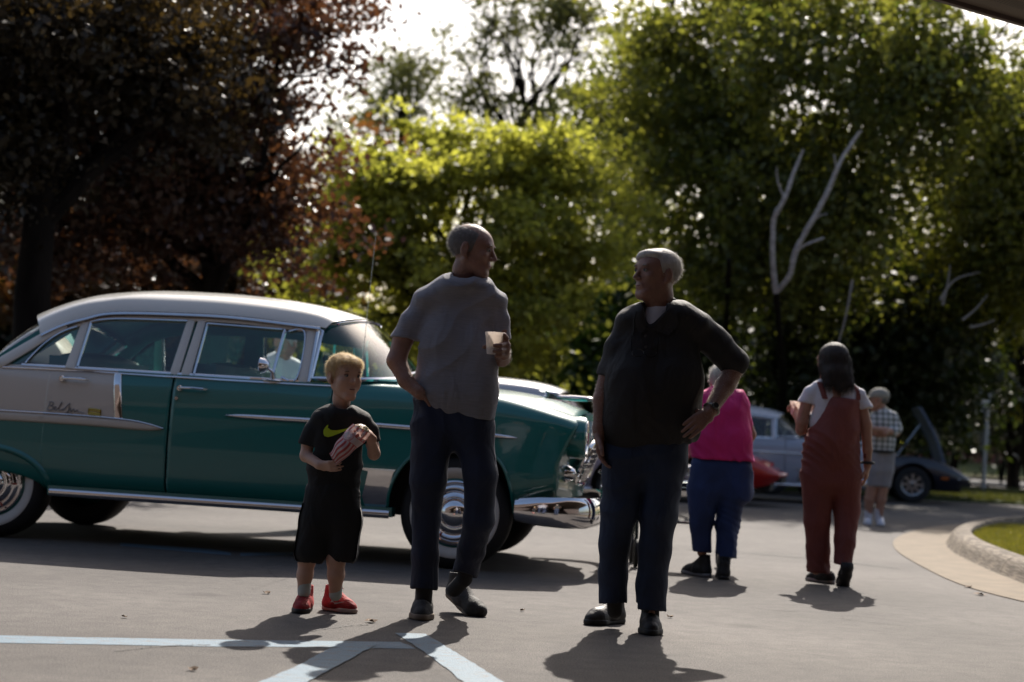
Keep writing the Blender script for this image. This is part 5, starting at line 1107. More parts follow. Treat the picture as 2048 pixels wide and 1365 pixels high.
for ch in ([(848, 1140, .0), (848, 1206, .0)], [(937, 1108, .07), (929, 1158, .12), (908, 1180, .20)]):
    s_ = SDF(); f.chain(s_, ch, [15.5, 15.5, 15], .01); fig('sock', s_, .006, DSOCK, f.root)
nb_ = [(886, 541), (900, 556), (916, 566), (936, 573), (955, 573), (972, 566), (980, 560)]
decal('neckband', sh1, nb_ + [(x + (x - 934) * .10, y + 8) for x, y in nb_[::-1]], fabric('grey_rib', (.20, .20, .23), .1, 60, .4, 300), f.root, .003, 1.)
def arm_hair(fg, body, a, b, rad, n, m):
    V = np.array([v.co for v in body.data.vertices]) + np.array(fg.root.location); N = np.array([v.normal for v in body.data.vertices]); A_, B_ = fg.q(a), fg.q(b); d_ = B_ - A_; t = np.clip(((V - A_) @ d_) / (d_ @ d_), 0, 1); k = np.linalg.norm(V - A_ - t[:, None] * d_, axis=1) < rad / fg.s
    if k.sum() > 10: strands('arm_hair', V[k], N[k], lambda p, nn_: np.tile(d_ / np.linalg.norm(d_), (len(p), 1)), n, .012, .00022, m, fg.root, .8, .6)
arm_hair(f, gb_, (806, 745, -.04), (835, 783, -.08), 24, 1200, HAIRG); arm_hair(f, gb_, (1004, 722, -.05), (1006, 705, -.19), 22, 900, HAIRG)
# paper cup (held thing)
cup = empty('paper_cup', tuple(P(987, 709, 7.98 - .235))); tag(cup, 'white foam cup with pale drink in the grey t-shirt man\'s hand', 'cup')
CUPM = mat('foam_cup', (.78, .72, .68), .6); 
def subs(m, tr=.35, col=(.9, .7, .5)):
    n = m.node_tree.nodes; L = m.node_tree.links; t_ = n.new('ShaderNodeBsdfTranslucent'); t_.inputs[0].default_value = (*col, 1); x = n.new('ShaderNodeMixShader'); x.inputs[0].default_value = tr
    L.new(n['Principled BSDF'].outputs[0], x.inputs[1]); L.new(t_.outputs[0], x.inputs[2]); L.new(x.outputs[0], n['Material Output'].inputs[0])
subs(CUPM, .45, (.95, .88, .82))
subs(HAIRG, .35, (.75, .72, .68)); subs(HAIRB, .45, (.95, .80, .52)); subs(GH, .25, (.5, .48, .46)); subs(SKIN_TAN, .05, (.6, .3, .2)); subs(SKIN_KID, .07, (.8, .45, .3)); subs(SKIN, .05, (.7, .35, .22)); subs(GREYT, .06, (.6, .6, .65))
MB().lathe([(0, .002), (.030, .002), (.031, .0), (.0315, .004), (.0405, .083), (.0425, .085), (.0435, .098), (.0425, .100), (.041, .098), (.039, .083), (.030, .006), (0, .005)], 40, axis='z').build('cup_body', CUPM, cup)
MB().lathe([(0, .030), (.0325, .030)], 32, axis='z').build('drink', mat('lemonade', (.75, .72, .25), .2), cup)

# ---------------- older man in black
f = Fig(7.98, 1270, 'older man in black polo and jeans with white hair, hand on hip'); B = SDF()
M = rotm(R(122), R(1)); hc = f.q((1313, 552, 0)); T = head_prims(B, hc, M, 1.06, 1)
f.chain(B, [(1320, 565, .01), (1318, 595, .02), (1318, 625, .03)], [25, 26, 30], .03); f.cap(B, (1300, 592, -.03), (1308, 612, .0), 14, 16, .02)
f.chain(B, [(1256, 650, .02), (1320, 632, .03), (1392, 655, .02)], [13, 20, 15], .03)
f.chain(B, [(1310, 690, .0), (1305, 760, .0), (1300, 850, .0)], [42, 54, 50], .04, .65)
f.chain(B, [(1248, 665, .02), (1216, 745, .02), (1203, 800, .0), (1198, 862, -.03)], [15, 17, 16, 12], .015)
hand(B, f.q((1198, 866, -.03)), f.q((1203, 925, -.05)) - f.q((1198, 866, -.03)), (1, -.4, 0), [.28, .33, .38, .45], 1.08, side=1)
f.chain(B, [(1400, 665, .02), (1440, 698, .03), (1474, 728, .05), (1450, 772, .0), (1420, 822, -.10)], [16, 19, 20, 19, 13], .015)
hand(B, f.q((1420, 824, -.10)), f.q((1370, 866, -.18)) - f.q((1420, 824, -.10)), (-.3, 1, -.3), [.22, .25, .30, .32], 1.08, thumb=np.array([-.5, .6, .5]), side=1)
f.chain(B, [(1255, 900, .0), (1236, 1050, .0), (1228, 1190, .0)], [26, 18, 11], .03); f.chain(B, [(1330, 900, .0), (1312, 1050, -.01), (1303, 1225, -.03)], [26, 18, 11], .03)
ob_ = fig('body', B, .0052, SKIN_TAN, f.root, None, 1); eyes(f.root, T, M, 1.06); arm_hair(f, ob_, (1468, 745, .02), (1424, 816, -.09), 30, 2600, HAIRG); arm_hair(f, ob_, (1207, 775, .01), (1199, 855, -.02), 26, 1800, HAIRG)
Hs = SDF(); k_ = 1.06
for p, r in (((0, -.022, .044), (.0835, .098, .080)), ((0, .042, .088), (.060, .045, .024)), ((.02, .07, .075), (.035, .022, .016))): Hs.ell(T(p), np.array(r) * k_, .02, M)
Hs.ell(T((0, .105, .005)), (.082, .082, .068), .008, M, 'sub'); Hs.ell(T((0, .06, -.05)), (.10, .075, .075), .01, M, 'sub'); Hs.plane(T((0, -.04, -.055)), M @ np.array([0, .2, -1]))
for s_ in (-1, 1): Hs.ell(T((s_ * .092, .004, -.006)), (.026, .028, .042), .004, M, 'sub')
V, Q = sdf_mesh(Hs, .004, folds(.0012, 60, 2., .4, .2), 1); mesh_obj('hair', V, Q, HAIRG, f.root, world=True)
strands('hair_strands', V, normals(V, Q), lambda p, n: np.tile(M @ np.array([.45, -.75, -.45]), (len(p), 1)), 9000, .022, .0004, HAIRG, f.root, .25, .25)
U_ = SDF(); f.chain(U_, [(1302, 665, .0), (1317, 620, .015)], [34, 30], .02, .9); f.ell(U_, (1318, 596, -.01), (26, 22), 26, .004, 'sub'); U_.plane(f.q((1310, 690, 0)), (0, 0, -1)); fig('undershirt', U_, .005, WHITET, f.root)
Sh = SDF()
f.chain(Sh, [(1252, 640, .01), (1285, 632, .02), (1320, 627, .03), (1360, 631, .03), (1400, 650, .02)], [21, 23, 25, 26, 25], .045, 1.75)
f.chain(Sh, [(1288, 668, .01), (1272, 760, -.02), (1262, 850, -.02)], [50, 56, 54], .05, .80); f.chain(Sh, [(1345, 670, .01), (1348, 760, -.01), (1344, 850, -.01)], [50, 56, 56], .05, .80)
f.ell(Sh, (1284, 800, -.045), (66, 80), 48, .06)
f.chain(Sh, [(1254, 652, .02), (1236, 695, .02), (1216, 752, .03)], [26, 25, 25], .03)
f.chain(Sh, [(1385, 650, .02), (1425, 680, .03), (1464, 722, .04)], [28, 30, 33], .03)
f.chain(Sh, [(1258, 850, .0), (1262, 890, .0)], [52, 46], .05, .9); f.chain(Sh, [(1335, 850, .0), (1330, 890, .0)], [58, 46], .05, .9)
Sh.plane(f.q((1300, 892, 0)), np.array([.12, 0, -1]), k=.004)
Sh.slice(f.q((1202, 752, .03)), f.q((1197, 800, .03)) - f.q((1213, 740, .03)), .070); Sh.slice(f.q((1464, 748, .03)), f.q((1458, 795, .03)) - f.q((1452, 745, .03)), .120)
Sh.cap(f.q((1317, 620, -.01)), f.q((1312, 585, .0)), .056, .08, .006, 1., 'sub'); f.cap(Sh, (1311, 612, -.14), (1299, 656, -.17), 25, 4, .006, 4., 'sub')
sh2 = fig('polo_shirt', Sh, .006, CHARC, f.root, folds(.013, 13, 3.1, 1.3, .6), 2)
Cc = SDF()   # collar wings
f.chain(Cc, [(1284, 611, -.03), (1281, 628, -.07)], [4.5, 4], .012); f.chain(Cc, [(1347, 602, .0), (1349, 622, -.04)], [5, 5], .014); f.chain(Cc, [(1347, 602, .0), (1334, 598, .08), (1300, 602, .07), (1284, 611, -.03)], [5, 5, 5, 4.5], .012)
fig('collar', Cc, .0045, CHARC, f.root, None, 1)
for po in ([(1287, 608), (1272, 628), (1268, 650), (1280, 672), (1294, 656), (1289, 632)], [(1344, 602), (1354, 622), (1358, 648), (1338, 672), (1303, 660), (1322, 634), (1336, 614)]): decal('collar_wing', sh2, po, CHARC, f.root, .010, 1.2)
pl = MB()
for y_ in (672, 694): pl.lathe([(0, .004), (.006, .003), (.006, -.004)], 12, c=tuple(f.q((1291 + (y_ - 672) * .05, y_, -.188))), axis='y', sgn=-1)
pl.build('buttons', mat('button', (.05, .05, .05), .3), f.root, world=True)
J = SDF()
f.chain(J, [(1258, 850, .0), (1254, 930, .0)], [50, 48], .03, .85); f.chain(J, [(1330, 850, .0), (1326, 930, .0)], [50, 48], .03, .85); f.chain(J, [(1294, 850, .0), (1292, 935, .0)], [52, 46], .03, .85)
f.chain(J, [(1250, 920, .0), (1238, 1020, -.01), (1229, 1090, .0), (1226, 1150, .01), (1226, 1214, .0)], [46, 37, 30, 28, 29], .025, .95)
f.chain(J, [(1328, 920, .0), (1318, 1030, -.02), (1310, 1100, -.02), (1303, 1170, -.02), (1302, 1228, -.03)], [44, 36, 32, 30, 31], .025, .95)
J.slice(f.q((1226, 1208, 0)), (.1, -.1, -1), .12); J.slice(f.q((1302, 1222, -.03)), (0, -.1, -1), .12); J.cap(f.q((1226, 1198, 0)), f.q((1226, 1240, 0)), .056, .062, .003, 1., 'sub'); J.cap(f.q((1302, 1213, -.03)), f.q((1302, 1250, -.03)), .058, .062, .003, 1., 'sub')
jn2 = fig('jeans', J, .0062, fabric('faded_denim', (.012, .022, .052), .40, 4, .35, 300, sheen=.10), f.root, folds(.011, 17, 7.7, 1.1, .55), 1)
BLK = mat('black_leather', (.014, .011, .010), .55, var=.2, vscale=20, bump=.3, bscale=60); BSOLE = mat('black_sole', (.012, .012, .012), .6)
h1 = np.array([P(1240, 1230, 8.25)[0], 8.27, 0]); t1 = np.array([G(1180, 1248)[0] - .02, 8.07, 0]); shoe(f.root, h1 + np.array([.012, 0, 0]), t1, 'shoe', BLK, BSOLE, .054, .108, .004, 1.08)
t2 = np.array([G(1300, 1272)[0] + .005, 7.79, 0]); h2 = t2 + np.array([.010, .30, 0]); shoe(f.root, h2, t2, 'shoe', BLK, BSOLE, .054, .108, .004, 1.08)
for a_, b_ in (((1228, 1175, .0), (1230, 1222, .05)), ((1303, 1190, -.03), (1303, 1240, -.01))):
    s_ = SDF(); f.cap(s_, a_, b_, 16, 15.5, .01); fig('sock', s_, .006, DSOCK, f.root)
# wristwatch and ring are worn; glasses hang on a cord
wt = tag(empty('wristwatch', tuple(f.q((1423, 819, -.095)))), 'metal wristwatch on the older man\'s bent left wrist', 'watch')
wd = Vector(f.q((1420, 824, -.10)) - f.q((1450, 772, 0))).normalized(); Mq = Vector((0, 0, 1)).rotation_difference(wd).to_matrix()
rg = [Mq @ Vector((.036 * math.cos(a), .036 * math.sin(a), 0)) for a in np.linspace(0, 2 * math.pi, 25)[:-1]]; mb = MB(); mb.tube([tuple(p) for p in rg], .006, 6, closed=True); mb.build('watch_band', mat('steel_band', (.25, .24, .22), .3, 1.), wt)
fc = Vector((.3, -1, .35)).normalized(); fc = (fc - wd * fc.dot(wd)).normalized(); Mf = Vector((0, 0, 1)).rotation_difference(fc).to_matrix(); mb = MB()
mb.lathe([(.0, .010), (.014, .010), (.017, .006), (.017, -.002)], 20, axis='z'); mb.v = [tuple(Mf @ Vector(p) + fc * .036) for p in mb.v]; mb.build('watch_face', mat('watch_glass', (.03, .03, .03), .1), wt)
gl = tag(empty('glasses', tuple(f.q((1283, 700, -.2)))), 'dark glasses hanging on a cord over the black polo shirt', 'glasses')
lo_ = Vector(gl.location); mb = MB()
def hit2(x, y, off=.010, t_=bvh(sh2)):
    r = ray(x, y); r = r / np.linalg.norm(r); q = t_.ray_cast(Vector(CAM), Vector(r)); p = q[0] if q[0] is not None else Vector(f.q((x, y, -.15))); return np.array(p) - r * off
mb.tube([tuple(Vector(hit2(x, y, .004)) - lo_) for x, y in ((1272, 622), (1268, 640), (1268, 660), (1264, 672))], .0022, 5); mb.tube([tuple(Vector(hit2(x, y, .004)) - lo_) for x, y in ((1338, 640), (1328, 655), (1318, 664))], .0022, 5); mb.build('cord', DARK, gl)
mb = MB()
for x, y in ((1276, 706), (1302, 707)):
    mb.tube([tuple(Vector(hit2(x + 12 * math.cos(a), y + 8 * math.sin(a), .014)) - lo_) for a in np.linspace(0, 2 * math.pi, 17)[:-1]], .0018, 5, closed=True)
mb.tube([tuple(Vector(hit2(x, y, .014)) - lo_) for x, y in ((1264, 704), (1263, 688), (1264, 672))], .002, 5); mb.tube([tuple(Vector(hit2(x, y, .014)) - lo_) for x, y in ((1314, 705), (1317, 685), (1318, 664))], .002, 5)
mb.build('frame', mat('glasses_frame', (.01, .01, .012), .2), gl)

# ---------------- boy
f = Fig(7.92, 650, 'blond boy in black t-shirt and shorts with red sneakers holding a popcorn bag'); B = SDF()
M = rotm(R(-146), R(-3)); hc = f.q((688, 756, 0)); kb = .90; T = head_prims(B, hc, M, kb, 0, kid=True)
f.chain(B, [(682, 770, .01), (683, 800, .015), (684, 822, .02)], [16, 16, 16], .02); f.chain(B, [(644, 842, .0), (683, 832, .01), (724, 844, .0)], [8, 15, 8], .02)
f.chain(B, [(680, 860, .01), (672, 930, 0), (665, 990, 0)], [26, 26, 28], .03, .55)
f.chain(B, [(640, 848, .0), (616, 886, .0), (612, 912, -.01), (640, 930, -.10)], [10, 12.5, 12, 9], .012)
hand(B, f.q((642, 931, -.10)), f.q((676, 934, -.16)) - f.q((642, 931, -.10)), (.2, .9, .3), [.35, .4, .45, .5], .70, thumb=np.array([.6, -.35, .55]), side=-1)
f.chain(B, [(728, 850, .0), (745, 890, .0), (748, 908, -.02), (742, 880, -.10)], [10, 12, 12, 9], .012)
hand(B, f.q((743, 874, -.115)), f.q((722, 850, -.155)) - f.q((743, 874, -.115)), (-.6, .3, -.8), [.4, .45, .5, .5], .70, thumb=np.array([-.8, -.2, .2]), side=1)
f.chain(B, [(642, 1040, .0), (614, 1120, .0), (610, 1150, .0), (607, 1180, .0)], [26, 17, 15, 12], .02); f.chain(B, [(690, 1040, .0), (672, 1120, .0), (672, 1150, .0), (670, 1186, .02)], [26, 18, 16, 12], .02)
fig('body', B, .0046, SKIN_KID, f.root, None, 1); eyes(f.root, T, M, kb, brow=mat('brow_blond', (.22, .13, .07), .8))
Hs = SDF()
for p, r in (((0, -.018, .044), (.084, .100, .083)), ((0, .045, .078), (.068, .050, .034))): Hs.ell(T(p), np.array(r) * kb, .02, M)
Hs.ell(T((0, .115, -.010)), (.082 * kb, .082 * kb, .070 * kb), .006, M, 'sub'); Hs.ell(T((0, .05, -.06)), (.10, .068, .068), .01, M, 'sub'); Hs.plane(T((0, -.04, -.045)), M @ np.array([0, .25, -1]))
for s_ in (-1, 1): Hs.ell(T((s_ * .092, .002, -.008)), (.024, .026, .040), .004, M, 'sub')
V, Q = sdf_mesh(Hs, .004, folds(.0015, 60, 1., .4, .4), 1); mesh_obj('hair', V, Q, HAIRB, f.root, world=True)
strands('hair_strands', V, normals(V, Q), lambda p, n: n * 0 + M @ np.array([0, .45, -.55]), 14000, .020, .00045, HAIRB, f.root, .35, .3)
Sh = SDF()
f.chain(Sh, [(642, 836, .0), (664, 831, .01), (684, 828, .015), (704, 831, .01), (728, 840, .0)], [15, 16, 18, 16, 14], .03, 1.7)
f.chain(Sh, [(660, 850, .0), (656, 930, .0), (654, 1000, .0)], [38, 38, 42], .03, .75); f.chain(Sh, [(700, 850, .0), (688, 930, .0), (682, 1000, .0)], [34, 34, 39], .03, .75)
f.chain(Sh, [(644, 838, .0), (626, 862, .0), (614, 888, .0)], [17, 18, 20], .02); f.chain(Sh, [(722, 842, .0), (738, 862, .0), (746, 890, .0)], [16, 17, 18], .02)
Sh.plane(f.q((665, 1012, 0)), (0, 0, -1), k=.004); Sh.slice(f.q((614, 892, 0)), f.q((610, 920, 0)) - f.q((617, 884, 0)), .065); Sh.slice(f.q((748, 886, 0)), f.q((752, 912, 0)) - f.q((744, 880, 0)), .055); f.ell(Sh, (684, 804, -.015), (20, 17), 24, .005, 'sub')
sh3 = fig('shirt', Sh, .0055, BLACKT, f.root, folds(.008, 20, 5.1, 1.3, .4), 2)
Pn = SDF()
f.chain(Pn, [(648, 985, .0), (636, 1040, .0), (620, 1105, .0)], [38, 37, 33], .02, .85); f.chain(Pn, [(665, 985, .0), (664, 1040, .0)], [38, 36], .02, .85); f.chain(Pn, [(684, 985, .0), (688, 1040, .0), (686, 1105, .0)], [36, 36, 31], .02, .85)
Pn.plane(f.q((650, 1130, 0)), (0, 0, -1), k=.003)
for c in ((618, 1150), (683, 1150)): Pn.cap(f.q((*c, 0)), f.q((c[0], c[1] - 14, 0)), .058, .055, .003, 1., 'sub')
sh4 = fig('shorts', Pn, .0055, BLACKT, f.root, folds(.008, 20, 2.2, 1.2, .5), 1)
STR = mat('white_stripe', (.45, .45, .46), .8)
def edge_stripe(src, x_a, x_b, y_a, y_b, w_, side):
    tr = bvh(src); ys = np.arange(y_a, y_b, 4.); L_ = []
    for y_ in ys:
        x_ = x_a + (x_b - x_a) * (y_ - y_a) / (y_b - y_a); r = f.q((x_ - side * 60, y_, 0)); dv = Vector(f.q((x_, y_, -.05))) - Vector(f.q((x_ + side * 60, y_, -.05))); o = Vector(f.q((x_ + side * 60, y_, -.025))); h_ = tr.ray_cast(o, dv.normalized())
        if h_[0] is not None: L_.append((h_[0], h_[1]))
    rows = [np.array([np.array(p + Vector((0, -k, 0)) + n * .003) for p, n in L_]) for k in (-w_, 0, w_)]
    return MB().grid(np.stack(rows, 1)).build('side_stripe', STR, f.root, world=True)
edge_stripe(sh4, 608, 587, 1006, 1127, .012, -1); edge_stripe(sh4, 718, 714, 1016, 1127, .012, 1)
# chest emblem: curved tick
tk = [(657, 849), (652, 853), (647, 860), (646, 867), (649, 873), (656, 875), (664, 873), (680, 867), (712, 852), (714, 850), (690, 858), (672, 861), (661, 860), (656, 856)]
decal('chest_emblem', sh3, tk, mat('neon_print', (.42, .60, .02), .6), f.root, .003, .8)
SOCK = mat('sock', (.45, .5, .48), .9); RED = fabric('red_knit', (.36, .020, .022), .3, 40, .4, 200); PALE = mat('pale_sole', (.60, .48, .42), .7)
for c in ((609, 1150, 1184, 0.), (672, 1156, 1190, .02)):
    s_ = SDF(); f.chain(s_, [(c[0], c[1] + 12, c[3]), (c[0] - 1, c[2], c[3])], [13.5, 13], .01); fig('sock', s_, .005, SOCK, f.root)
t1 = np.array([G(600, 1226)[0], 7.83, 0]); h1 = t1 + np.array([.012, .19, 0]); a_ = shoe(f.root, h1, t1, 'shoe', RED, mat('dark_sole', (.02, .015, .015), .6), .046, .118, .004, .94, lace_m=RED)
h2 = np.array([G(658, 1214)[0] - .005, 8.06, 0]); t2 = np.array([G(716, 1222)[0], 7.97, 0]); b_ = shoe(f.root, h2, t2, 'shoe', RED, PALE, .046, .118, .004, .94, lace_m=RED)
for sh_, dv in ((b_, t2 - h2),):
    d_ = dv / np.linalg.norm(dv); l_ = np.array([d_[1], -d_[0], 0]); pts = [(.10, .060), (.085, .045), (.10, .035), (.14, .040), (.20, .056), (.145, .047), (.112, .045)]
    L2 = np.linalg.norm(dv)
    tkm = MB().add([tuple(d_ * a * L2 / .25 + l_ * .042 + np.array([0, 0, z])) for a, z in pts], [tuple(range(7))]).add([tuple(d_ * a * L2 / .25 + l_ * .036 + np.array([0, 0, z])) for a, z in pts], [tuple(range(7))[::-1]]); tkm.build('side_emblem', STR, sh_, smooth=False)
# popcorn bag
bag = tag(empty('popcorn_bag', tuple(f.q((683, 892, -.17)))), 'red and white striped paper popcorn bag in the boy\'s hands', 'bag')
def bag_mat():
    m = bpy.data.materials.new('striped_paper'); m.use_nodes = True; t = m.node_tree; n = t.nodes; L = t.links; b = n['Principled BSDF']; b.inputs['Roughness'].default_value = .6
    u = n.new('ShaderNodeUVMap'); sp_ = n.new('ShaderNodeSeparateXYZ'); L.new(u.outputs[0], sp_.inputs[0])
    def mth(op, a, bb=None, cc=None):
        x = n.new('ShaderNodeMath'); x.operation = op
        for i, v in enumerate((a, bb, cc)):
            if v is None: continue
            if isinstance(v, (int, float)): x.inputs[i].default_value = v
            else: L.new(v, x.inputs[i])
        return x.outputs[0]
    U, Vv = sp_.outputs[0], sp_.outputs[1]
    fr = mth('FRACT', mth('MULTIPLY', U, 6.0)); st = mth('LESS_THAN', fr, .5)
    band_ = mth('COMPARE', Vv, .66, .09); dx = mth('MULTIPLY', mth('SUBTRACT', U, .30), .62); dy = mth('SUBTRACT', Vv, .68); rr = mth('SQRT', mth('ADD', mth('MULTIPLY', dx, dx), mth('MULTIPLY', dy, dy)))
    disc = mth('LESS_THAN', rr, .15); ringm = mth('COMPARE', rr, .135, .006); ring2 = mth('COMPARE', rr, .115, .004); no_st = mth('MAXIMUM', band_, disc); st2 = mth('MULTIPLY', st, mth('SUBTRACT', 1., no_st))
    bl = mth('MULTIPLY', mth('COMPARE', mth('ABSOLUTE', mth('SUBTRACT', Vv, .66)), .085, .007), mth('SUBTRACT', 1., disc)); red = mth('MAXIMUM', mth('MAXIMUM', st2, bl), mth('MAXIMUM', ringm, ring2))
    nz = n.new('ShaderNodeTexNoise'); nz.inputs['Scale'].default_value = 34; nz.inputs['Detail'].default_value = 6; L.new(u.outputs[0], nz.inputs[0]); sc_ = mth('MULTIPLY', mth('GREATER_THAN', nz.outputs[0], .56), mth('MULTIPLY', no_st, mth('LESS_THAN', rr, .10)))
    mx = n.new('ShaderNodeMix'); mx.data_type = 'RGBA'; L.new(red, mx.inputs[0]); mx.inputs[6].default_value = (.60, .52, .52, 1); mx.inputs[7].default_value = (.42, .015, .02, 1)
    m2 = n.new('ShaderNodeMix'); m2.data_type = 'RGBA'; L.new(mth('MULTIPLY', sc_, .6), m2.inputs[0]); L.new(mx.outputs[2], m2.inputs[6]); m2.inputs[7].default_value = (.12, .05, .06, 1); L.new(m2.outputs[2], b.inputs['Base Color']); subs(m, .25, (.6, .4, .35)); return m
nu, nv = 28, 28; V = []; uv = []
A0, A1, A2, A3 = (659, 908), (672, 930), (742, 868), (706, 849)   # bottom-left, bottom-right, top-right, top-left
for i in range(nu + 1):
    u_ = i / nu; a = u_ * 2 * math.pi
    for j in range(nv + 1):
        v_ = j / nv; side_f = .5 - .5 * math.cos(a)  # 0..1 across, front half then back
        L0 = np.array(A0) * (1 - v_) + np.array(A3) * v_; R0_ = np.array(A1) * (1 - v_) + np.array(A2) * v_
        bul = math.sin(math.pi * min(1, v_ * .85 + .08)); wdn = 1 + .22 * bul; c_ = (L0 + R0_) / 2; px_ = c_ + (L0 - c_) * math.cos(a) * wdn; dep = -.17 - math.sin(a) * (.012 + .050 * bul ** .7) + .006 * math.sin(9 * v_ + 5 * u_) + .004 * math.sin(23 * v_ + 11 * u_)
        px_ = px_ + np.array([1.2 * math.sin(14 * v_ + a), 1.0 * math.sin(11 * v_ + 2 * a)]); V.append(f.q((px_[0], px_[1], dep))); uv.append((u_ * 2 if u_ <= .5 else (1 - u_) * 2, v_))
Fq = [(i * (nv + 1) + j, i * (nv + 1) + j + 1, (i + 1) * (nv + 1) + j + 1, (i + 1) * (nv + 1) + j) for i in range(nu) for j in range(nv)]
ob = mesh_obj('paper', V, Fq, bag_mat(), bag, world=True); ul = ob.data.uv_layers.new(name='UVMap')
for lp_ in ob.data.loops: ul.data[lp_.index].uv = uv[lp_.vertex_index]
mb = MB()
for i in range(26):
    c = f.q((722 + RNG.uniform(-15, 14), 858 + RNG.uniform(-6, 7), -.17 + RNG.uniform(-.025, .025))); mb.ell(tuple(c), (.007, .007, .006), 7, 5)
pc = mb.build('popcorn', mat('popcorn', (.7, .6, .4), .8, bump=1, bscale=200), bag, world=True); pc['kind'] = 'stuff'

# ---------------- woman in dungarees
WT = fabric('rust_cotton', (.165, .040, .030), .12, 5, .3, 250)
f = Fig(11.3, 1660, 'woman in rust red dungarees over white t-shirt walking away'); B = SDF()
M = rotm(R(38), R(-8)); hc = f.q((1664, 724, 0)); T = head_prims(B, hc, M, 1.0, 0)
f.chain(B, [(1667, 735, .0), (1668, 760, .0), (1668, 790, .01)], [16, 16, 20], .02); f.chain(B, [(1620, 785, .0), (1668, 774, .0), (1716, 790, .0)], [11, 14, 11], .02)
f.chain(B, [(1666, 800, 0), (1666, 860, 0), (1662, 930, 0)], [32, 32, 38], .03, .7)
f.chain(B, [(1617, 790, .0), (1604, 845, .02), (1602, 860, .03)], [12, 12, 11], .015); f.chain(B, [(1602, 860, .03), (1600, 845, .16), (1592, 826, .24)], [11, 9, 7], .01)
hand(B, f.q((1593, 834, .24)), (-.2, .6, .6), (-.8, .1, .5), [1.1, 1.1, 1.1, 1.1], .85, side=1)
f.chain(B, [(1720, 795, .0), (1732, 850, .0), (1735, 900, .0), (1735, 930, .0)], [12, 11.5, 9.5, 7.5], .015); hand(B, f.q((1735, 932, .0)), (-.05, 0, -1), (-1, .3, 0), [.25, .3, .35, .4], .9, side=-1)
f.chain(B, [(1640, 940, .0), (1632, 1040, .0), (1632, 1140, .0)], [24, 17, 10], .02); f.chain(B, [(1692, 940, .0), (1690, 1040, .0), (1684, 1120, -.1)], [24, 17, 10], .02)
fig('body', B, .008, SKIN, f.root); eyes(f.root, T, M, 1.)
Hs = SDF(); Hs.ell(T((0, -.02, .035)), (.090, .106, .092), .02, M); Hs.ell(T((0, .125, -.02)), (.080, .075, .090), .01, M, 'sub')
f.chain(Hs, [(1668, 715, .0), (1674, 745, -.06), (1682, 768, -.08)], [24, 22, 13], .03, .7); f.chain(Hs, [(1650, 730, -.02), (1656, 765, -.07)], [13, 9], .02); f.chain(Hs, [(1690, 725, -.02), (1700, 768, -.07)], [14, 8], .02)
V, Q = sdf_mesh(Hs, .007, folds(.004, 45, 2., .5, .9), 1); mesh_obj('hair', V, Q, HAIRD, f.root, world=True)
lw = V[V[:, 2] < P(1664, 735, 11.3)[2]]; strands('hair_strands', V, normals(V, Q), lambda p, n: np.tile(np.array([.12, 0, -1.]), (len(p), 1)), 4500, .06, .0009, HAIRD, f.root, .08, .12)
Sh = SDF()
f.chain(Sh, [(1622, 784, .0), (1645, 774, .0), (1668, 770, .0), (1692, 776, .0), (1716, 790, .0)], [14, 16, 18, 16, 14], .02)
f.chain(Sh, [(1650, 800, .0), (1652, 870, .0)], [32, 32], .03, .75); f.chain(Sh, [(1690, 802, .0), (1684, 870, .0)], [32, 32], .03, .75)
f.chain(Sh, [(1620, 790, .0), (1608, 812, .01)], [15, 17], .02); f.chain(Sh, [(1718, 794, .0), (1731, 818, .0)], [15, 16], .02)
Sh.slice(f.q((1605, 806, 0)), f.q((1600, 840, 0)) - f.q((1608, 800, 0)), .09); Sh.slice(f.q((1733, 818, 0)), f.q((1736, 850, 0)) - f.q((1730, 812, 0)), .075); f.ell(Sh, (1667, 756, 0), (19, 12), 18, .006, 'sub')
ts = fig('t_shirt', Sh, .008, WHITET, f.root, folds(.009, 14, 2.5, 1.2, .5), 1)
for po in ([(1633, 764), (1645, 764), (1650, 776), (1657, 800), (1645, 800), (1638, 780)], [(1706, 768), (1717, 772), (1721, 788), (1722, 802), (1711, 802), (1711, 784)]): decal('strap', ts, po, WT, f.root, .007, 1.5)
D_ = SDF()
f.chain(D_, [(1686, 806, .0), (1678, 860, .0), (1668, 905, .0)], [36, 40, 44], .03, .95); f.chain(D_, [(1672, 822, .0), (1656, 880, .0)], [36, 43], .03, 1.05); f.chain(D_, [(1642, 900, .0), (1642, 960, .0)], [38, 40], .04, .85); f.chain(D_, [(1684, 900, .0), (1682, 960, .0)], [36, 38], .04, .85)
f.chain(D_, [(1636, 950, .0), (1634, 1040, .0), (1636, 1100, .0), (1637, 1150, .0)], [36, 26, 23.5, 24], .02, .9); f.chain(D_, [(1690, 950, .0), (1694, 1020, .0), (1690, 1080, -.06), (1686, 1134, -.12)], [34, 26, 21, 19], .02, .9)
D_.plane(f.q((1668, 793, 0)), (.06, 0, 1), k=.004); D_.slice(f.q((1637, 1146, 0)), (0, 0, -1), .12); D_.slice(f.q((1686, 1130, -.12)), (0, 0, -1), .12)
f.ell(D_, (1731, 908, 0), (5, 14), 9, .01)
fig('dungarees', D_, .008, WT, f.root, folds(.012, 11, 6.5, 1.3, .75), 1)
BK = fabric('black_canvas', (.015, .015, .016), .1, 10, .2, 100)
t1 = np.array([G(1606, 1158)[0], 11.55, 0]); h1 = np.array([G(1650, 1161)[0], 11.35, 0]); shoe(f.root, h1, t1, 'shoe', BK, mat('pale_rubber', (.35, .33, .30), .6), .045, .07, .006, 1., laces=False)
t2 = np.array([G(1684, 1172)[0], 11.32, 0]); h2 = t2 + np.array([.0, -.22, 0]); shoe(f.root, h2, t2, 'shoe', BK, mat('grey_rubber', (.10, .10, .10), .6), .047, .07, .006, 1.05, heel_lift=.13, laces=False)
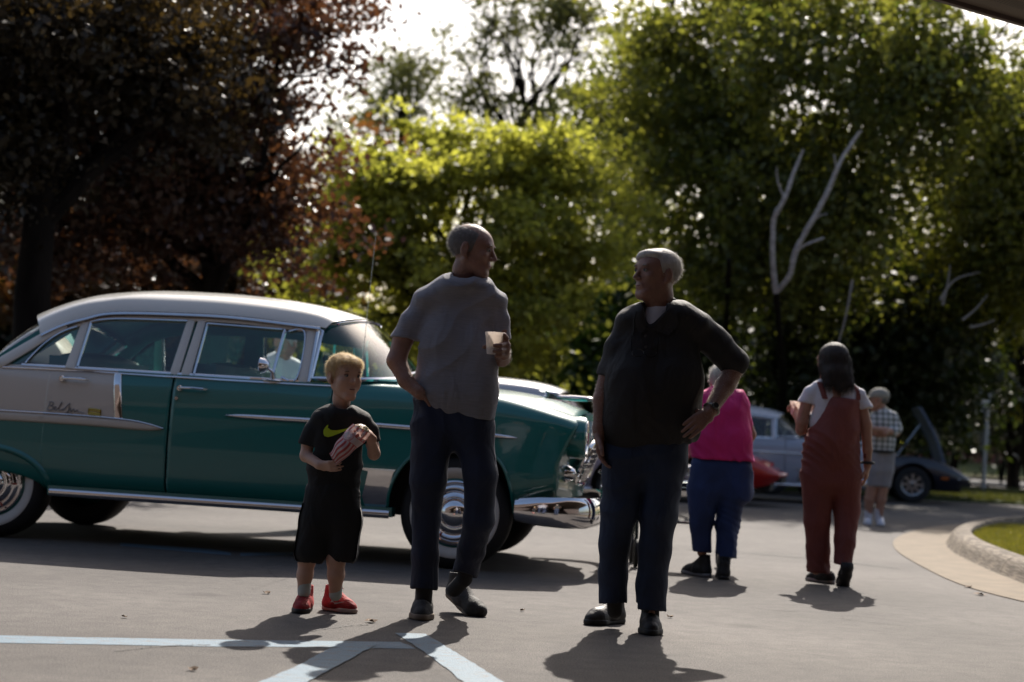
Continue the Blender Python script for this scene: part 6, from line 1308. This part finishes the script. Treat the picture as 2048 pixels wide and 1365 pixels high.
w_ = tag(empty('bracelet', tuple(f.q((1735, 926, 0)))), 'black band on the right wrist of the woman in dungarees', 'bracelet'); MB().tube([(.040 * math.cos(a), .036 * math.sin(a), 0) for a in np.linspace(0, 2 * math.pi, 21)[:-1]], .010, 6, closed=True).build('band', BK, w_)
c2 = tag(empty('drink_cup', tuple(f.q((1590, 830, .27)))), 'small white cup in the left hand of the woman in dungarees', 'cup'); MB().lathe([(0, 0), (.028, 0), (.038, .09), (.040, .092), (.036, .09), (.027, .004), (0, .003)], 24, axis='z').build('cup_body', CUPM, c2)

# ---------------- stooped lady in pink with a walker
PINK = fabric('pink_knit', (.62, .018, .17), .08, 6, .25, 200)
f = Fig(11.35, 1430, 'stooped grey haired lady in bright pink top and blue trousers seen from behind'); B = SDF()
M = rotm(R(-20), R(-35)); hc = f.q((1446, 768, .12)); T = head_prims(B, hc, M, .98, 1)
f.chain(B, [(1446, 775, .12), (1444, 800, .02)], [16, 22], .02); f.chain(B, [(1405, 812, .0), (1478, 806, .0)], [18, 18], .03); f.chain(B, [(1440, 825, .0), (1440, 920, 0)], [32, 33], .03, .8)
for s_, x0, x1 in ((-1, 1400, 1388), (1, 1482, 1500)):
    f.chain(B, [(x0, 818, .0), (x1, 870, .08), (x0 + 4 * s_, 905, .30)], [13, 12, 9], .015); hand(B, f.q((x0 + 4 * s_, 905, .31)), (0, 1, -.1), (0, 0, -1), [.7, .7, .7, .7], .9, side=s_)
f.chain(B, [(1412, 950, .0), (1402, 1040, .0), (1404, 1105, .0)], [22, 14, 10], .02); f.chain(B, [(1466, 950, .0), (1456, 1040, .0), (1450, 1115, -.03)], [22, 14, 10], .02)
fig('body', B, .008, SKIN, f.root); eyes(f.root, T, M, .98)
Hs = SDF(); Hs.ell(T((0, -.02, .035)), (.093, .108, .095), .02, M); Hs.ell(T((0, .13, -.02)), (.08, .08, .09), .01, M, 'sub'); V, Q = sdf_mesh(Hs, .007, folds(.006, 50, 2., 1., .5), 1); mesh_obj('hair', V, Q, HAIRG, f.root, world=True)
strands('hair_strands', V, normals(V, Q), lambda p, n: RNG.normal(size=p.shape), 4500, .025, .0007, HAIRG, f.root, .5, .5)
Sh = SDF()
f.chain(Sh, [(1404, 806, .0), (1440, 796, .02), (1474, 800, .0)], [22, 26, 22], .03); f.chain(Sh, [(1425, 830, .0), (1422, 880, .0), (1424, 925, .0)], [38, 40, 43], .04, .95); f.chain(Sh, [(1458, 828, .0), (1462, 880, .0), (1466, 925, .0)], [38, 40, 43], .04, .95)
f.chain(Sh, [(1402, 812, .0), (1392, 860, .07)], [20, 19], .02); f.chain(Sh, [(1478, 808, .0), (1492, 860, .07)], [20, 16], .02)
Sh.plane(f.q((1440, 921, 0)), (0, 0, -1)); Sh.slice(f.q((1392, 866, .09)), f.q((1390, 905, .22)) - f.q((1395, 862, .07)), .09); Sh.slice(f.q((1496, 866, .09)), f.q((1492, 905, .22)) - f.q((1493, 862, .07)), .07)
fig('top', Sh, .008, PINK, f.root, folds(.013, 12, 5.5, 1.2, .3), 2)
J = SDF(); f.chain(J, [(1418, 935, .0), (1414, 980, .0)], [37, 38], .03, .95); f.chain(J, [(1468, 935, .0), (1468, 980, .0)], [37, 39], .03, .95)
f.chain(J, [(1408, 980, .0), (1402, 1050, .0), (1404, 1106, .0)], [35, 23, 20.5], .02); f.chain(J, [(1464, 980, .0), (1455, 1050, .0), (1452, 1118, -.03)], [33, 23.5, 22], .02); f.chain(J, [(1440, 935, .0), (1440, 965, .0)], [38, 36], .03, .95)
J.slice(f.q((1404, 1106, 0)), (0, 0, -1), .12); J.slice(f.q((1452, 1116, 0)), (0, 0, -1), .12)
fig('trousers', J, .008, fabric('bright_denim', (.016, .036, .125), .3, 4, .3, 250), f.root, folds(.014, 12, 3.3, 1.3, .7), 1)
h1 = np.array([G(1412, 1150)[0], 11.30, 0]); t1 = h1 + np.array([-.16, .22, 0]); shoe(f.root, h1, t1, 'shoe', BK, mat('light_sole', (.3, .3, .3), .6), .047, .13, .006, 1.05, laces=False)
h2 = np.array([G(1442, 1156)[0], 11.17, 0]); t2 = h2 + np.array([.02, .27, 0]); shoe(f.root, h2, t2, 'shoe', BK, BSOLE, .047, .13, .006, 1.05, laces=False)
# wheeled walker in front of her
wk = tag(empty('walker', (P(1420, 1000, 11.8)[0], 11.8, 0)), 'dark wheeled walker pushed by the lady in pink', 'walker'); o_ = np.array(wk.location)
TB = mat('walker_frame', (.03, .05, .045), .35, .6)
xl, xr = -.49, .135
for sx in (xl, xr):
    for dy in (0., .42):
        nm = 'wheel'; wheel_ = MB().lathe([(.045, -.014), (.075, -.018), (.095, -.012), (.098, 0), (.095, .012), (.075, .018), (.045, .014), (.045, -.014)], 24, c=(sx, 0, 0), axis='x').build('wheel', RUBBER, wk); wheel_.location = (0, dy - .02, .098)
        MB().lathe([(0, .012), (.045, .010), (.045, -.010), (0, -.012)], 16, c=(sx, 0, 0), axis='x').build('hub', mat('grey_plastic', (.25, .25, .25), .5), wheel_)
    MB().tube([(sx, 0, .10), (sx, .10, .55), (sx, .14, .85), (sx, .02, .93), (sx, -.14, .93)], .013, 8).tube([(sx, .42, .12), (sx, .20, .60), (sx, .14, .80)], .013, 8).build('side_frame', TB, wk)
MB().tube([(xl, .10, .55), (xr, .10, .55)], .012, 8).tube([(xl, .05, .32), (xr, .05, .32)], .008, 6).box((0, .22, .58), (.5, .30, .03)).build('seat', TB, wk)

# ---------------- man in cap and checked shirt
def check_mat():
    m = bpy.data.materials.new('checked_cotton'); m.use_nodes = True; n = m.node_tree.nodes; L = m.node_tree.links; b = n['Principled BSDF']; b.inputs['Roughness'].default_value = .9
    tc = n.new('ShaderNodeTexCoord'); sp_ = n.new('ShaderNodeSeparateXYZ'); L.new(tc.outputs['Object'], sp_.inputs[0]); r_ = []
    for i, sc in ((0, 15.), (2, 15.)):
        a = n.new('ShaderNodeMath'); a.operation = 'MULTIPLY'; a.inputs[1].default_value = sc; L.new(sp_.outputs[i], a.inputs[0]); fr = n.new('ShaderNodeMath'); fr.operation = 'FRACT'; L.new(a.outputs[0], fr.inputs[0]); lt = n.new('ShaderNodeMath'); lt.operation = 'LESS_THAN'; lt.inputs[1].default_value = .42; L.new(fr.outputs[0], lt.inputs[0]); r_.append(lt)
    ad = n.new('ShaderNodeMath'); ad.operation = 'ADD'; L.new(r_[0].outputs[0], ad.inputs[0]); L.new(r_[1].outputs[0], ad.inputs[1]); hf = n.new('ShaderNodeMath'); hf.operation = 'MULTIPLY'; hf.inputs[1].default_value = .5; L.new(ad.outputs[0], hf.inputs[0])
    cr = n.new('ShaderNodeValToRGB'); cr.color_ramp.interpolation = 'CONSTANT'; e = cr.color_ramp.elements; e[0].color = (.60, .60, .62, 1); e[1].position = .4; e[1].color = (.28, .29, .28, 1); q = e.new(.9); q.color = (.10, .11, .11, 1); L.new(hf.outputs[0], cr.inputs[0]); L.new(cr.outputs[0], b.inputs['Base Color']); return m
f = Fig(20.7, 1757, 'man in pale cap, checked shirt and grey shorts with folded arms'); B = SDF()
M = rotm(R(82), R(-4)); hc = f.q((1757, 802, 0)); T = head_prims(B, hc, M, 1.1, 1)
f.chain(B, [(1760, 806, .0), (1762, 826, .0)], [9, 11], .02); f.chain(B, [(1748, 832, .05), (1785, 834, .0)], [7, 8], .03); f.chain(B, [(1765, 845, .0), (1766, 905, .0)], [18, 20], .03, .8)
f.chain(B, [(1788, 838, .0), (1792, 866, -.02), (1770, 862, -.22), (1742, 858, -.26)], [8, 8, 7, 6], .015); hand(B, f.q((1742, 858, -.26)), (-1, .1, .1), (0, 1, 0), [.4, .4, .4, .4], 1., side=1)
f.chain(B, [(1745, 836, .05), (1742, 866, .0), (1770, 868, -.24)], [8, 8, 6.5], .015)
f.chain(B, [(1745, 970, .0), (1739, 1000, .0), (1737, 1030, .0)], [11, 10, 7], .02); f.chain(B, [(1768, 960, .0), (1762, 1000, .0), (1758, 1032, .0)], [12, 10, 7], .02)
fig('body', B, .010, SKIN, f.root); eyes(f.root, T, M, 1.1)
Cp = SDF(); Cp.ell(T((0, -.01, .055)), (.098, .125, .098), .02, M); Cp.plane(T((0, 0, .030)), M @ np.array([0, .1, -1.])); Cp.ell(T((0, .14, .040)), (.075, .09, .012), .015, M); fig('cap', Cp, .009, mat('pale_cap', (.30, .28, .24), .9), f.root, None, 1)
Hs = SDF(); Hs.ell(T((0, -.03, .01)), (.090, .090, .06), .02, M); Hs.ell(T((0, .08, 0)), (.11, .09, .12), .01, M, 'sub'); fig('hair', Hs, .009, GH, f.root)
Sh = SDF(); f.chain(Sh, [(1750, 832, .04), (1765, 827, .0), (1784, 835, .0)], [10, 13, 12], .03); f.chain(Sh, [(1766, 845, .0), (1765, 880, .0), (1764, 905, .0)], [22, 24, 24], .04, .9); f.chain(Sh, [(1786, 838, .0), (1793, 858, -.02)], [12, 12], .02); f.chain(Sh, [(1790, 856, -.02), (1786, 864, -.09)], [12, 11], .02); f.chain(Sh, [(1748, 838, .04), (1745, 858, .0)], [11, 11], .02)
Sh.plane(f.q((1766, 903, 0)), (0, 0, -1)); fig('checked_shirt', Sh, .010, check_mat(), f.root, folds(.006, 13, 1.5, 1., .4), 1)
MB().lathe([(.145, -.02), (.148, .02)], 24, c=tuple(f.q((1765, 904, 0))), axis='z').build('belt', DARK, f.root, world=True)
Pn = SDF(); f.chain(Pn, [(1758, 905, .0), (1752, 940, .0), (1748, 966, .0)], [19, 17, 15], .03); f.chain(Pn, [(1772, 905, .0), (1770, 940, .0), (1767, 968, .0)], [19, 17, 15], .03); Pn.plane(f.q((1760, 975, 0)), (0, 0, -1)); Pn.plane(f.q((1760, 904, 0)), (0, 0, 1))
fig('shorts', Pn, .010, fabric('grey_twill', (.25, .24, .26), .06, 5, .2, 100), f.root, folds(.006, 13, 2.5, 1., .4), 1)
WS = mat('white_leather', (.65, .65, .70), .5)
for x in (1737, 1757):
    sk = SDF(); f.chain(sk, [(x, 1022, 0), (x, 1040, 0)], [7.5, 7], .01); fig('sock', sk, .010, WHITET, f.root)
    t = np.array([G(x, 1050)[0] - .03, 20.55, 0]); shoe(f.root, t + np.array([.05, .28, 0]), t, 'shoe', WS, WS, .050, .085, .008, 1.05, laces=False)

# ---------------- man bending behind the teal sedan, seen through its windows
f = Fig(13.8, 560, 'grey haired man in white shirt bending down beyond the teal sedan'); B = SDF()
M = rotm(R(150), R(-30)); hc = f.q((572, 690, -.05)); T = head_prims(B, hc, M, 1.05, 1)
f.chain(B, [(568, 705, .0), (555, 728, .0)], [14, 18], .02); f.chain(B, [(530, 735, .0), (585, 735, .0)], [16, 16], .03); f.chain(B, [(555, 740, 0), (600, 800, .0), (638, 860, 0)], [26, 30, 32], .03)
f.chain(B, [(585, 740, .0), (600, 790, -.1), (590, 840, -.2)], [13, 12, 8], .02); hand(B, f.q((590, 842, -.2)), (0, 0, -1), (0, 1, 0), [.3] * 4, 1., side=1)
f.chain(B, [(625, 870, .0), (635, 980, .0), (632, 1060, 0)], [22, 17, 10], .02); f.chain(B, [(655, 870, .0), (668, 980, .0), (668, 1060, 0)], [22, 17, 10], .02)
fig('body', B, .010, SKIN, f.root); eyes(f.root, T, M, 1.05)
Hs = SDF(); Hs.ell(T((0, -.02, .04)), (.088, .105, .090), .02, M); Hs.ell(T((0, .12, -.01)), (.08, .08, .08), .01, M, 'sub'); fig('hair', Hs, .008, HAIRG, f.root, folds(.004, 50, 1.), 1)
Sh = SDF(); f.chain(Sh, [(530, 738, .0), (558, 728, .0), (585, 738, .0)], [22, 24, 21], .03); f.chain(Sh, [(552, 745, .0), (600, 800, .0), (638, 858, 0)], [36, 38, 38], .04); f.chain(Sh, [(586, 742, .0), (598, 775, -.06)], [20, 20], .03); f.chain(Sh, [(528, 742, .0), (505, 775, .0)], [20, 20], .03); Sh.plane(f.q((640, 885, 0)), (0, 0, -1))
fig('shirt', Sh, .009, WHITET, f.root, folds(.006, 13, 1.5, 1., .4), 1)
J = SDF(); f.chain(J, [(625, 870, .0), (635, 980, .0), (632, 1045, 0)], [30, 24, 20], .02); f.chain(J, [(656, 870, .0), (668, 980, .0), (668, 1045, 0)], [30, 24, 20], .02); fig('trousers', J, .010, DENIM, f.root)
for x in (632, 668):
    hx = P(x, 1060, 13.8)[0]; shoe(f.root, np.array([hx, 13.9, 0]), np.array([hx - .05, 13.62, 0]), 'shoe', BK, BSOLE, .05, .08, .008, 1.05, laces=False)

# ================================================================== OTHER CARS
MAUVE = paint('mauve_paint', (.30, .25, .31)); SILV = paint('silver_paint', (.50, .50, .54)); LTR = mat('red_brown_upholstery', (.12, .03, .02), .6)
k = .87; y0 = 19.0; xw = G(1255, 1036)[0]; sedan((xw, y0 + .95 * k, 0), R(-2), 'mauve silver sedan with chrome roof edge parked behind the old man in black', MAUVE, MAUVE, SILV, LTR, k, detail=False)
BLS = paint('silver_blue_paint', (.34, .37, .45)); k = .89; xw = G(1632, 1004)[0]; sedan((xw, 26.6 + .95 * k, 0), R(-2), 'silver blue vintage sedan with pale roof behind the red sports car', BLS, BLS, paint('pale_roof_paint', (.55, .56, .60)), mat('grey_cloth', (.12, .12, .13), .8), k, detail=False)

# low sports car with high front wings
CSU = [-3.75, -3.6, -3.2, -2.8, -2.49, -2.1, -1.7, -1.2, -.9, -.5, 0, .35, .65, .9, 1.02]
CSY = {0: [.62, .70, .74, .74, .74, .72, .70, .70, .70, .72, .76, .76, .70, .60, .50], 1: [.70, .80, .85, .88, .90, .86, .80, .78, .79, .83, .89, .87, .80, .70, .58],
       2: [.74, .82, .88, .91, .93, .89, .83, .81, .82, .86, .92, .90, .84, .74, .62], 3: [.74, .80, .84, .87, .89, .85, .81, .80, .80, .82, .86, .85, .80, .72, .60],
       4: [.66, .70, .72, .74, .76, .74, .74, .74, .73, .73, .74, .73, .70, .64, .55], 5: [.4, .42, .44, .46, .5, .5, .5, .5, .5, .48, .46, .45, .44, .4, .35], 6: [0] * 15}
CSZ = {0: [.42, .32, .24, .20, .20, .20, .20, .20, .20, .20, .22, .24, .26, .32, .40], 1: [.50, .45, .42, .42, .42, .42, .40, .40, .40, .40, .42, .42, .40, .40, .43],
       2: [.62, .62, .62, .64, .66, .62, .58, .56, .56, .58, .62, .60, .52, .46, .46], 3: [.78, .80, .84, .87, .88, .84, .78, .74, .74, .77, .81, .77, .67, .55, .49],
       4: [.82, .84, .88, .91, .91, .87, .82, .79, .79, .82, .85, .80, .69, .57, .50], 5: [.83, .85, .87, .88, .87, .85, .82, .80, .79, .78, .77, .74, .67, .57, .50], 6: [.83, .85, .87, .88, .87, .85, .82, .80, .79, .79, .79, .76, .69, .58, .50]}
def sports(loc, rz, label, body_m, hood_open=False, markers=True):
    global UQ, TY, TZ
    root = empty('sports_car', loc, rz); tag(root, label, 'car')
    uq = np.linspace(-3.75, 1.02, 400); ty = np.stack([smooth1d(CSU, CSY[i], uq, .08) for i in range(7)], 1); tz = np.stack([smooth1d(CSU, CSZ[i], uq, .06) for i in range(7)], 1)
    def sf(u, t, side): 
        cy = np.stack([np.interp(u, uq, ty[:, i]) for i in range(7)], 0); cz = np.stack([np.interp(u, uq, tz[:, i]) for i in range(7)], 0)
        out = np.array([catmull(np.stack([cy[:, j], cz[:, j]], 1), np.array([t[j]]))[0] for j in range(len(u))]); return np.stack([u, side * out[:, 0], out[:, 1]], -1)
    def tz_(u, z):
        ts = np.linspace(0, 4, 60); r_ = []
        for a, b in zip(u, z): zz = sf(np.full(60, a), ts, 1)[:, 2]; r_.append(np.interp(b, np.maximum.accumulate(zz), ts))
        return np.array(r_)
    def pn(nm, us, lo, hi, m, side, nt_=14, both=False):
        A = np.stack([sf(us, lo + (hi - lo) * f_, side) for f_ in np.linspace(0, 1, nt_)], 1)
        if both: A = np.concatenate([A[:, :-1], np.stack([sf(us, lo + (hi - lo) * f_, -side) for f_ in np.linspace(1, 0, nt_)], 1)], 1)
        return MB().grid(A).build(nm, m, root)
    for side in (-1, 1):
        us = np.unique(np.concatenate([np.linspace(-1.0, -.40, 6), -.39 * np.cos(np.linspace(0, np.pi, 22)), np.linspace(.40, 1.02, 12)])); zb = np.maximum(arch(us, 0, .33, .39), sf(us, np.zeros(len(us)), 1)[:, 2])
        pn('front_wing', us, tz_(us, zb), np.full(len(us), 4.), body_m, side, 20)
        us = np.linspace(-1.95, -1.006, 14); pn('door', us, np.zeros(14) + .2, np.full(14, 4.), body_m, side)
        MB().box((-1.3, side * .74, .23), (1.8, .06, .07)).build('sill_strip', CHROME, root)
        us = np.unique(np.concatenate([np.linspace(-3.75, -2.89, 10), -2.49 - .39 * np.cos(np.linspace(0, np.pi, 22)), np.linspace(-2.09, -1.956, 3)])); zb = np.maximum(arch(us, -2.49, .33, .39), sf(us, np.zeros(len(us)), 1)[:, 2])
        pn('rear_wing', us, tz_(us, zb), np.full(len(us), 4.), body_m, side, 20)
        for uc in (0, -2.49):
            wh = empty('wheel', (uc, side * .76, .33)); wh.parent = root
            MB().lathe([(.20, -.10), (.26, -.11), (.31, -.10), (.33, -.06), (.332, 0), (.33, .06), (.31, .10), (.26, .112), (.20, .10)], 40, axis='y', sgn=side).build('tyre', RUBBER, wh)
            AL = mat('alloy', (.42, .42, .43), .3, 1.); MB().lathe([(.205, .085), (.200, .102), (.190, .098), (.186, .06), (.17, .05)], 36, axis='y', sgn=side).build('rim', AL, wh)
            MB().lathe([(.18, .03), (0, .03)], 30, axis='y', sgn=side).build('rim_back', DARK, wh)
            sp_ = MB()
            for q in range(8):
                a = q * math.pi / 4; sp_.box((math.cos(a) * .115, side * .066, math.sin(a) * .115), (.15, .03, .045), M=Matrix.Rotation(-a, 3, 'Y'))
            sp_.lathe([(.06, .06), (.055, .095), (.03, .10), (0, .10)], 20, axis='y', sgn=side); o_ = sp_.build('spokes', AL, wh)
            o_['kind'] = 'stuff'
            MB().lathe([(.028, .10), (.02, .115), (0, .118)], 14, axis='y', sgn=side).build('centre_cap', mat('cap_dark', (.05, .05, .05), .3), wh)
        # marker lamp, headlamp pod, windscreen pillar
        c = sf(np.array([.56]), np.array([2.0]), side)[0]; MB().box((c[0], c[1] + side * .004, c[2] - .07), (.13, .02, .045)).build('marker_lamp', mat('amber_lens', (.45, .10, .01), .3), root)
        MB().tube([(-.42, side * .62, .80), (-.95, side * .50, 1.13)], .018, 6).build('windscreen_pillar', body_m, root)
    us = np.linspace(-3.75, -.45, 30); 
    us2 = np.linspace(-.44, .62, 14)
    if not hood_open: pn('hood', us2, np.full(14, 4.02), np.full(14, 6 - 1e-6), body_m, -1, 10, True)
    else:
        MB().box((.08, 0, .60), (1.0, 1.2, .12)).ell((.0, 0, .70), (.25, .20, .10), 16, 8).box((.1, .3, .68), (.3, .12, .10)).build('engine', mat('engine_metal', (.12, .10, .09), .5, .5), root)
    us3 = np.linspace(.63, 1.02, 10); pn('nose', us3, np.full(10, 4.02), np.full(10, 6 - 1e-6), body_m, -1, 8, True)
    us4 = np.linspace(-3.75, -2.0, 18); pn('rear_deck', us4, np.full(18, 4.02), np.full(18, 6 - 1e-6), body_m, -1, 8, True)
    us5 = np.linspace(-.70, -.445, 5); pn('cowl', us5, np.full(5, 4.02), np.full(5, 6 - 1e-6), body_m, -1, 8, True)
    # nose cap, bumper with grille openings
    e = sf(np.full(20, 1.018), np.linspace(0, 6 - 1e-6, 20), -1); rows = []
    for q in np.linspace(-1, 1, 13):
        r_ = e.copy(); r_[:, 1] = -e[:, 1] * q; r_[:, 0] += .03 * (1 - q * q); rows.append(r_)
    MB().grid(np.stack(rows, 1)).build('nose_cap', body_m, root)
    MB().tube([(.80, -.76, .47), (.97, -.62, .47), (1.07, -.3, .47), (1.09, 0, .47), (1.07, .3, .47), (.97, .62, .47), (.80, .76, .47)], [.022, .03, .034, .034, .034, .03, .022], 8).build('front_bumper', CHROME if hood_open else body_m, root)
    for s_ in (-1, 1): MB().box((1.00, s_ * .34, .385), (.14, .38, .075)).build('grille_opening', DARK, root); MB().box((.80, s_ * .50, .615), (.16, .26, .06), M=Matrix.Rotation(R(14), 3, 'Y')).build('headlamp_cover', mat('lamp_cover', (.4, .4, .42), .15, .8) if hood_open else body_m, root)
    # cabin: roof, screen
    ys = np.linspace(-.55, .55, 9); rows = []
    for x, z, w_ in [(-.95, 1.12, .50), (-1.15, 1.17, .50), (-1.6, 1.18, .48), (-2.0, 1.12, .46), (-2.5, .98, .44), (-2.9, .89, .42)]: rows.append([(x, y * w_ / .55, z - .05 * (abs(y) / .55) ** 2.5) for y in ys])
    MB().grid(np.array(rows)).build('roof', body_m, root)
    A = np.array([[(-.42 - .53 * f_ + .06 * math.cos(y / .6 * 1.5), y * (.62 - .12 * f_) / .55, .79 + .33 * f_) for f_ in (0, .33, .66, 1)] for y in ys]); MB().grid(A).build('windscreen', GLASS, root)
    for s_ in (-1, 1): mesh_obj('side_glass', [(-.50, s_ * .66, .80), (-.95, s_ * .51, 1.10), (-1.6, s_ * .50, 1.13), (-2.05, s_ * .50, 1.06), (-2.2, s_ * .64, .86)], [(0, 1, 2, 3, 4)], GLASS, root, smooth=False)
    MB().box((-1.3, 0, .60), (1.4, 1.2, .25)).build('seats', mat('dark_vinyl', (.02, .02, .02), .5), root)
    MB().box((-1.25, 0, .34), (4.3, 1.0, .22)).build('underbody', DARK, root)
    for uc in (0, -2.49):
        for s_ in (-1, 1):
            rr = .42; pts = [(uc + rr * math.cos(a), s_ * .50, .30 + rr * math.sin(a)) for a in np.linspace(0, math.pi, 13)]; V = pts + [(x, s_ * .84, z) for x, y, z in pts]; k_ = 13
            MB().add(V, [(i, i + 1, k_ + i + 1, k_ + i) for i in range(k_ - 1)] + [tuple(range(k_))]).build('wheel_well', DARK, root)
    if hood_open:
        # clamshell hood hinged at the nose, standing open
        ang = R(66); hx, hz = .60, .70; L_ = 1.12
        def hp(s_, y, t_): return (hx - math.cos(ang) * s_ + math.sin(ang) * t_, y, hz + math.sin(ang) * s_ + math.cos(ang) * t_)
        rows = []; 
        for s_ in np.linspace(0, L_, 12): rows.append([hp(s_, y, .10 * math.sin(math.pi * min(1, s_ / L_ * .9 + .1)) * (1 - .4 * (abs(y) / .6) ** 2) + (.03 if abs(y) < .16 else 0)) for y in np.linspace(-.58, .58, 17)])
        A = np.array(rows); B2 = A.copy(); B2[:, :, 0] -= .035 * math.sin(ang); B2[:, :, 2] -= .035 * math.cos(ang)
        MB().grid(A).build('hood', mat('hood_paint', (.06, .08, .13), .3, 0, coat=1.), root); MB().grid(B2).build('hood_liner', mat('hood_underside', (.22, .26, .33), .5), root)
        rim = [tuple(p) for p in B2[0]] + [tuple(p) for p in B2[1:, -1]] + [tuple(p) for p in B2[-1, ::-1][1:]] + [tuple(p) for p in B2[::-1, 0][1:-1]]
        MB().tube(rim, .018, 6, closed=True).build('hood_rim', mat('rim_paint', (.16, .20, .28), .35), root); MB().tube([(-.2, .4, .75), hp(.8, .4, -.03)], .008, 6).build('hood_prop', CHROME, root)
    return root
xw = G(1832, 1007); sports((xw[0], xw[1] + .80, 0), R(-6), 'navy sports car with its hood raised behind the man in the cap', paint('navy_paint', (.004, .006, .018), .45), True)
xr_ = P(1570, 990, 24.5)[0]; sports((xr_ - 1.02, 25.0, 0), R(-12), 'low red sports car nose poking out beside the lady in pink', paint('red_paint', (.50, .012, .010)), False)
